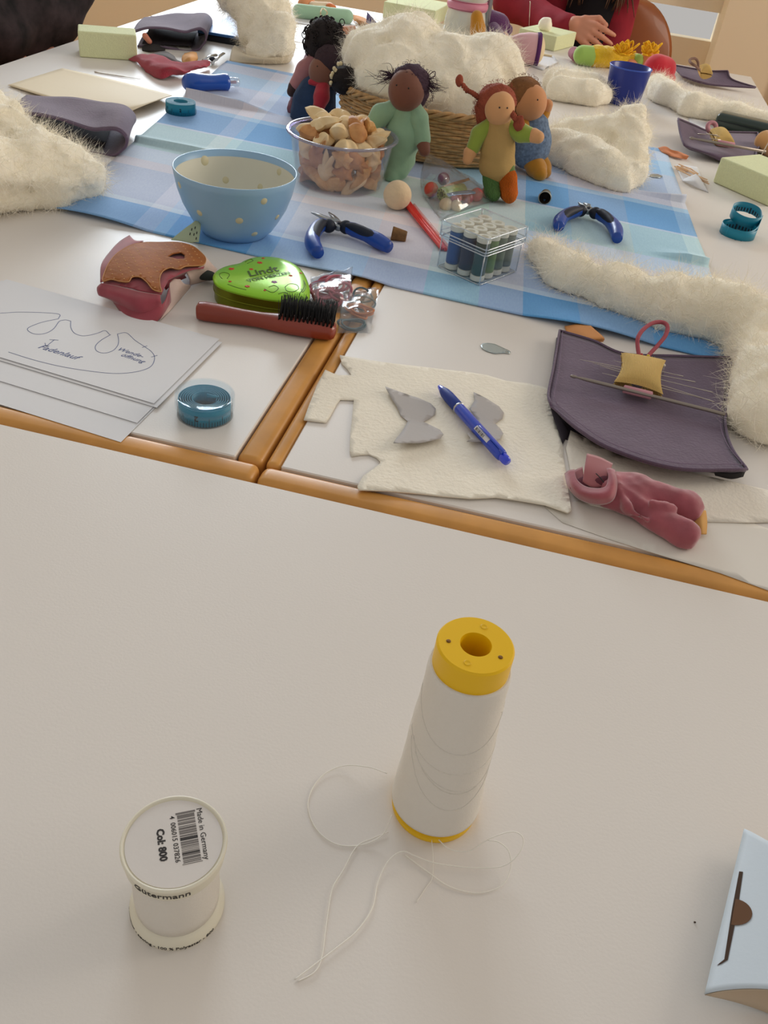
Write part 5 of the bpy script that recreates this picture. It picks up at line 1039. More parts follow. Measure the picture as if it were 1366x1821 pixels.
# ------------------------------------------------------------------ wicker basket
def basket():
    cx, cy = -.240, 1.738
    m1 = M('wicker',(188,148,98),.6,var=(90,.25),bump=(250,.2)); m2 = M('wicker_dark',(120,86,52),.7)
    t = thing('wicker_basket', 'shallow oval wicker basket heaped with white wool in the middle of the cloth', 'basket', (cx,cy,Z0), local=True)
    def ab(z): s = z/.092; k = .86+.14*min(1,s*1.6)**.7; return .178*k, .132*k
    n = 132
    stuff(link('base_weave', lathe([(0,.001),(.12,.001),(.13,.004),(.12,.006),(0,.006)],40), m1, t)).scale = (1.2,.88,1)
    for k in range(15):
        z = .006+k*.0055; a, b = ab(z); p = []
        for i in range(n):
            th = 2*math.pi*i/n; w_ = 1+.012*math.sin(th*22+math.pi*(k%2)); p.append((a*w_*math.cos(th),b*w_*math.sin(th),z+.0006*math.sin(th*7+k)))
        link('woven_strand', tube(p,.0031,6,True), m1, t)
    for i in range(44):
        th = 2*math.pi*i/44; p = [(ab(z)[0]*math.cos(th),ab(z)[1]*math.sin(th),z) for z in np.linspace(.003,.092,5)]
        link('stake', tube(p,.0016,5), m2, t)
    for ph in range(3):
        p = []
        for i in range(240):
            th = 2*math.pi*i/240; a, b = ab(.092); q = 2*math.pi*ph/3+th*16; e = .0042
            p.append(((a+.002+e*math.cos(q))*math.cos(th),(b+.002+e*math.cos(q))*math.sin(th),.0905+e*math.sin(q)))
        link('rim_strand', tube(p,.0035,6,True), m1, t)
basket()
# ------------------------------------------------------------------ raw wool
wool_m = M('raw_wool',(250,242,222),.95,sheen=.3,bump=(70,.7),sss=.15); fib_m = M('wool_fibre',(252,244,226),.9,sheen=.3,sss=0)
def wool(label, segs, res, amp, nf, L, seed, extra=None, group='tufts of raw white wool', floor=None, cut=None, wd=.00021):
    fl = T+.0004 if floor is None else floor
    def post(p, d):
        w_ = A((vn(p,11,seed),vn(p,11,seed+3),vn(p,11,seed+6))); q = p+np.moveaxis(w_,0,-1)*.02
        d = d+amp*(.95*np.abs(vn(q,24,seed+1))-.4)+amp*.45*np.abs(vn(q+.01*np.moveaxis(w_,0,-1),58,seed+2))+amp*.12*vn(q,150,seed+4)
        d = np.maximum(d, fl-p[...,2])
        return cut(p,d) if cut else d
    g = body(segs, res, pad=amp*1.2, post=post)
    V, F = g; c = V.mean(0); t = thing('wool_tuft', label, 'wool', (float(c[0]),float(c[1]),float(V[:,2].min())), group)
    link('wool_mass', g, wool_m, t)
    nf = int(nf*1.5); rnd = np.random.RandomState(seed); N = norms(V,F); idx = rnd.randint(0,len(V),nf); n = N[idx]; p = V[idx]
    tan = np.cross(n, rnd.randn(nf,3)); tan /= np.linalg.norm(tan,axis=1)[:,None]+1e-9
    k = 5; ln = L*(.5+rnd.rand(nf)); lift = .05+.55*rnd.rand(nf)**4; curl = rnd.randn(nf,3)*1.1
    P_ = []; q = p-n*.0015; d = tan+n*lift[:,None]
    for s in range(k):
        P_.append(q.copy()); d = d+curl*.35-n*(.12*s/k); d /= np.linalg.norm(d,axis=1)[:,None]; q = q+d*(ln/(k-1))[:,None]
        q[:,2] = np.maximum(q[:,2], fl+.0004)
    P_ = np.stack(P_,1); side = np.cross(tan, n+rnd.randn(nf,3)*.6); side /= np.linalg.norm(side,axis=1)[:,None]+1e-9
    ww = wd*A((1,1,.9,.6,.2))[None,:,None]
    VV = np.concatenate([P_-side[:,None]*ww, P_+side[:,None]*ww],1).reshape(-1,3)
    base = (np.arange(nf)*2*k)[:,None]
    FF = np.concatenate([base+A((j,j+1,j+1+k,j+k))[None] for j in range(k-1)],0)
    me = bpy.data.meshes.new('loose_fibre'); VV = VV-A(t.location)
    me.vertices.add(len(VV)); me.vertices.foreach_set('co',VV.ravel()); me.loops.add(len(FF)*4); me.loops.foreach_set('vertex_index',FF.ravel().astype(np.int32))
    me.polygons.add(len(FF)); me.polygons.foreach_set('loop_start',np.arange(len(FF),dtype=np.int32)*4); me.update(calc_edges=True); me.materials.append(fib_m)
    o = bpy.data.objects.new('loose_fibre',me); COL.objects.link(o); o.parent = t; stuff(o)
    return t
def S(p, r, q=None, r2=None, k=.02): return (p, q or tuple(A(p)+1e-4), r, r if r2 is None else r2, k)
def inbasket(p, d):
    x = (p[...,0]+.240)/.165; y = (p[...,1]-1.738)/.12
    e = (np.sqrt(x*x+y*y)-1)*.12
    return np.where(p[...,2] < Z0+.098, np.maximum(d, e), d)
wool('great heap of white wool piled in the wicker basket', [S((-.24,1.738,Z0+.05),.09,(-.16,1.738,Z0+.05),.09),S((-0.3654, 1.7400, 0.8708),.055),S((-0.3126, 1.7600, 0.8853),.068),S((-0.3159, 1.7000, 0.8431),.075),S((-0.3959, 1.8000, 0.8707),.045),S((-0.2968, 1.8000, 0.9080),.042),S((-0.3105, 1.8200, 0.9238),.024),S((-0.2352, 1.7200, 0.8429),.070),S((-0.2266, 1.7600, 0.8799),.055),S((-0.1886, 1.7400, 0.8610),.06),S((-0.1500, 1.8000, 0.8947),.044),S((-0.1790, 1.7800, 0.8935),.046),S((-0.1194, 1.8000, 0.8756),.034),S((-0.3538, 1.8200, 0.8964),.034)], .0065, .012, 13000, .022, 21, cut=inbasket, floor=Z0+.012)
_hc = A((-0.6599, 1.0849, 0.7860))
def hollow(p, d): return np.maximum(d, .016-np.linalg.norm((p-_hc)*A((1,1,.8)),axis=-1))
wool('big fluffy wool tuft at the left table edge half hiding a purple pouch', [S((-0.7327, 1.0730, 0.7700),.036,(-0.6784, 1.1217, 0.7620),.028),S((-0.6784, 1.1217, 0.7620),.027,(-0.6650, 1.1860, 0.7660),.027),S((-0.6614, 1.1798, 0.7700),.028,(-0.6831, 1.2128, 0.7700),.026),S((-0.7165, 1.0929, 0.7900),.034,(-0.6988, 1.1706, 0.7800),.032),S((-0.7509, 1.1521, 0.7950),.036,(-0.8038, 1.2020, 0.8150),.040),S((-0.7103, 1.1398, 0.7900),.034,(-0.7487, 1.1629, 0.7950),.036),S((-0.7545, 1.0676, 0.7900),.06),S((-0.8114, 1.1673, 0.8000),.05)], .0060, .021, 12000, .024, 31, cut=hollow)
wool('white wool tuft standing up beside the flat blue case at the back left', [S((-0.7337, 2.1927, 0.7600),.035,(-0.7112, 2.2307, 0.7600),.03),S((-0.7498, 2.2500, 0.7878),.056,(-0.7695, 2.2800, 0.8194),.056),S((-0.7510, 2.3000, 0.8293),.050,(-0.8155, 2.3200, 0.8417),.055),S((-0.6926, 2.2000, 0.7856),.034,(-0.6960, 2.2200, 0.8120),.034),S((-0.8662, 2.3600, 0.8397),.04)], .006, .013, 9000, .028, 41)
wool('twisted wool tuft rising to a peak in front of the blue cup', [S((0.0005, 1.8066, 0.7600),.040,(0.0654, 1.7700, 0.7600),.042),S((0.0034, 1.8842, 0.7660),.036,(0.0684, 1.8800, 0.7783),.038),S((0.0690, 1.8600, 0.7779),.040,(0.1196, 1.8500, 0.8254),.026),S((0.1196, 1.8500, 0.8254),.024,(0.1364, 1.8600, 0.8494),.010),S((0.1403, 1.7358, 0.7600),.032,(0.1295, 1.8300, 0.8060),.036),S((0.1050, 1.7233, 0.7550),.03,(0.1217, 1.6976, 0.7520),.026),S((0.0552, 1.7552, 0.7600),.04,(0.0918, 1.7229, 0.7650),.035)], .006, .011, 9000, .022, 51, floor=T+.0012)
wool('long soft strip of wool roving from the cloth to the right table edge', [S((0.0124, 1.2718, 0.7520),.022,(0.0531, 1.1998, 0.7540),.028),S((0.0531, 1.1998, 0.7540),.028,(0.1231, 1.1653, 0.7580),.032),S((0.1231, 1.1653, 0.7580),.032,(0.1893, 1.1417, 0.7620),.038),S((0.1893, 1.1417, 0.7620),.038,(0.2512, 1.1404, 0.7640),.042),S((0.2512, 1.1404, 0.7640),.042,(0.3065, 1.0978, 0.7640),.044),S((0.2873, 1.1226, 0.7600),.032,(0.2980, 0.9797, 0.7600),.036),S((0.2980, 0.9797, 0.7600),.036,(0.2860, 0.8964, 0.7560),.034),S((0.2823, 0.9228, 0.7580),.026,(0.2649, 0.9029, 0.7520),.016),S((0.3112, 0.9581, 0.7600),.05)], .0055, .010, 15000, .024, 61, floor=T+.0025)
wool('thick pale wool batt lying behind the blue cup', [S((-0.0254, 2.4016, 0.7640),.034,(0.0441, 2.4203, 0.7640),.034),S((-0.0284, 2.3421, 0.7620),.032,(0.0469, 2.3469, 0.7620),.030),S((0.0469, 2.3469, 0.7620),.030,(0.0825, 2.3801, 0.7600),.024),S((-0.0479, 2.4386, 0.7600),.03,(0.0577, 2.4809, 0.7600),.03)], .006, .008, 5000, .02, 71, floor=T+.0006)
wool('flat fluffy wool strip right of the blue cup at the far table end', [S((0.2244, 2.5425, 0.7580),.028,(0.2962, 2.4270, 0.7600),.03),S((0.2962, 2.4270, 0.7600),.03,(0.3941, 2.4310, 0.7560),.028),S((0.3941, 2.4310, 0.7560),.028,(0.5176, 2.4257, 0.7520),.026),S((0.2116, 2.6285, 0.7600),.026,(0.2369, 2.5086, 0.7600),.03)], .006, .008, 6000, .022, 81)
single('wool_veil', loft([[(-0.7901, 2.1301, 0.7420),(-0.7998, 2.1707, 0.7580),(-0.8189, 2.2417, 0.7540)],[(-0.7495, 2.1397, 0.7420),(-0.7482, 2.1431, 0.7560),(-0.7597, 2.1998, 0.7500)],[(-0.7039, 2.1682, 0.7420),(-0.6949, 2.1600, 0.7580),(-0.7150, 2.2436, 0.7500)],[(-0.6719, 2.2070, 0.7430),(-0.6659, 2.2161, 0.7620),(-0.6972, 2.2995, 0.7540)],[(-0.6699, 2.2442, 0.7520),(-0.6765, 2.2808, 0.7700),(-0.7051, 2.3459, 0.7660)]],8,6,.0008), M('veil_wool',(226,212,184),.9,sheen=.4,bump=(90,.4),alpha=.7), 'thin translucent wisp of carded wool curling in front of the standing wool tuft', 'wool')
# ------------------------------------------------------------------ dolls
FR_ = A((.13,-.93,.34)); FR_ = FR_/np.linalg.norm(FR_)
eye_m = M('doll_eye',(26,18,16),.3)
def on_ball(c, r, tgt):
    e = A(tgt)-A(c); e = e-FR_*(e@FR_); k = np.linalg.norm(e)
    if k > r*.93: e *= r*.93/k; k = r*.93
    return A(c)+e+FR_*math.sqrt(r*r-k*k)
def fuzz(c, r, n, L, w_, seed, keep=None, up=0.0):
    """curly hairs sprouting from a ball"""
    rnd = random.Random(seed); gs = []
    while len(gs) < n:
        d = A((rnd.gauss(0,1),rnd.gauss(0,1),rnd.gauss(0,1))); d /= np.linalg.norm(d)
        if keep is not None and d@A(keep) < up: continue
        t1 = np.cross(d,A((rnd.gauss(0,1),rnd.gauss(0,1),rnd.gauss(0,1)))); t1 /= np.linalg.norm(t1); p = A(c)+d*r*.97; l = L*rnd.uniform(.5,1.2)
        gs.append(tube([p, p+d*l*.4+t1*l*.2, p+d*l*.55+t1*l*.6, p+d*l*.45+t1*l*.95],[w_,w_,w_*.8,w_*.5],4))
    return cat(*gs)
def noisy(g, amp, s, seed=0):
    V = A(g[0]); N = norms(V,g[1]); return V+N*(amp*vn(V,s,seed))[:,None], g[1]
def doll(label, base, skin_c, head, hr, hair, eyes, parts, hands, hairm, extra=None, head_s=(1,1,1.08)):
    t = thing('doll', label, 'doll', base, 'handmade cloth dolls')
    sk = M('skin_%d_%d_%d'%skin_c,skin_c,.75,bump=(200,.08),sheen=.2)
    h = link('head', ball(head,tuple(hr*A(head_s)),24,18), sk, t)
    for e in eyes: link('eye', ball(on_ball(head,hr*1.0,e),.0014,8,6), eye_m, h)
    hs = []
    for (c,r,s) in hair: hs.append(noisy(ball(c,tuple(r*A(s)),26,18),.0022,120,3))
    hg = cat(*hs)
    hh = link('hair', hg, hairm, h)
    stuff(link('hair_fuzz', cat(*[fuzz(c,r,150,.006,.0003,k,A(c)-A(head)+A((0,.004,.004)),-.35*np.linalg.norm(A(c)-A(head)+A((0,.004,.004)))) for k,(c,r,s) in enumerate(hair)]), hairm, h))
    for nm, segs, m, res in parts: 
        def post(p,d): return np.maximum(d+.0007*vn(p,120,3), Z0-p[...,2])
        link(nm, body(segs,res,post=post), m, t)
    for hd in hands: link('hand', body([hd],.0022), sk, t)
    return t, h
mint_v = M('mint_velour',(142,178,146),.85,sheen=.4,bump=(160,.15),var=(40,.06)); purph = M('plum_hair',(66,44,58),.9,bump=(220,.6))
def doll_a():
    d, h = doll('dark-skinned doll in a mint green suit leaning on the front of the basket', (-0.2666, 1.5306, 0.7400), (118,72,54), (-0.2605, 1.5200, 0.8811), .0300, [((-0.2569, 1.5330, 0.8911),.0318,(1.02,.95,.88)),((-0.2464, 1.5400, 0.8804),.028,(.75,.9,1.0))], [(-0.2768, 1.5200, 0.8827),(-0.2567, 1.5200, 0.8809)],
      [('suit', [((-0.2589, 1.5280, 0.8504),(-0.2574, 1.5280, 0.8105),.021,.031),((-0.2574, 1.5280, 0.8105),(-0.2616, 1.5200, 0.7656),.031,.024),((-0.2616, 1.5200, 0.7656),(-0.2643, 1.5000, 0.7499),.022,.014),((-0.2515, 1.5250, 0.7708),(-0.2523, 1.5100, 0.7559),.020,.014),((-0.2596, 1.5260, 0.8585),(-0.2584, 1.5260, 0.8500),.013,.02)], mint_v, .003),
       ('sleeve', [((-0.2757, 1.5250, 0.8517),(-0.2979, 1.5200, 0.8376),.014,.0170),((-0.2979, 1.5200, 0.8376),(-0.3104, 1.5100, 0.8146),.0170,.016)], mint_v, .003),
       ('sleeve', [((-0.2466, 1.5250, 0.8557),(-0.2340, 1.5200, 0.8413),.014,.0155),((-0.2340, 1.5200, 0.8413),(-0.2231, 1.5150, 0.8123),.0155,.0145)], mint_v, .003)],
      [((-0.2209, 1.5120, 0.8080),(-0.2153, 1.5050, 0.7981),.012,.0095)], purph)
    tf = []
    rnd = random.Random(4)
    for (p,q,n,sp) in (((-0.2327, 1.5300, 0.8964),(-0.2039, 1.5200, 0.8912),40,.008),((-0.2864, 1.5300, 0.8971),(-0.3101, 1.5300, 0.8890),40,.011)):
        for k in range(n):
            e = A(p)+(A(q)-A(p))*rnd.uniform(.5,1.0)+A((rnd.gauss(0,sp),rnd.gauss(0,sp*.5),rnd.gauss(0,sp*.8))); mid = (A(p)+e)/2+A((rnd.gauss(0,.004),0,rnd.gauss(0,.006))); tf.append(tube(spl([p,mid,e],4),[.0006,.0004,.00015],4))
    stuff(link('hair_tuft', cat(*tf), purph, h)); link('hair_loop', tube(spl([(-0.2310, 1.5250, 0.8976),(-0.2271, 1.5250, 0.9091),(-0.2197, 1.5250, 0.9153),(-0.2187, 1.5250, 0.9088),(-0.2276, 1.5250, 0.8998)],6),.0007,5), purph, h)
    link('hair_tie', ball((-0.2314, 1.5280, 0.8970),.0042,10,8), M('tie_purple',(90,40,60),.8), h)
doll_a()
apple_v = M('apple_velour',(142,160,58),.85,sheen=.4,bump=(160,.12)); redh = M('auburn_hair',(150,72,50),.9,bump=(240,.7),var=(90,.15)); vestk = M('sand_knit',(196,160,98),.9,wave=(340,.5,'X'),bump=(300,.15))
def braid(pts, r, m, par, nm='braid'):
    c = spl(pts,8); gs = []
    for ph in (0,math.pi):
        q = []
        for i,p in enumerate(c): a = i*1.05+ph; q.append(p+A((0,.6,.8))*r*.55*math.sin(a)+A((.7,.3,0))*r*.55*math.cos(a))
        gs.append(tube(q,r*.62,7))
    return link(nm, cat(*gs), m, par)
def doll_b():
    d, h = doll('doll with auburn braids, sand vest and odd knitted socks, one green one orange', (-0.0752, 1.5108, 0.7400), (214,158,106), (-0.1044, 1.5050, 0.8827), .0240, [((-0.1121, 1.5220, 0.8889),.0312,(1.0,.9,.86)),((-0.1281, 1.5240, 0.8748),.0205,(.85,.8,1.35))], [(-0.1067, 1.5050, 0.8807),(-0.0943, 1.5050, 0.8827)],
      [('vest', [((-0.1000, 1.5120, 0.8572),(-0.0959, 1.5120, 0.8227),.0205,.026),((-0.0959, 1.5120, 0.8227),(-0.0925, 1.5120, 0.7963),.026,.030),((-0.1079, 1.5120, 0.7972),(-0.0785, 1.5120, 0.8024),.013,.013)], vestk, .0028),
       ('sleeve', [((-0.1153, 1.5120, 0.8546),(-0.1294, 1.5060, 0.8396),.012,.0135),((-0.1294, 1.5060, 0.8396),(-0.1350, 1.5000, 0.8188),.0135,.0115)], apple_v, .0028),
       ('sleeve', [((-0.0841, 1.5120, 0.8564),(-0.0643, 1.5080, 0.8521),.0125,.0145),((-0.0643, 1.5080, 0.8521),(-0.0512, 1.5060, 0.8522),.0145,.0125)], apple_v, .0028),
       ('trouser_leg', [((-0.0967, 1.5080, 0.7911),(-0.0949, 1.5060, 0.7736),.0165,.0155)], M('moss_velour',(92,112,42),.85,sheen=.3), .0028),
       ('trouser_leg', [((-0.0783, 1.5080, 0.7944),(-0.0709, 1.5060, 0.7779),.0165,.0155)], M('moss_velour'), .0028),
       ('sock', [((-0.0973, 1.5040, 0.7774),(-0.0906, 1.5000, 0.7555),.0155,.0135),((-0.0906, 1.5000, 0.7555),(-0.0861, 1.4880, 0.7543),.0135,.011)], M('green_sock',(98,140,76),.95,wave=(150,1.0,'X'),bump=(240,.3)), .0025),
       ('sock', [((-0.0705, 1.5040, 0.7814),(-0.0634, 1.5000, 0.7587),.0160,.0145),((-0.0634, 1.5000, 0.7587),(-0.0608, 1.4860, 0.7578),.0145,.0125)], M('orange_sock',(214,104,10),.95,wave=(150,1.0,'X'),bump=(240,.3)), .0025)],
      [((-0.1387, 1.4970, 0.8100),(-0.1402, 1.4940, 0.7998),.0112,.0085),((-0.0428, 1.5040, 0.8524),(-0.0351, 1.5020, 0.8516),.0115,.0100)], redh)
    braid([(-0.1411, 1.5150, 0.8906),(-0.1507, 1.5120, 0.8955),(-0.1612, 1.5100, 0.8992),(-0.1706, 1.5080, 0.9072)],.0042,redh,h); link('braid_end', noisy(ball((-0.1760, 1.5080, 0.9121),(.0062,.005,.0092),10,8),.001,300), redh, h)
    braid([(-0.0904, 1.5000, 0.8886),(-0.0818, 1.4950, 0.8802),(-0.0749, 1.4920, 0.8745)],.0050,redh,h); link('braid_end', noisy(xf(ball((0,0,0),(.009,.005,.012),12,8),(-0.0693, 1.4940, 0.8690)),.0015,300), redh, h)
doll_b()
def doll_c():
    mus = M('mustard_velour',(186,126,22),.85,sheen=.4); chk = M('blue_check',(118,138,164),.9,wave=(330,.5,'Z'),bump=(300,.2),var=(200,.35)); brh = M('brown_hair',(128,84,46),.9,bump=(200,.6),var=(50,.25))
    d, h = doll('doll in a blue checked dress and mustard tights, right of the auburn doll', (-0.0206, 1.6803, 0.7400), (206,142,92), (-0.0650, 1.6900, 0.8599), .0285, [((-0.0811, 1.7000, 0.8692),.0330,(1,.95,.9)),((-0.0809, 1.7050, 0.8523),.0295,(.85,.9,1.05))], [(-0.0566, 1.6900, 0.8631)],
      [('dress', [((-0.0514, 1.7000, 0.8230),(-0.0505, 1.7000, 0.7958),.026,.034),((-0.0505, 1.7000, 0.7958),(-0.0505, 1.7000, 0.7819),.034,.036)], chk, .0032),
       ('sleeve', [((-0.0430, 1.7000, 0.8311),(-0.0374, 1.7050, 0.8453),.013,.010)], mus, .003),
       ('sleeve', [((-0.0705, 1.6800, 0.8242),(-0.0654, 1.6720, 0.8135),.013,.012)], mus, .003),
       ('leg', [((-0.0444, 1.6900, 0.7675),(-0.0291, 1.6750, 0.7562),.019,.0175),((-0.0291, 1.6750, 0.7562),(-0.0219, 1.6620, 0.7520),.0175,.014)], mus, .0028),
       ('leg', [((-0.0324, 1.7000, 0.7711),(-0.0187, 1.6920, 0.7555),.016,.0145),((-0.0187, 1.6920, 0.7555),(-0.0138, 1.6820, 0.7510),.0145,.012)], mus, .0028)],
      [((-0.0360, 1.7050, 0.8522),(-0.0355, 1.7050, 0.8589),.0095,.0095)], brh)
doll_c()
darkc = M('black_curls',(30,21,20),.85,bump=(200,.6))
def doll_d():
    pk = M('dusty_pink',(176,118,118),.85,sheen=.3,var=(30,.12)); lil = M('mauve_skirt',(146,100,124),.85,sheen=.3)
    d, h = doll('doll with black curls in a pink coat seen from behind at the basket', (-0.5278, 1.8381, 0.7400), (58,34,30), (-0.4861, 1.8450, 0.8696), .034, [((-0.4879, 1.8380, 0.8733),.0385,(1,1,1.02)),((-0.4919, 1.8450, 0.8557),.030,(1,1,1.0))], [],
      [('coat', [((-0.5052, 1.8500, 0.8286),(-0.5128, 1.8450, 0.7890),.026,.036),((-0.5128, 1.8450, 0.7890),(-0.5158, 1.8350, 0.7534),.036,.034)], lil, .0035),
       ('sleeve', [((-0.5028, 1.8320, 0.8340),(-0.5169, 1.8250, 0.8168),.018,.0205),((-0.5169, 1.8250, 0.8168),(-0.5335, 1.8200, 0.7903),.0205,.015)], pk, .0035)],
      [((-0.5384, 1.8180, 0.7847),(-0.5420, 1.8160, 0.7762),.0125,.010)], darkc)
    link('hand', body([((-0.5006, 1.8700, 0.8301),(-0.4955, 1.8700, 0.8258),.008,.008)],.003), M('skin_58_34_30'), d) if False else None
    link('shoe', body([((-0.5358, 1.8150, 0.7531),(-0.5344, 1.8000, 0.7480),.012,.011)],.0028), M('mauve_shoe',(120,78,92),.85), d)
    gs = []; rnd = random.Random(8); c = A((-0.4879, 1.8380, 0.8733))
    for k in range(130):
        dd = A((rnd.gauss(0,1),rnd.gauss(0,1),rnd.gauss(.25,1))); dd /= np.linalg.norm(dd); t1 = np.cross(dd,A((rnd.gauss(0,1),rnd.gauss(0,1),rnd.gauss(0,1)))); t1 /= np.linalg.norm(t1); t2 = np.cross(dd,t1); p = c+dd*.037
        gs.append(tube([p+dd*(.0035*math.sin(a/2))+t1*.0042*math.sin(a)+t2*.0042*(1-math.cos(a))*.6+dd*.0006*a for a in np.linspace(0,7,12)],.0010,5))
    for a,b in (((-0.5256, 1.8400, 0.8830),(-0.5297, 1.8400, 0.8765)),((-0.5201, 1.8400, 0.8522),(-0.5210, 1.8400, 0.8480)),((-0.4571, 1.8400, 0.9039),(-0.4564, 1.8400, 0.9088))):
        gs.append(tube([A(b)+A((.005*math.cos(q),.002*q/6,.006*math.sin(q))) for q in np.linspace(0,6.5,14)],.0009,5))
    stuff(link('curl', cat(*gs), darkc, h))
doll_d()
def doll_e():
    den = M('denim',(30,54,86),.85,bump=(350,.3),var=(60,.15)); rd = M('red_jersey',(172,36,52),.8,sheen=.3); brh = M('plum_brown_hair',(56,38,44),.9,bump=(220,.6)); bead_w = M('tie_beads',(224,204,160),.5)
    d, h = doll('doll in a dark denim pinafore with red sleeves, left of the basket', (-0.4934, 1.7902, 0.7400), (128,82,62), (-0.4719, 1.7850, 0.8289), .0280, [((-0.4592, 1.7950, 0.8470),.0345,(1,.95,.85)),((-0.4501, 1.8000, 0.8297),.026,(.8,.9,1.1))], [(-0.4812, 1.7850, 0.8333)],
      [('pinafore', [((-0.4877, 1.7900, 0.7931),(-0.4895, 1.7850, 0.7732),.027,.036),((-0.4895, 1.7850, 0.7732),(-0.4896, 1.7750, 0.7493),.036,.040),((-0.4664, 1.7950, 0.7956),(-0.4722, 1.7900, 0.7699),.020,.03)], den, .0035),
       ('sleeve', [((-0.4664, 1.7680, 0.8048),(-0.4640, 1.7550, 0.7916),.0135,.0150),((-0.4640, 1.7550, 0.7916),(-0.4658, 1.7460, 0.7749),.0150,.0115)], rd, .003)],
      [((-0.4688, 1.7420, 0.7691),(-0.4705, 1.7380, 0.7615),.0115,.010)], brh)
    link('collar', body([((-0.4905, 1.7680, 0.8110),(-0.4683, 1.7650, 0.8111),.006,.006)],.0025), rd, d)
    link('hair_puff', noisy(ball((-0.4042, 1.6750, 0.8458),.0235,22,16),.002,140), darkc, h); stuff(link('puff_fuzz', fuzz((-0.4042, 1.6750, 0.8458),.0235,140,.008,.0004,9), darkc, h))
    link('hair_puff', noisy(ball((-0.4309, 1.8300, 0.8556),(.010,.010,.017),14,10),.0015,140), brh, h)
    for k in range(9):
        a = k/8; link('hair_bead', ball(A((-0.4091, 1.6680, 0.8740))*(1-a)+A((-0.4218, 1.6600, 0.8401))*a+A((-.006*math.sin(a*3.1),-.004,.004*math.sin(k*2.4))),(.0034,.0034,.0038),8,6), bead_w, h)
    for k in range(5):
        a = k/4; link('hair_bead', ball(A((-0.4423, 1.8000, 0.8684))*(1-a)+A((-0.4284, 1.7900, 0.8546))*a+A((0,0,.002*math.sin(k*2.4))),.0032,8,6), bead_w, h)
doll_e()

# ------------------------------------------------------------------ foam blocks
foam_m = M('green_foam',(218,222,178),.95,bump=(420,.35),var=(300,.04),sss=.05)
def foam(label, fl, fr, back, h, z0=T):
    fl, fr, back = A(fl), A(fr), A(back); fl[2] = fr[2] = back[2] = 0
    x = fr-fl; w_ = np.linalg.norm(x); x /= w_; y = A((-x[1],x[0],0)); d = abs(float((back-fl)@y))
    g = box((0,0,0),(w_,d,h),.003,3); V = g[0]; c = fl+x*w_/2+y*d/2
    V = c+np.outer(V[:,0],x)+np.outer(V[:,1],y)+np.outer(V[:,2]+h/2+z0+.0004,(0,0,1))
    return single('foam_block', (V,g[1]), foam_m, label, 'foam block', 'pale green foam blocks', False)
foam('pale green foam block at the left table edge beside the dark-clothed person', (-1.0582, 1.9275, 0.7400), (-0.9496, 1.9833, 0.7400), (-0.9702, 2.0542, 0.8100), 0.0515)
foam('pale green foam block at the right picture edge with a needle stuck in it', (0.3101, 1.8643, 0.7400), (0.4060, 1.7658, 0.7400), (0.3898, 1.9504, 0.7880), 0.0478)
foam('pale green foam block with a wool puff on top, in front of the red jacket', (-0.1951, 3.0150, 0.7400), (-0.0775, 2.9720, 0.7400), (-0.1049, 3.1479, 0.7850), 0.0402)
foam('pale green foam block behind the wool heap, beside the white vase', (-0.6279, 3.0513, 0.7400), (-0.4592, 3.0402, 0.7400), (-0.6601, 3.2590, 0.7800), .044)
def needle(a, b, label, r=.0009):
    d = A(b)-A(a); L = np.linalg.norm(d)
    single('felting_needle', align(lathe([(0,0),(r*.4,.001),(r*.5,L*.3),(r,L*.4),(r,L*.9),(r,L),(0,L)],8),a,d), steel_n, label, 'needle')
needle((0.3972, 1.9600, 0.7625),(0.4115, 1.9800, 0.8139),'felting needle stuck upright in the right foam block',.0011)
needle((-0.1681, 3.0200, 0.7894),(-0.1790, 3.0200, 0.8535),'felting needle stuck in the foam block before the red jacket',.0013)
needle((-0.5274, 2.7500, 0.8193),(-0.5332, 2.7500, 0.8760),'felting needle stuck in the foam block behind the wool heap',.0012)
single('wool_puff', noisy(ball((-0.1213, 3.0400, 0.7968),(.021,.018,.020),18,12),.003,90), wool_m, 'small puff of wool sitting on the foam block before the red jacket', 'wool')
# ------------------------------------------------------------------ far left group
def folded_pouch(label, A0, A1, B0, h, far, extra=None):
    """cloth folded over at its right end: A0 front left, A1 front right, far = vector along the fold, h = height of the fold"""
    a0, a1, fv = A(A0), A(A1), A(far); t = thing('needle_pouch', label, 'needle pouch', tuple((a0+a1)/2+fv/2)); d = a1-a0; d[2] = 0
    prof = [(0,.62),(.2,.76),(.45,.84),(.7,.84),(.82,.95),(.93,1.0),(1.0,.80),(1.0,.52),(.95,.30),(.88,.12),(.7,.05),(.35,.03),(.05,.03)]
    rows = [[a0+d*s+A((0,0,h*z*(1-.25*k*.5)))+fv*k+A((0,0,.004*math.sin(6*s+4*k))) for s,z in prof] for k in (0,.33,.66,1)]
    link('cover', loft(rows,6,6,.0024), purp, t)
    link('piped_edge', tube(spl(rows[0],6),.0022,8), purp, t); link('piped_edge', tube(spl(rows[-1],6),.0022,8), purp, t)
    link('inner_leaf', loft([[a0+d*.1+A((0,0,.004))+fv*.1,a0+d*.8+A((0,0,.006))+fv*.1],[a0+d*.1+A((0,0,.012))+fv*.9,a0+d*.8+A((0,0,.010))+fv*.9]],4,6,.001), purp_d, t)
    return t
folded_pouch('folded purple needle pouch half buried under the wool tuft at the left edge', (-0.8885, 1.3725, 0.7400), (-0.6771, 1.3563, 0.7400), 0, .046, A((-0.7293, 1.4974, 0.7400))-A((-0.6771, 1.3563, 0.7400)))
folded_pouch('folded purple needle pouch between the left foam block and the flat blue case', (-1.0148, 2.1028, 0.7400), (-0.8701, 2.1854, 0.7400), 0, .050, A((-0.9453, 2.3986, 0.7400))-A((-0.8787, 2.1926, 0.7400)))
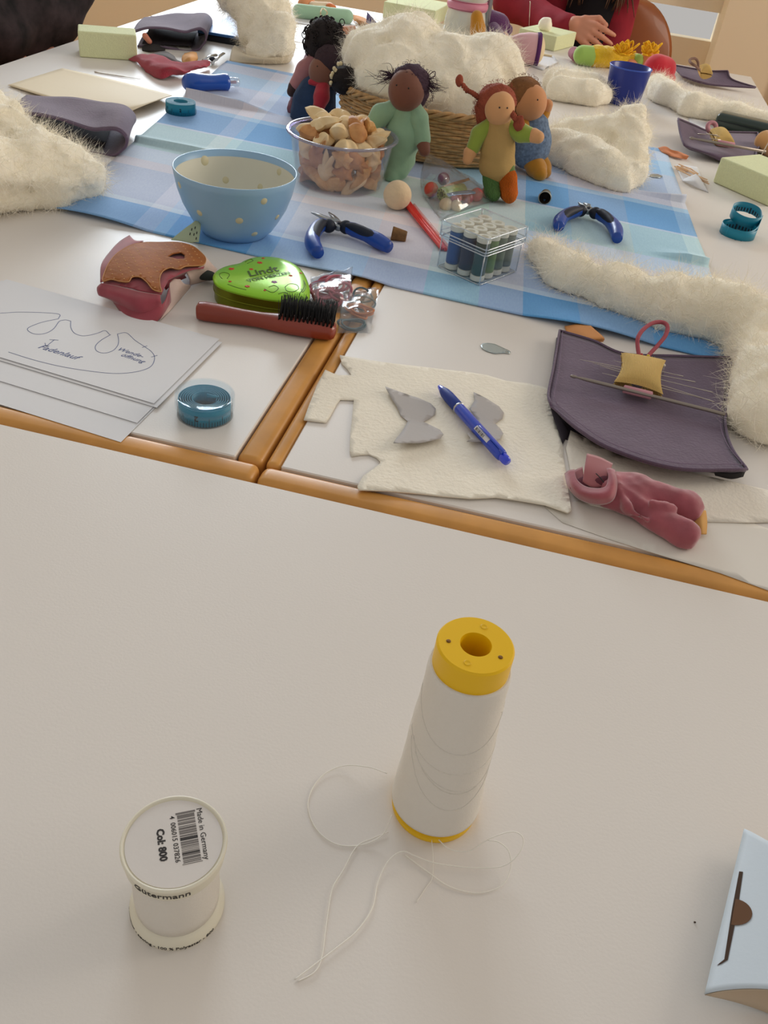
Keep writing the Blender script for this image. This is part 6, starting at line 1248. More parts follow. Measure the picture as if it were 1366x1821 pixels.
single('stuffed_limb', body([((-0.9899, 2.1125, 0.7660),(-0.9790, 2.1118, 0.7560),.007,.006)],.0028), M('pink_skin',(206,130,108),.7), 'pink stuffed doll arm poking from the purple pouch beside the left foam block', 'doll limb')
single('dark_cloth', loft([[(-1.0029, 2.1200, 0.7440),(-0.9719, 2.1142, 0.7520),(-0.9643, 2.1595, 0.7440)],[(-0.9839, 2.0812, 0.7410),(-0.9556, 2.0772, 0.7460),(-0.9449, 2.1214, 0.7420)]],6,6,.001), M('black_knit',(44,40,40),.95,bump=(300,.4)), 'dark knitted cloth bit at the foot of the left foam block', 'cloth')
def blue_case():
    a, b, c = A((-0.9362, 2.2997, 0.7400)), A((-0.8165, 2.3038, 0.7400)), A((-1.0795, 2.5734, 0.7400)); a[2] = b[2] = c[2] = 0; x = b-a; w_ = np.linalg.norm(x); x /= w_; y = A((-x[1],x[0],0)); d = abs((c-a)@y); o = a+x*w_/2+y*d/2
    t = thing('flat_case', 'flat blue case with a black underside beyond the purple pouch at the back left', 'case', (o[0],o[1],T), rz=math.atan2(x[1],x[0]), local=True)
    link('case_bottom', box((0,0,.0075),(w_,d,.014),.002), M('case_black',(24,28,38),.6), t, False)
    link('case_top', box((0,0,.0175),(w_+.002,d+.002,.007),.002), M('case_blue',(66,118,186),.4), t, False)
    link('fabric_crease', box((0,-d/2-.0012,.0145),(w_,.0008,.0008)), M('case_black'), t, False)
blue_case()
def rag(name, rows, m, label, cat_, bump=.004, s=60, ku=7, kv=7, th=.0012, tooth=0):
    g = loft(rows,ku,kv,th); V = A(g[0]); V[:,2] = np.maximum(V[:,2]+bump*vn(V,s,3), T+.0004+(V[:,2]-V[:,2].min())*.05)
    return single(name, (V,g[1]), m, label, cat_)
def gloves():
    red = M('red_knit',(194,36,62),.9,wave=(260,.8,'X'),bump=(260,.3),sheen=.3)
    rag('red_cloth', [[(-0.9678, 1.9744, 0.7420),(-0.9418, 1.9884, 0.7540),(-0.8902, 1.9855, 0.7580),(-0.8385, 1.9715, 0.7560),(-0.8159, 1.9960, 0.7600),(-0.8049, 2.0412, 0.7520)],[(-0.9439, 1.9576, 0.7440),(-0.8967, 1.9190, 0.7600),(-0.8576, 1.9174, 0.7620),(-0.8166, 1.9286, 0.7600),(-0.7951, 1.9512, 0.7640),(-0.7951, 2.0228, 0.7520)],[(-0.9115, 1.9214, 0.7440),(-0.8684, 1.8783, 0.7560),(-0.8286, 1.8684, 0.7640),(-0.8065, 1.8983, 0.7580),(-0.7905, 1.9333, 0.7600),(-0.7941, 2.0203, 0.7480)],[(-0.8944, 1.9031, 0.7410),(-0.8443, 1.8623, 0.7420),(-0.8266, 1.8852, 0.7440),(-0.8210, 1.9198, 0.7420),(-0.8123, 1.9736, 0.7440),(-0.8023, 2.0343, 0.7420)]], red, 'crumpled red knitted cloth with pinked edges lying before the left foam block', 'cloth', .006, 45)
gloves()
rag('grey_cloth', [[(-0.9465, 2.0270, 0.7460),(-0.9281, 2.0713, 0.7500),(-0.9052, 2.0747, 0.7460)],[(-0.9359, 2.0211, 0.7440),(-0.9006, 2.0270, 0.7520),(-0.8779, 2.0361, 0.7460)],[(-0.8878, 2.0090, 0.7420),(-0.8649, 2.0178, 0.7430),(-0.8628, 2.0318, 0.7410)]], M('grey_cloth',(108,104,104),.9), 'grey triangular cloth scrap behind the red knitted cloth', 'fabric scrap', .002)
rag('peach_scrap', [[(-0.8925, 2.1096, 0.7460),(-0.8776, 2.1140, 0.7500),(-0.8649, 2.1166, 0.7480)],[(-0.8792, 2.0614, 0.7440),(-0.8505, 2.0417, 0.7540),(-0.8473, 2.0798, 0.7460)],[(-0.8649, 2.0367, 0.7410),(-0.8459, 2.0366, 0.7440),(-0.8457, 2.0689, 0.7410)]], M('peach_cloth',(226,170,112),.85), 'pale peach cloth scrap behind the red knitted cloth', 'fabric scrap', .002)
def metal_clip():
    t = thing('metal_clip', 'small shiny metal clamp beside the peach scrap, left of the translucent wool', 'clamp', (-0.8259, 2.1227, 0.7400))
    for a,b,r in (((-0.8257, 2.0597, 0.7480),(-0.8176, 2.1153, 0.7520),.005),((-0.8014, 2.0527, 0.7460),(-0.8098, 2.1455, 0.7520),.004),((-0.8206, 2.0605, 0.7440),(-0.8034, 2.0647, 0.7460),.004)): link('clip_arm', tube([a,tuple((A(a)+A(b))/2+A((0,0,.003))),b],r,8,flat=.6), M('chrome',(200,204,208),.15,metal=1), t)
    link('clip_spring', ball((-0.8123, 2.0806, 0.7490),(.007,.007,.006),12,8), pl_dark, t)
metal_clip()
def holder():
    a, b = A((-0.7665, 1.8028, 0.7590)), A((-0.6860, 1.9007, 0.7550)); d = b-a; L = np.linalg.norm(d)
    t = thing('tool_handle', 'dark blue plastic felting tool handle with a clear end, on the cloth corner', 'tool', tuple(A((-0.7465, 1.8700, 0.7400))))
    link('grip', align(lathe([(0,0),(.010,.0015),(.0165,.008),(.0195,.018),(.0185,.030),(.0155,L*.45),(.0150,L*.58),(.0165,L*.72),(.0175,L*.775),(.016,L*.79),(0,L*.79)],36),a,d), M('handle_blue',(24,82,176),.3,coat=.4), t)
    link('clear_end', align(lathe([(.0085,L*.78),(.0095,L*.79),(.0095,L*.97),(.0088,L),(.004,L),(.004,L*.8)],24),a,d), clear('end_plastic',(245,248,252),.12,.04,.85), t)
    link('needle_hub', align(lathe([(0,L*.79),(.003,L*.79),(.003,L*.96),(0,L*.96)],12),a,d), pfelt, t)
holder()
single('pattern_paper', loft([[(-1.0462, 1.6238, 0.7430),(-1.0385, 1.7080, 0.7440),(-1.0339, 1.8076, 0.7430)],[(-0.9552, 1.5880, 0.7460),(-0.9487, 1.6921, 0.7450),(-0.9351, 1.7941, 0.7430)],[(-0.8816, 1.5660, 0.7480),(-0.8562, 1.6602, 0.7500),(-0.8464, 1.7745, 0.7440)],[(-0.8321, 1.5594, 0.7460),(-0.7853, 1.6192, 0.7540),(-0.7666, 1.7351, 0.7500)],[(-0.7914, 1.5649, 0.7410),(-0.7709, 1.6120, 0.7520),(-0.7591, 1.7207, 0.7520)]],7,8,.0006), M('cream_paper',(232,216,184),.7,bump=(60,.1)), 'folded cream pattern paper lying at the left table edge behind the wool tuft', 'paper')
needle((-0.8738, 1.8363, 0.7420),(-0.9735, 1.8283, 0.7415),'long loose needle lying between cream paper and left foam block',.0012)
def teal_roll(label, cx, cy, z, r0, r1, h, turns, tail=None):
    t = thing('measuring_tape', label, 'measuring tape', (cx,cy,z), local=True); n = int(40*turns)
    V = A([((r0+(r1-r0)*i/n)*math.cos(2*math.pi*turns*i/n),(r0+(r1-r0)*i/n)*math.sin(2*math.pi*turns*i/n),q) for i in range(n+1) for q in (0,h)]); F = [(2*i,2*i+2,2*i+3,2*i+1) for i in range(n)]
    link('tape_band', thicken(V,F,norms(V,F)*.0007), teal, t)
    link('tick_mark', tape_ticks(0,0,r1+.0003,.0005,h,56), ink_b, t, False)
    for a,s in ((-1.2,'2'),(-2.2,'1')):
        g = text(s,.008,.00008,.0002); q = a+g[0][:,0]/r1; link('numeral', (np.column_stack([(r1+.0004)*np.cos(q),(r1+.0004)*np.sin(q),h/2+g[0][:,1]]),g[1]), ink_b, t, False)
    return t
teal_roll('tightly rolled teal measuring tape on the left corner of the cloth', -.7117, 1.6600, Z0, .013, .0285, .020, 8)
def loose_tape():
    t = thing('measuring_tape', 'loosely coiled teal measuring tape on the bare table at the right', 'measuring tape', (0.3290, 1.5599, 0.7400))
    c0, c1 = A((0.3276, 1.5647, 0.7400)), A((0.3388, 1.6000, 0.7400)); pts = []
    for i in range(150):
        a = -2.4+i/149*2*math.pi*2.35; s = min(1,max(0,(i/149-.50)/.14)); s = s*s*(3-2*s)
        c = c0*(1-s)+c1*s; r = .0285-.0030*s; z = .0006+.0120*s; tl = .005*s*(1+math.sin(a-.2))
        pts.append(c+A((r*math.cos(a),r*math.sin(a),z+max(0,tl))))
    V = A([p+A((0,0,q)) for p in pts for q in (0,.0165)]); F = [(2*i,2*i+2,2*i+3,2*i+1) for i in range(149)]
    link('tape_band', thicken(V,F,norms(V,F)*.0007), teal, t)
    gs = []
    for i in range(2,148,2):
        tg = pts[i+1]-pts[i-1]; tg /= np.linalg.norm(tg); n = A((tg[1],-tg[0],0)); gs.append(xf(box((0,0,0),(.0006,.0026,.006 if i%10 else .010)),tuple(pts[i]+n*.0001+A((0,0,.0045))),(0,0,math.atan2(tg[1],tg[0])+math.pi/2)))
    link('tick_mark', cat(*gs), ink_b, t, False)
loose_tape()
# ------------------------------------------------------------------ back centre
single('paper_sheet', sheet([(-1.0770, 2.7920, 0.7400)[:2],(-0.9549, 2.8692, 0.7400)[:2],(-0.8270, 2.9764, 0.7400)[:2],(-0.7419, 2.9289, 0.7400)[:2],(-0.6564, 2.8415, 0.7400)[:2],(-0.6952, 2.7542, 0.7400)[:2],(-0.8266, 2.7036, 0.7400)[:2],(-0.9565, 2.6302, 0.7400)[:2]], lambda x,y: T+.0004, .0006, .03), paper, 'white paper sheet on the far table behind the curly-haired doll', 'paper')
def lying_mint():
    t = thing('doll', 'rolled-up mint suited doll tied with thread, lying at the back behind the curly doll', 'doll', (-0.7908, 2.9444, 0.7400), 'handmade cloth dolls')
    link('suit', body([((-0.8259, 2.8023, 0.7580),(-0.7576, 2.8206, 0.7600),.020,.018),((-0.7576, 2.8206, 0.7600),(-0.6929, 2.8429, 0.7580),.018,.021)],.004), M('pale_mint_velour',(166,204,172),.85,sheen=.4), t)
    link('tie_thread', tube(spl([(-0.7651, 2.8457, 0.7440),(-0.7305, 2.6895, 0.7800),(-0.7478, 2.7743, 0.7800),(-0.7205, 2.7246, 0.7800),(-0.7616, 2.8576, 0.7460)],6),.0018,6), M('cream_thread',(220,200,160),.8), t)
    link('head', body([((-0.8230, 2.8356, 0.7720),(-0.8079, 2.8548, 0.7720),.018,.016)],.004), M('skin_apricot',(222,150,104),.75), t)
    link('arm', body([((-0.7957, 2.8369, 0.7700),(-0.7521, 2.8663, 0.7700),.014,.015)],.004), M('cream_jersey',(232,210,180),.8), t)
    link('hand', body([((-0.7487, 2.8535, 0.7720),(-0.7418, 2.8667, 0.7700),.013,.011)],.004), M('orange_skin',(214,120,66),.75), t)
lying_mint()
rag('peach_scrap', [[(-0.7156, 2.9772, 0.7440),(-0.6768, 2.9181, 0.7540),(-0.6599, 2.9536, 0.7460)],[(-0.6811, 2.8970, 0.7440),(-0.6408, 2.8271, 0.7560),(-0.6243, 2.8775, 0.7460)],[(-0.6470, 2.8446, 0.7410),(-0.6267, 2.8449, 0.7440),(-0.6074, 2.8668, 0.7410)]], M('apricot_cloth'), 'apricot cloth scrap with pale edge at the far left of the wool heap', 'fabric scrap', .003, 40)
rag('purple_scrap', [[(-0.6154, 2.7697, 0.7900),(-0.6114, 2.7677, 0.7880),(-0.6074, 2.7657, 0.7860)],[(-0.6289, 2.8326, 0.7600),(-0.6209, 2.8575, 0.7580),(-0.6112, 2.8768, 0.7540)],[(-0.6237, 2.8265, 0.7410),(-0.6129, 2.8606, 0.7410),(-0.6032, 2.8939, 0.7410)]], M('violet_cloth',(96,88,136),.85), 'pointed violet cloth scrap standing beside the apricot scrap behind the wool heap', 'fabric scrap', .002, 40)
single('stuffed_limb', body([((-0.6545, 2.6588, 0.7520),(-0.6378, 2.7082, 0.7520),.012,.010)],.004), M('skin_tan',(192,126,92),.75), 'tan stuffed doll arm lying to the right of the curly-haired doll', 'doll limb')
def vase():
    b = (-0.3216, 2.6754, 0.7400); t = thing('vase', 'milky white glass vase with a pink band round its waist, behind the wool heap', 'vase', b, local=True)
    gl = M('milk_glass',(206,208,196),.15,coat=.6,trans=.0,sss=.25)
    k = .0007
    link('lower_bulb', lathe([(0,.001),(.040,.001),(.048,.004),(.056,.02),(.058,.05),(.056,.085),(.051,.108),(.047,.118)],48), gl, t)
    link('waist_band', lathe([(.046,.114),(.054,.115),(.056,.121),(.055,.128),(.050,.133),(.046,.133)],48), M('pink_band',(206,130,152),.5), t)
    link('upper_bulb', lathe([(.047,.130),(.052,.138),(.060,.155),(.064,.180),(.060,.21),(.045,.232),(.032,.24),(.030,.238),(.042,.229),(.057,.208),(.060,.180)],48), gl, t)
    for z in (.113,.134): link('band_edge', lathe([(.0495,z-.001),(.053,z),(.0495,z+.001)],40), M('pink_edge',(224,160,178),.4), t)
vase()
single('metal_rod', align(lathe([(0,0),(.0075,0),(.0080,.001),(.0080,.27),(.0070,.273),(0,.273)],20),A((-0.2677, 2.7372, 0.7400)),A((-0.2666, 2.7000, 0.8976))-A((-0.2677, 2.7372, 0.7400))), M('brushed_steel',(150,152,156),.28,metal=.95), 'slanted brushed steel rod rising beside the white vase', 'rod')
def purple_doll():
    t = thing('doll', 'purple knitted doll slumped beside the steel rod behind the wool heap', 'doll', (-0.2600, 2.9274, 0.7400), 'handmade cloth dolls')
    pk = M('purple_knit',(92,46,92),.9,bump=(240,.4),sheen=.3)
    link('knit_body', body([((-0.2827, 2.8000, 0.8185),(-0.2443, 2.8000, 0.8044),.030,.034),((-0.2443, 2.8000, 0.8044),(-0.2439, 2.7800, 0.7816),.034,.03)],.005), pk, t)
    link('sleeve', body([((-0.2459, 2.8000, 0.8126),(-0.2146, 2.8000, 0.8018),.020,.016)],.004), pk, t)
    link('sleeve', body([((-0.2490, 2.7600, 0.8034),(-0.2139, 2.7000, 0.7893),.018,.014)],.004), pk, t)
    link('hand', body([((-0.2154, 2.7500, 0.7930),(-0.2076, 2.7300, 0.7887),.011,.010)],.004), M('skin_rose',(208,150,140),.75), t)
    link('foot', body([((-0.2687, 2.8037, 0.7600),(-0.2533, 2.8395, 0.7600),.014,.013)],.004), M('skin_peach',(226,176,130),.75), t)
purple_doll()
def mustard_doll():
    t = thing('doll', 'mustard yellow doll leaning against the right side of the white vase', 'doll', (-0.2922, 2.8349, 0.7400), 'handmade cloth dolls')
    link('suit', body([((-0.2839, 2.6000, 0.8489),(-0.2757, 2.6000, 0.8212),.016,.020),((-0.2757, 2.6000, 0.8212),(-0.2768, 2.6000, 0.7943),.020,.016)],.004), M('mustard_velour'), t)
    link('dark_trousers', body([((-0.2755, 2.6200, 0.7889),(-0.2629, 2.5800, 0.7833),.016,.012)],.004), M('navy_cloth',(44,46,66),.9), t)
mustard_doll()
def bonnet_doll():
    t = thing('doll', 'lying doll in a pink gathered bonnet edged in purple, before the red-jacket foam block', 'doll', (-0.1530, 2.7676, 0.7400), 'handmade cloth dolls')
    pk = M('pink_bonnet',(214,166,170),.85,sheen=.3)
    a, b = A((-0.2016, 2.6951, 0.7780)), A((-0.1216, 2.7078, 0.7800)); d = b-a; L = np.linalg.norm(d)
    n = 48; pr = [(0,.002),(.010,0),(.016,.002),(.024,.010),(.034,L*.4),(.0395,L*.7),(.0405,L)]; g = lathe(pr,n); V = A(g[0]); ang = np.arctan2(V[:,1],V[:,0]); rr = np.hypot(V[:,0],V[:,1]); f = 1+.05*np.sin(ang*11)*np.clip(1-V[:,2]/(L*.8),0,1); V[:,0] *= f; V[:,1] *= f
    link('bonnet', align((V,g[1]),a,d), pk, t)
    link('bonnet_trim', align(lathe([(.037,L-.001),(.042,L),(.043,L+.008),(.040,L+.012),(.036,L+.012)],40),a,d), M('purple_trim',(84,36,92),.85), t)
    link('head', align(ball((0,0,L+.006),(.037,.037,.020),24,14),a,d), M('skin_cream',(222,200,160),.75), t)
    link('gather_tie', align(lathe([(.008,-.003),(.013,-.001),(.013,.003),(.010,.005)],20),a,d), M('purple_trim'), t)
bonnet_doll()
single('white_pad', sheet([(-0.1588, 2.7269, 0.7400)[:2],(-0.0883, 2.6585, 0.7400)[:2],(-0.0555, 2.8073, 0.7400)[:2],(-0.0711, 2.8735, 0.7400)[:2],(-0.1286, 2.8641, 0.7400)[:2]], lambda x,y: T+.0004, .004, .02), paper, 'white notepad corner between the pink bonnet and the pale wool batt', 'notepad')
single('wooden_stick', box((-0.0979, 2.8564, 0.7460),(.042,.010,.006),.0015), M('stick_wood',(226,206,166),.6), 'short pale wooden stick lying before the red-jacket foam block', 'stick', None, False)
def yellow_doll():
    t = thing('doll', 'lying doll in a fluffy yellow knit with a green collar, before the red-jacketed person', 'doll', (0.0764, 2.9318, 0.7400), 'handmade cloth dolls')
    yk = M('yellow_fluff',(228,190,30),.95,bump=(260,.8),sheen=.4); gr = M('green_collar',(160,196,96),.85,sheen=.3); hy = M('yarn_yellow',(232,176,24),.9)
    link('foot', body([((-0.0186, 2.8833, 0.7600),(-0.0100, 2.8485, 0.7580),.016,.014)],.004), M('mauve_foot',(164,106,116),.85), t)
    link('collar', body([((0.0081, 2.8344, 0.7660),(0.0306, 2.8381, 0.7660),.026,.027)],.004), gr, t)
    link('knit_body', noisy(body([((0.0431, 2.8440, 0.7670),(0.1195, 2.8938, 0.7650),.029,.027),((0.1195, 2.8938, 0.7650),(0.1614, 2.9159, 0.7620),.025,.020)],.004),.002,170), yk, t)
    link('sleeve', body([((0.1660, 2.9019, 0.7680),(0.1798, 2.9091, 0.7660),.016,.014)],.004), gr, t)
    link('hand', body([((0.1460, 2.8805, 0.7580),(0.1663, 2.9027, 0.7560),.012,.012)],.004), M('skin_apricot'), t)
    rnd = random.Random(5); gs = []
    for c in ((0.1140, 2.8186, 0.7850),(0.1291, 2.8326, 0.7880),(0.1863, 2.8830, 0.7860),(0.1973, 2.9156, 0.7840)):
        for k in range(12):
            a = rnd.uniform(0,6.28); e = A((math.cos(a)*.026,math.sin(a)*.012,rnd.uniform(.0,.034))); s = A((-math.sin(a),math.cos(a),0))*.006
            gs.append(tube(spl([c,A(c)+e*.6+s,A(c)+e,A(c)+e*.6-s,c],4),.0028,5))
    stuff(link('yarn_hair', cat(*gs), hy, t)); link('head', body([((0.1918, 2.9143, 0.7700),(0.2056, 2.9216, 0.7680),.022,.021)],.004), M('skin_apricot'), t)
yellow_doll()
single('red_hat', noisy(body([((0.2140, 2.7487, 0.7780),(0.2336, 2.7619, 0.7760),.036,.034),((0.2345, 2.7531, 0.7720),(0.2664, 2.7861, 0.7540),.024,.010),((0.2071, 2.7987, 0.7640),(0.2248, 2.7785, 0.7660),.016,.02)],.004),.001,60), M('red_felt',(200,32,50),.85,sheen=.3), 'pointed red felt hat lying behind the blue cup beside the yellow doll', 'hat')
def cup():
    t = thing('cup', 'plain dark blue plastic cup standing between the wool tufts on the right', 'cup', (.1285,2.432,T), local=True)
    link('cup_body', lathe([(0,0),(.0400,0),(.0425,.0015),(.0512,.0825),(.0516,.0840),(.0508,.0846),(.0496,.0835),(.0410,.004),(0,.003)],56), M('cup_blue',(12,40,136),.32,coat=.2), t)
    link('rim_lip', lathe([(.0512,.0815),(.0522,.0825),(.0524,.0838),(.0514,.0848),(.0504,.0846)],56), M('cup_rim',(60,92,190),.3), t)
cup()
# ------------------------------------------------------------------ far right group
def open_pouch(label, rows, cush, h, base):
    t = thing('needle_pouch', label, 'needle pouch', base)
    link('cover', loft(rows,7,7,.003), purp, t)
    rim = np.vstack([spl(rows[0],7)[:-1], spl([r[-1] for r in rows],7)[:-1], spl(rows[-1][::-1],7)[:-1], spl([r[0] for r in rows[::-1]],7)[:-1]])
    link('piped_edge', tube(rim+A((0,0,.0015)),.0021,7,True), purp, t)
    cushion(*cush,h,t); return t
p2 = open_pouch('purple needle pouch with curled-up left corner, in front of the dark glasses case', [[(0.2413, 2.1406, 0.7850),(0.2867, 2.1963, 0.7660),(0.3258, 2.2334, 0.7520),(0.3796, 2.2625, 0.7520),(0.4412, 2.2854, 0.7560)],[(0.2485, 2.0890, 0.7700),(0.2896, 2.1286, 0.7560),(0.3325, 2.1563, 0.7520),(0.3836, 2.1732, 0.7520),(0.4393, 2.2030, 0.7520)],[(0.2583, 2.0403, 0.7580),(0.2848, 2.0267, 0.7580),(0.3177, 2.0271, 0.7580),(0.3649, 2.0587, 0.7560),(0.4200, 2.1126, 0.7520)],[(0.2719, 2.0450, 0.7500),(0.3031, 2.0381, 0.7480),(0.3375, 2.0160, 0.7460),(0.3707, 2.0211, 0.7460),(0.4151, 2.0511, 0.7460)]], ((0.3148, 2.1531, 0.7700),(0.3473, 2.1720, 0.7700),(0.3680, 2.0904, 0.7660),(0.3242, 2.0829, 0.7660)), .034, (0.3479, 2.1428, 0.7400))
link('hook_holder', align(lathe([(.004,-.018),(.0055,-.017),(.0055,.017),(.004,.018)],14),A((0.3405, 2.0430, 0.7740)),A((0.4252, 2.0637, 0.7700))-A((0.2661, 2.0580, 0.7700))), pfelt, p2)
a_, b_ = A((0.2637, 2.0395, 0.7740)), A((0.4227, 2.0371, 0.7740)); d_ = b_-a_; L_ = np.linalg.norm(d_)
single('crochet_hook', align(lathe([(0,0),(.0018,.001),(.0030,.004),(.0030,.008),(.0018,.011),(.002,.014),(.0028,.03),(.0030,L_),(0,L_)],12),a_,d_), hookm, 'grey crochet hook lying across the curled purple pouch on the right', 'crochet hook')
for k,(p,q) in enumerate((((0.2846, 2.0971, 0.7720),(0.3255, 2.0918, 0.7780)),((0.3026, 2.0983, 0.7760),(0.3308, 2.0895, 0.7760)),((0.3082, 2.0670, 0.7740),(0.3322, 2.0700, 0.7740)))):
    single('needle', tube([p,q],.0009,6), steel_n, 'needle in the cushion of the curled pouch, '+('uppermost','middle','lowest')[k]+' of three', 'needle', 'needles in the yellow cushions')
r_ = lathe([(.006,-.004),(.013,-.004),(.0145,0),(.013,.004),(.006,.004),(.006,-.004)],28)
single('felt_ring', align(r_,A((0.3215, 2.1768, 0.7740)),(.15,-.8,.5)), pfelt, 'dusty pink felt ring standing behind the cushion of the curled pouch', 'ring')
single('white_card', sheet([(0.2931, 2.4023, 0.7400)[:2],(0.3433, 2.3761, 0.7400)[:2],(0.3314, 2.2891, 0.7400)[:2],(0.2935, 2.3159, 0.7400)[:2]], lambda x,y: T+.0004, .0008, .02), paper, 'small white card lying behind the curled purple pouch', 'card')
def glasses_case():
    a, b = A((0.3490, 2.3463, 0.7400)), A((0.5429, 2.2948, 0.7400)); x = b-a; L = np.linalg.norm(x); x /= L; an = math.atan2(x[1],x[0])
    t = thing('glasses_case', 'dark green glasses case behind the curled purple pouch at the right edge', 'case', tuple((a+b)/2+A((-x[1],x[0],0))*.02), rz=an, local=True)
    gm = M('case_green',(40,58,52),.3,coat=.4)
    g = box((0,0,.017),(L,.052,.034),.012,5); link('case_shell', g, gm, t)
    link('lid_seam', box((0,-.0262,.018),(L*.94,.0012,.0012)), M('case_black'), t, False)
glasses_case()
single('stuffed_limb', body([((0.4459, 2.1867, 0.7620),(0.4816, 2.1189, 0.7660),.024,.03)],.004), M('mustard_velour'), 'mustard yellow stuffed doll leg at the right edge behind the foam block', 'doll limb')
p3 = open_pouch('purple needle pouch with a wavy edge overhanging the far right table corner', [[(0.2755, 2.9990, 0.7540),(0.3230, 2.9425, 0.7620),(0.3724, 2.8984, 0.7700),(0.4186, 2.8833, 0.7800)],[(0.2864, 2.9319, 0.7520),(0.3326, 2.8772, 0.7600),(0.3818, 2.8604, 0.7620),(0.4353, 2.8643, 0.7640)],[(0.3003, 2.8710, 0.7500),(0.3442, 2.8178, 0.7520),(0.3992, 2.8291, 0.7500),(0.5035, 2.8557, 0.7560)]], ((0.3276, 2.8296, 0.7850),(0.3619, 2.8276, 0.7850),(0.3710, 2.7939, 0.7780),(0.3370, 2.7957, 0.7780)), .034, (0.3833, 2.9502, 0.7400))
link('cord_loop', tube(spl([(0.3280, 2.7676, 0.7900),(0.3095, 2.7059, 0.8060),(0.2940, 2.7048, 0.8120),(0.2953, 2.7686, 0.8100),(0.3111, 2.8011, 0.8100),(0.3220, 2.8084, 0.8020),(0.3271, 2.7998, 0.7900)],6),.0034,8), M('brown_cord',(120,92,80),.9), p3)
single('needle', tube([(0.2997, 2.8377, 0.7850),(0.3619, 2.8276, 0.7850)],.0009,6), steel_n, 'needle through the cushion of the farthest purple pouch', 'needle', 'needles in the yellow cushions')
rag('peach_scrap', [[(0.2063, 2.0321, 0.7440),(0.2223, 2.0285, 0.7500),(0.2388, 2.0138, 0.7520),(0.2663, 2.0171, 0.7480)],[(0.2152, 2.0108, 0.7440),(0.2279, 2.0039, 0.7480),(0.2451, 2.0057, 0.7460),(0.2675, 1.9879, 0.7500)],[(0.2255, 2.0072, 0.7410),(0.2356, 1.9892, 0.7440),(0.2498, 1.9852, 0.7430),(0.2674, 2.0010, 0.7420)]], M('orange_scrap',(212,136,94),.85), 'crumpled orange-peach scrap at the right edge of the cloth below the curled pouch', 'fabric scrap', .003, 60)
threader([(0.1815, 1.8156, 0.7400)[:2],(0.1906, 1.8292, 0.7400)[:2],(0.2017, 1.8326, 0.7400)[:2],(0.2103, 1.8286, 0.7400)[:2],(0.2034, 1.8183, 0.7400)[:2],(0.1902, 1.8136, 0.7400)[:2]], ellip((0.2059, 1.8264, 0.7400),.0012,.0012,0,8), 'little silver needle threader on the right part of the checked cloth') if False else single('needle_threader', sheet([(0.1815, 1.8156, 0.7400)[:2],(0.1907, 1.8331, 0.7400)[:2],(0.2018, 1.8365, 0.7400)[:2],(0.2103, 1.8286, 0.7400)[:2],(0.2033, 1.8145, 0.7400)[:2],(0.1901, 1.8097, 0.7400)[:2]], lambda x,y: Z0+.0004, .0008, .008), M('brushed_silver',(176,186,186),.35,metal=.85), 'little silver needle threader on the right part of the checked cloth', 'needle threader')
def packet():
    t = thing('paper_packet', 'small white paper packet folded open around wooden splints, right of the cloth', 'paper packet', (0.2714, 1.8624, 0.7400))
    link('packet_back', loft([[(0.2408, 1.9358, 0.7420),(0.2621, 1.9310, 0.7460),(0.2839, 1.9405, 0.7440)],[(0.2454, 1.8812, 0.7410),(0.2670, 1.8802, 0.7430),(0.2891, 1.8789, 0.7430)],[(0.2496, 1.8333, 0.7410),(0.2723, 1.8180, 0.7420),(0.2962, 1.7853, 0.7410)]],6,6,.0008), paper, t)
    link('packet_flap', loft([[(0.2514, 1.8388, 0.7430),(0.2587, 1.8269, 0.7520),(0.2712, 1.8399, 0.7560)],[(0.2486, 1.8255, 0.7430),(0.2658, 1.8012, 0.7520),(0.2791, 1.8178, 0.7540)],[(0.2489, 1.8255, 0.7420),(0.2708, 1.7987, 0.7430),(0.2962, 1.7853, 0.7410)]],6,6,.0006), paper, t)
    rnd = random.Random(6); sp = M('splint_wood',(224,184,142),.7)
    for k in range(16):
        c = A((0.2604, 1.8882, 0.7440)) if k < 10 else A((0.2810, 1.8551, 0.7460)); c = c+A((rnd.uniform(-.014,.014),rnd.uniform(-.02,.02),.0012*(k%5))); an = rnd.uniform(1.9,2.5)
        o = xf(box((0,0,0),(.034,.0026,.0016),.0004,1),c,(rnd.uniform(-.1,.1),0,an)); single('wooden_splint', o, sp, 'thin wooden splint in the white paper packet right of the cloth', 'splint', 'wooden splints in the paper packet', False)
packet()
# wooden chair back of the red-jacketed person
def chair(label, c, rz, col):
    t = thing('chair', label, 'chair', (c[0],c[1],0), rz=rz, local=True); cm = M('chair_shell_%d'%col[0],col,.4,var=(12,.1),coat=.15)
    def shell(u,v):
        a = (2*u-1); w_ = .225*(1-.30*max(0,v-.55)**2/.2025*1.0); k = v
        wd = .195*math.sqrt(max(.02,1-max(0,(v-.35)/.66)**2)) if v > .45 else .195*(.86+.14*v/.45)
        return A((a*wd, .02+.05*k-.05*(1-a*a)*.9, .50+.31*k))
    g = surf(shell,28,22,.012); link('backrest', (g[0],g[1]), cm, t)
    link('seat', cat(box((0,-.20,.445),(.42,.42,.018),.008,3)), cm, t, False)
    for x in (-.17,.17):
        link('leg', tube([(x,.04,.0),(x,.02,.44),(x,.03,.60)],.011,10), steel, t); link('leg', tube([(x,-.38,0),(x,-.36,.437)],.011,10), steel, t)
chair('brown wooden chair behind the red-jacketed person at the far end', (.145,3.82), 0, (150,82,34))

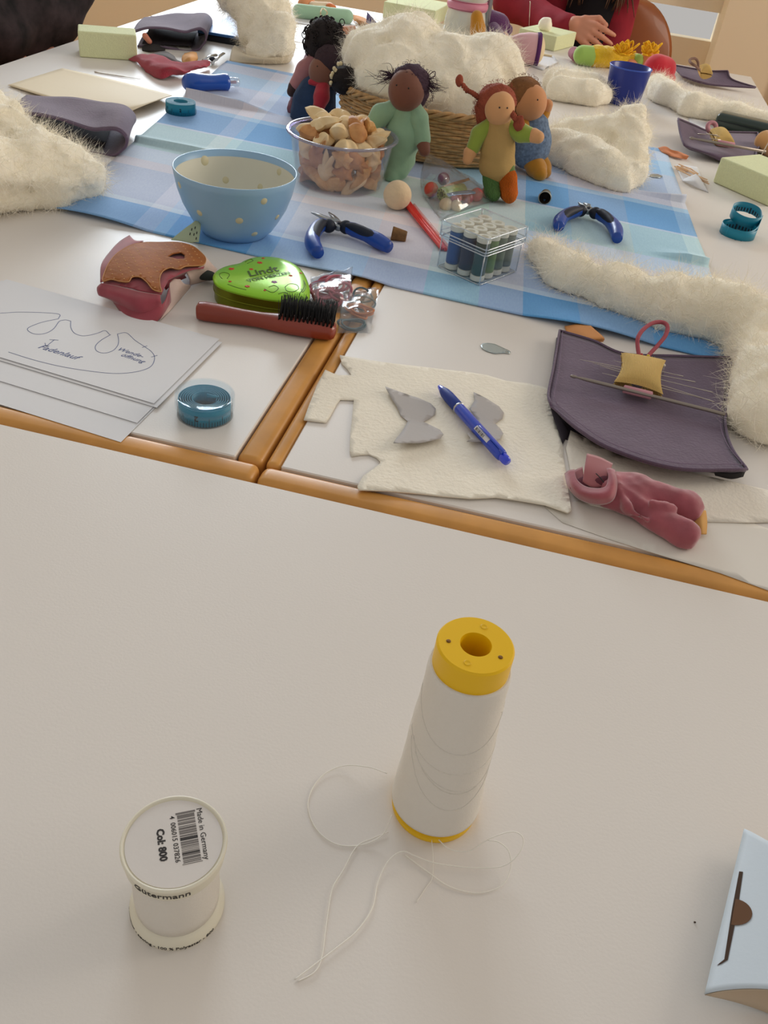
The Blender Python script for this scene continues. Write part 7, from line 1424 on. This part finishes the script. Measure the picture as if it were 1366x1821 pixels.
# ------------------------------------------------------------------ people
skin_p = M('person_skin',(206,142,116),.55,sss=.1,bump=(200,.03))
def hand_segs(wr, kn, up, side, L, curl, thumb_side):
    """wrist, knuckle centre; fingers fan from the knuckles and curl down; returns round cones of a hand with five fingers"""
    wr, kn, up, side = A(wr), A(kn), A(up), A(side); f = (kn-wr)/np.linalg.norm(kn-wr); s = []
    for k,o in enumerate((-1.5,-.5,.5,1.5)):
        b = kn+side*o*L*.118; s.append((wr+side*o*L*.06, b, L*.078, L*.066, L*.05))
        ln = L*(.40,.46,.43,.34)[k]; d = f; p = b
        for j,(fr,bend) in enumerate(((.45,curl*.7),(.31,curl),(.24,curl*.8))):
            d = d*math.cos(bend)-up*math.sin(bend); d /= np.linalg.norm(d); q = p+d*ln*fr+side*o*L*.01; s.append((p,q,L*(.060-.007*j),L*(.053-.007*j),L*.006)); p = q
    tb = wr+(kn-wr)*.25+side*thumb_side*L*.17; t1 = tb+f*L*.22+side*thumb_side*L*.14-up*L*.06; t2 = t1+f*L*.2-side*thumb_side*L*.03-up*L*.06
    s += [(wr+side*thumb_side*L*.05,tb,L*.085,L*.075,L*.04),(tb,t1,L*.07,L*.062,L*.03),(t1,t2,L*.062,L*.05,L*.015)]
    return s
def person(label, base, skin_segs, head, hr, face, hair, clothes, hand_res=.0045):
    t = thing('person', label, 'person', base)
    f = A(face)/np.linalg.norm(face); h = A(head); up = A((0,0,1.)); rt = np.cross(f,up); rt /= np.linalg.norm(rt)
    hs = [(h+up*hr*.25,h+up*hr*.1-f*hr*.1,hr*.98,hr*.98,hr*.4),(h+up*hr*.1,h-up*hr*.75+f*hr*.30,hr*.80,hr*.50,hr*.5),(h+f*hr*.90+up*hr*.05,h+f*hr*1.10-up*hr*.22,hr*.10,hr*.15,hr*.15),
          (h+f*hr*.84-up*hr*.52-rt*hr*.16,h+f*hr*.84-up*hr*.52+rt*hr*.16,hr*.10,hr*.10,hr*.08),(h+rt*hr*.93-up*hr*.05,h+rt*hr*.95-up*hr*.28,hr*.14,hr*.10,hr*.08),(h-rt*hr*.93-up*hr*.05,h-rt*hr*.95-up*hr*.28,hr*.14,hr*.10,hr*.08)]
    link('body', body(hs+skin_segs,hand_res), skin_p, t)
    for s in (-1,1):
        e = h+f*hr*.86+rt*s*hr*.34+up*hr*.08; link('eye', ball(e,hr*.13,12,8), M('eye_white',(236,232,226),.2), t); link('iris', ball(e+f*hr*.075,hr*.075,10,6), eye_m, t)
        link('eyebrow', tube(spl([e+up*hr*.24-rt*s*hr*.16+f*hr*.06,e+up*hr*.29+f*hr*.07,e+up*hr*.22+rt*s*hr*.18+f*hr*.01],4),hr*.03,6), hair[1], t)
    link('lips', tube(spl([h+f*hr*.92-up*hr*.52-rt*hr*.20,h+f*hr*.97-up*hr*.50,h+f*hr*.92-up*hr*.52+rt*hr*.20],4),hr*.045,6), M('lip',(178,96,92),.5), t)
    link('hair', hair[0], hair[1], t)
    for nm,segs,m,res in clothes: 
        def post(p,d): return d+.003*vn(p,18,4)
        link(nm, body(segs,res,post=post), m, t)
    return t
hair_br = M('long_brown_hair',(96,70,52),.6,var=(14,.3),bump=(120,.3))
def red_person():
    H_ = (.02,3.53,1.20); hr = .088
    wr, kn = (-0.0367, 3.2200, 0.7841), (0.0162, 3.1850, 0.7729)
    hs = hand_segs(wr, kn, (-.15,-.92,.36), (-.50,-.22,-.84), .165, .42, -1)
    ft = [( .02,3.60,.50), (.02,3.58,.95)]
    skin = [((.02,3.56,1.02),(.02,3.55,1.13),.050,.048,.03),((.02,3.58,.72),(.02,3.58,.97),.10,.11,.05),((-0.1032, 3.2800, 0.7646),wr,.030,.026,.02),((-.10,3.58,.98),(-.19,3.55,.95),.05,.05,.04),((-.19,3.55,.95),(-.24,3.44,.79),.048,.036,.03),((-.24,3.44,.79),(-0.1032, 3.2800, 0.7646),.036,.030,.03),
            ((.14,3.58,.98),(.235,3.55,.95),.05,.05,.04),((.235,3.55,.95),(.25,3.40,.97),.048,.036,.03),((.25,3.40,.97),(.13,3.37,1.02),.036,.028,.03)]+hs
    skin += hand_segs((.13,3.37,1.02),(.10,3.40,1.09),(.4,-.8,.2),(.7,.4,.1),.14,.45,-1)
    red = M('red_jacket',(146,30,48),.85,var=(20,.15),bump=(90,.15)); blk = M('black_top',(24,22,28),.9)
    jk = [((-.05,3.62,.98),(-.20,3.57,.95),.075,.072,.05),((-.20,3.57,.95),(-.262,3.44,.80),.072,.060,.05),((-.262,3.44,.80),(-0.1096, 3.2900, 0.7656),.060,.046,.04),((-0.1096, 3.2900, 0.7656),(-0.0604, 3.2400, 0.7730),.046,.040,.02),
          ((.09,3.62,.98),(.24,3.57,.95),.075,.072,.05),((.24,3.57,.96),(.255,3.41,.975),.066,.055,.05),((.255,3.41,.975),(.165,3.38,1.0),.055,.044,.03),
          ((.10,3.56,.98),(.095,3.50,.60),.058,.060,.04),((-.11,3.58,.98),(-.15,3.56,.60),.060,.085,.04),((.02,3.68,.98),(.02,3.70,.60),.09,.10,.05)]
    top = [((.02,3.585,.97),(.02,3.575,.60),.118,.125,.05),((.02,3.57,.99),(.02,3.565,1.03),.07,.058,.04)]
    legs = [((-.07,3.58,.54),(-.09,3.22,.55),.085,.065,.04),((.11,3.58,.54),(.13,3.22,.55),.085,.065,.04),((-.09,3.22,.55),(-.09,3.26,.10),.062,.045,.03),((.13,3.22,.55),(.13,3.26,.10),.062,.045,.03)]
    shoes = [((-.09,3.27,.045),(-.10,3.12,.035),.045,.035,.03),((.13,3.27,.045),(.14,3.12,.035),.045,.035,.03)]
    rnd = random.Random(12); h = A(H_); gs = [noisy(ball(h+A((0,.022,.022)),(hr*1.10,hr*1.08,hr*1.12),24,16),.003,30)]
    for sd in (-1,1):
        for k in range(34):
            x = sd*rnd.uniform(.045,.10); y = rnd.uniform(-.07,.06); z0 = 1.24+rnd.uniform(-.03,.03); e = A((.02+sd*rnd.uniform(.035,.115)+rnd.gauss(0,.012), 3.44+rnd.uniform(-.015,.03), rnd.uniform(.80,.88)))
            gs.append(tube(spl([h+A((x*.85,y*.6+.01,.05)),A((.02+x*1.15,3.53+y*.8,1.12)),A((.02+x*1.0,3.47,1.0)),(e+A((.02+x,3.47,.99)))/2,e],4),[.006,.009,.008,.005,.001],6))
    person('person in a red jacket over a black top, one hand on the table', (.02,3.55,0), skin, H_, hr, (0,-1,-.25), (cat(*gs),hair_br), [('jacket',jk,red,.010),('black_top',top,blk,.010),('trousers',legs,M('jeans_dark',(40,44,60),.9),.012),('shoe',[shoes[0]],blk,.01),('shoe',[shoes[1]],blk,.01)])
red_person()
def dark_person():
    fl = M('dark_floral',(22,22,30),.85,var=(26,.75,(62,50,54))); blk = M('black_knit')
    H_ = (-1.50,2.10,1.24); hr = .088
    skin = [((-1.52,2.10,1.06),(-1.51,2.10,1.17),.05,.048,.03),((-1.54,2.10,.72),(-1.53,2.10,1.0),.11,.12,.05),((-1.50,2.26,1.0),(-1.29,2.27,.84),.05,.042,.03),((-1.29,2.27,.84),(-1.27,2.14,.70),.040,.028,.03),
            ((-1.50,1.94,1.0),(-1.36,1.90,.84),.05,.042,.03),((-1.36,1.90,.84),(-1.29,2.02,.70),.04,.03,.03)]+hand_segs((-1.27,2.14,.70),(-1.255,2.07,.668),(0.1,-.2,1),(.95,.2,0),.15,.3,1)+hand_segs((-1.29,2.02,.70),(-1.30,2.08,.675),(0,.2,1),(-.9,.2,0),.15,.3,-1)
    dress = [((-1.54,2.10,.56),(-1.53,2.10,.98),.165,.150,.06),((-1.52,2.12,.98),(-1.51,2.23,1.0),.09,.075,.05),((-1.51,2.24,1.0),(-1.265,2.275,.855),.075,.080,.05),((-1.265,2.275,.855),(-1.255,2.20,.755),.080,.055,.04),
             ((-1.52,2.08,.98),(-1.51,1.97,1.0),.09,.075,.05),((-1.51,1.95,1.0),(-1.36,1.90,.85),.075,.07,.05),((-1.36,1.90,.85),(-1.285,2.0,.73),.068,.05,.04),((-1.42,2.14,.60),(-1.34,2.12,.80),.12,.13,.06)]
    skirt = [((-1.50,2.02,.52),(-1.20,2.02,.55),.10,.085,.05),((-1.50,2.20,.52),(-1.20,2.20,.55),.10,.085,.05),((-1.20,2.02,.55),(-1.18,2.02,.12),.075,.06,.04),((-1.20,2.20,.55),(-1.18,2.20,.12),.075,.06,.04)]
    sh = [((-1.19,2.02,.04),(-1.06,2.02,.035),.042,.034,.02),((-1.19,2.20,.04),(-1.06,2.20,.035),.042,.034,.02)]
    h = A(H_); hg = [noisy(ball(h+A((-.025,0,.022)),(hr*1.08,hr*1.10,hr*1.12),24,16),.003,30)]
    for k in range(20): y = -.09+.18*k/19; hg.append(tube(spl([h+A((-.05,y*.8,.06)),h+A((-.10,y,-.06)),h+A((-.08,y*1.1,-.2))],4),[.012,.014,.004],6))
    person('person in a dark floral dress sitting at the left table edge', (-1.50,2.10,0), skin, H_, hr, (1,.1,-.3), (cat(*hg),M('dark_hair',(40,30,28),.6,bump=(120,.3))), [('floral_dress',dress,fl,.011),('skirt',skirt,fl,.013),('shoe',[sh[0]],blk,.01),('shoe',[sh[1]],blk,.01)])
dark_person()
chair('brown wooden chair under the person in dark floral clothes at the left', (-1.76,2.10), math.pi/2, (146,80,36))
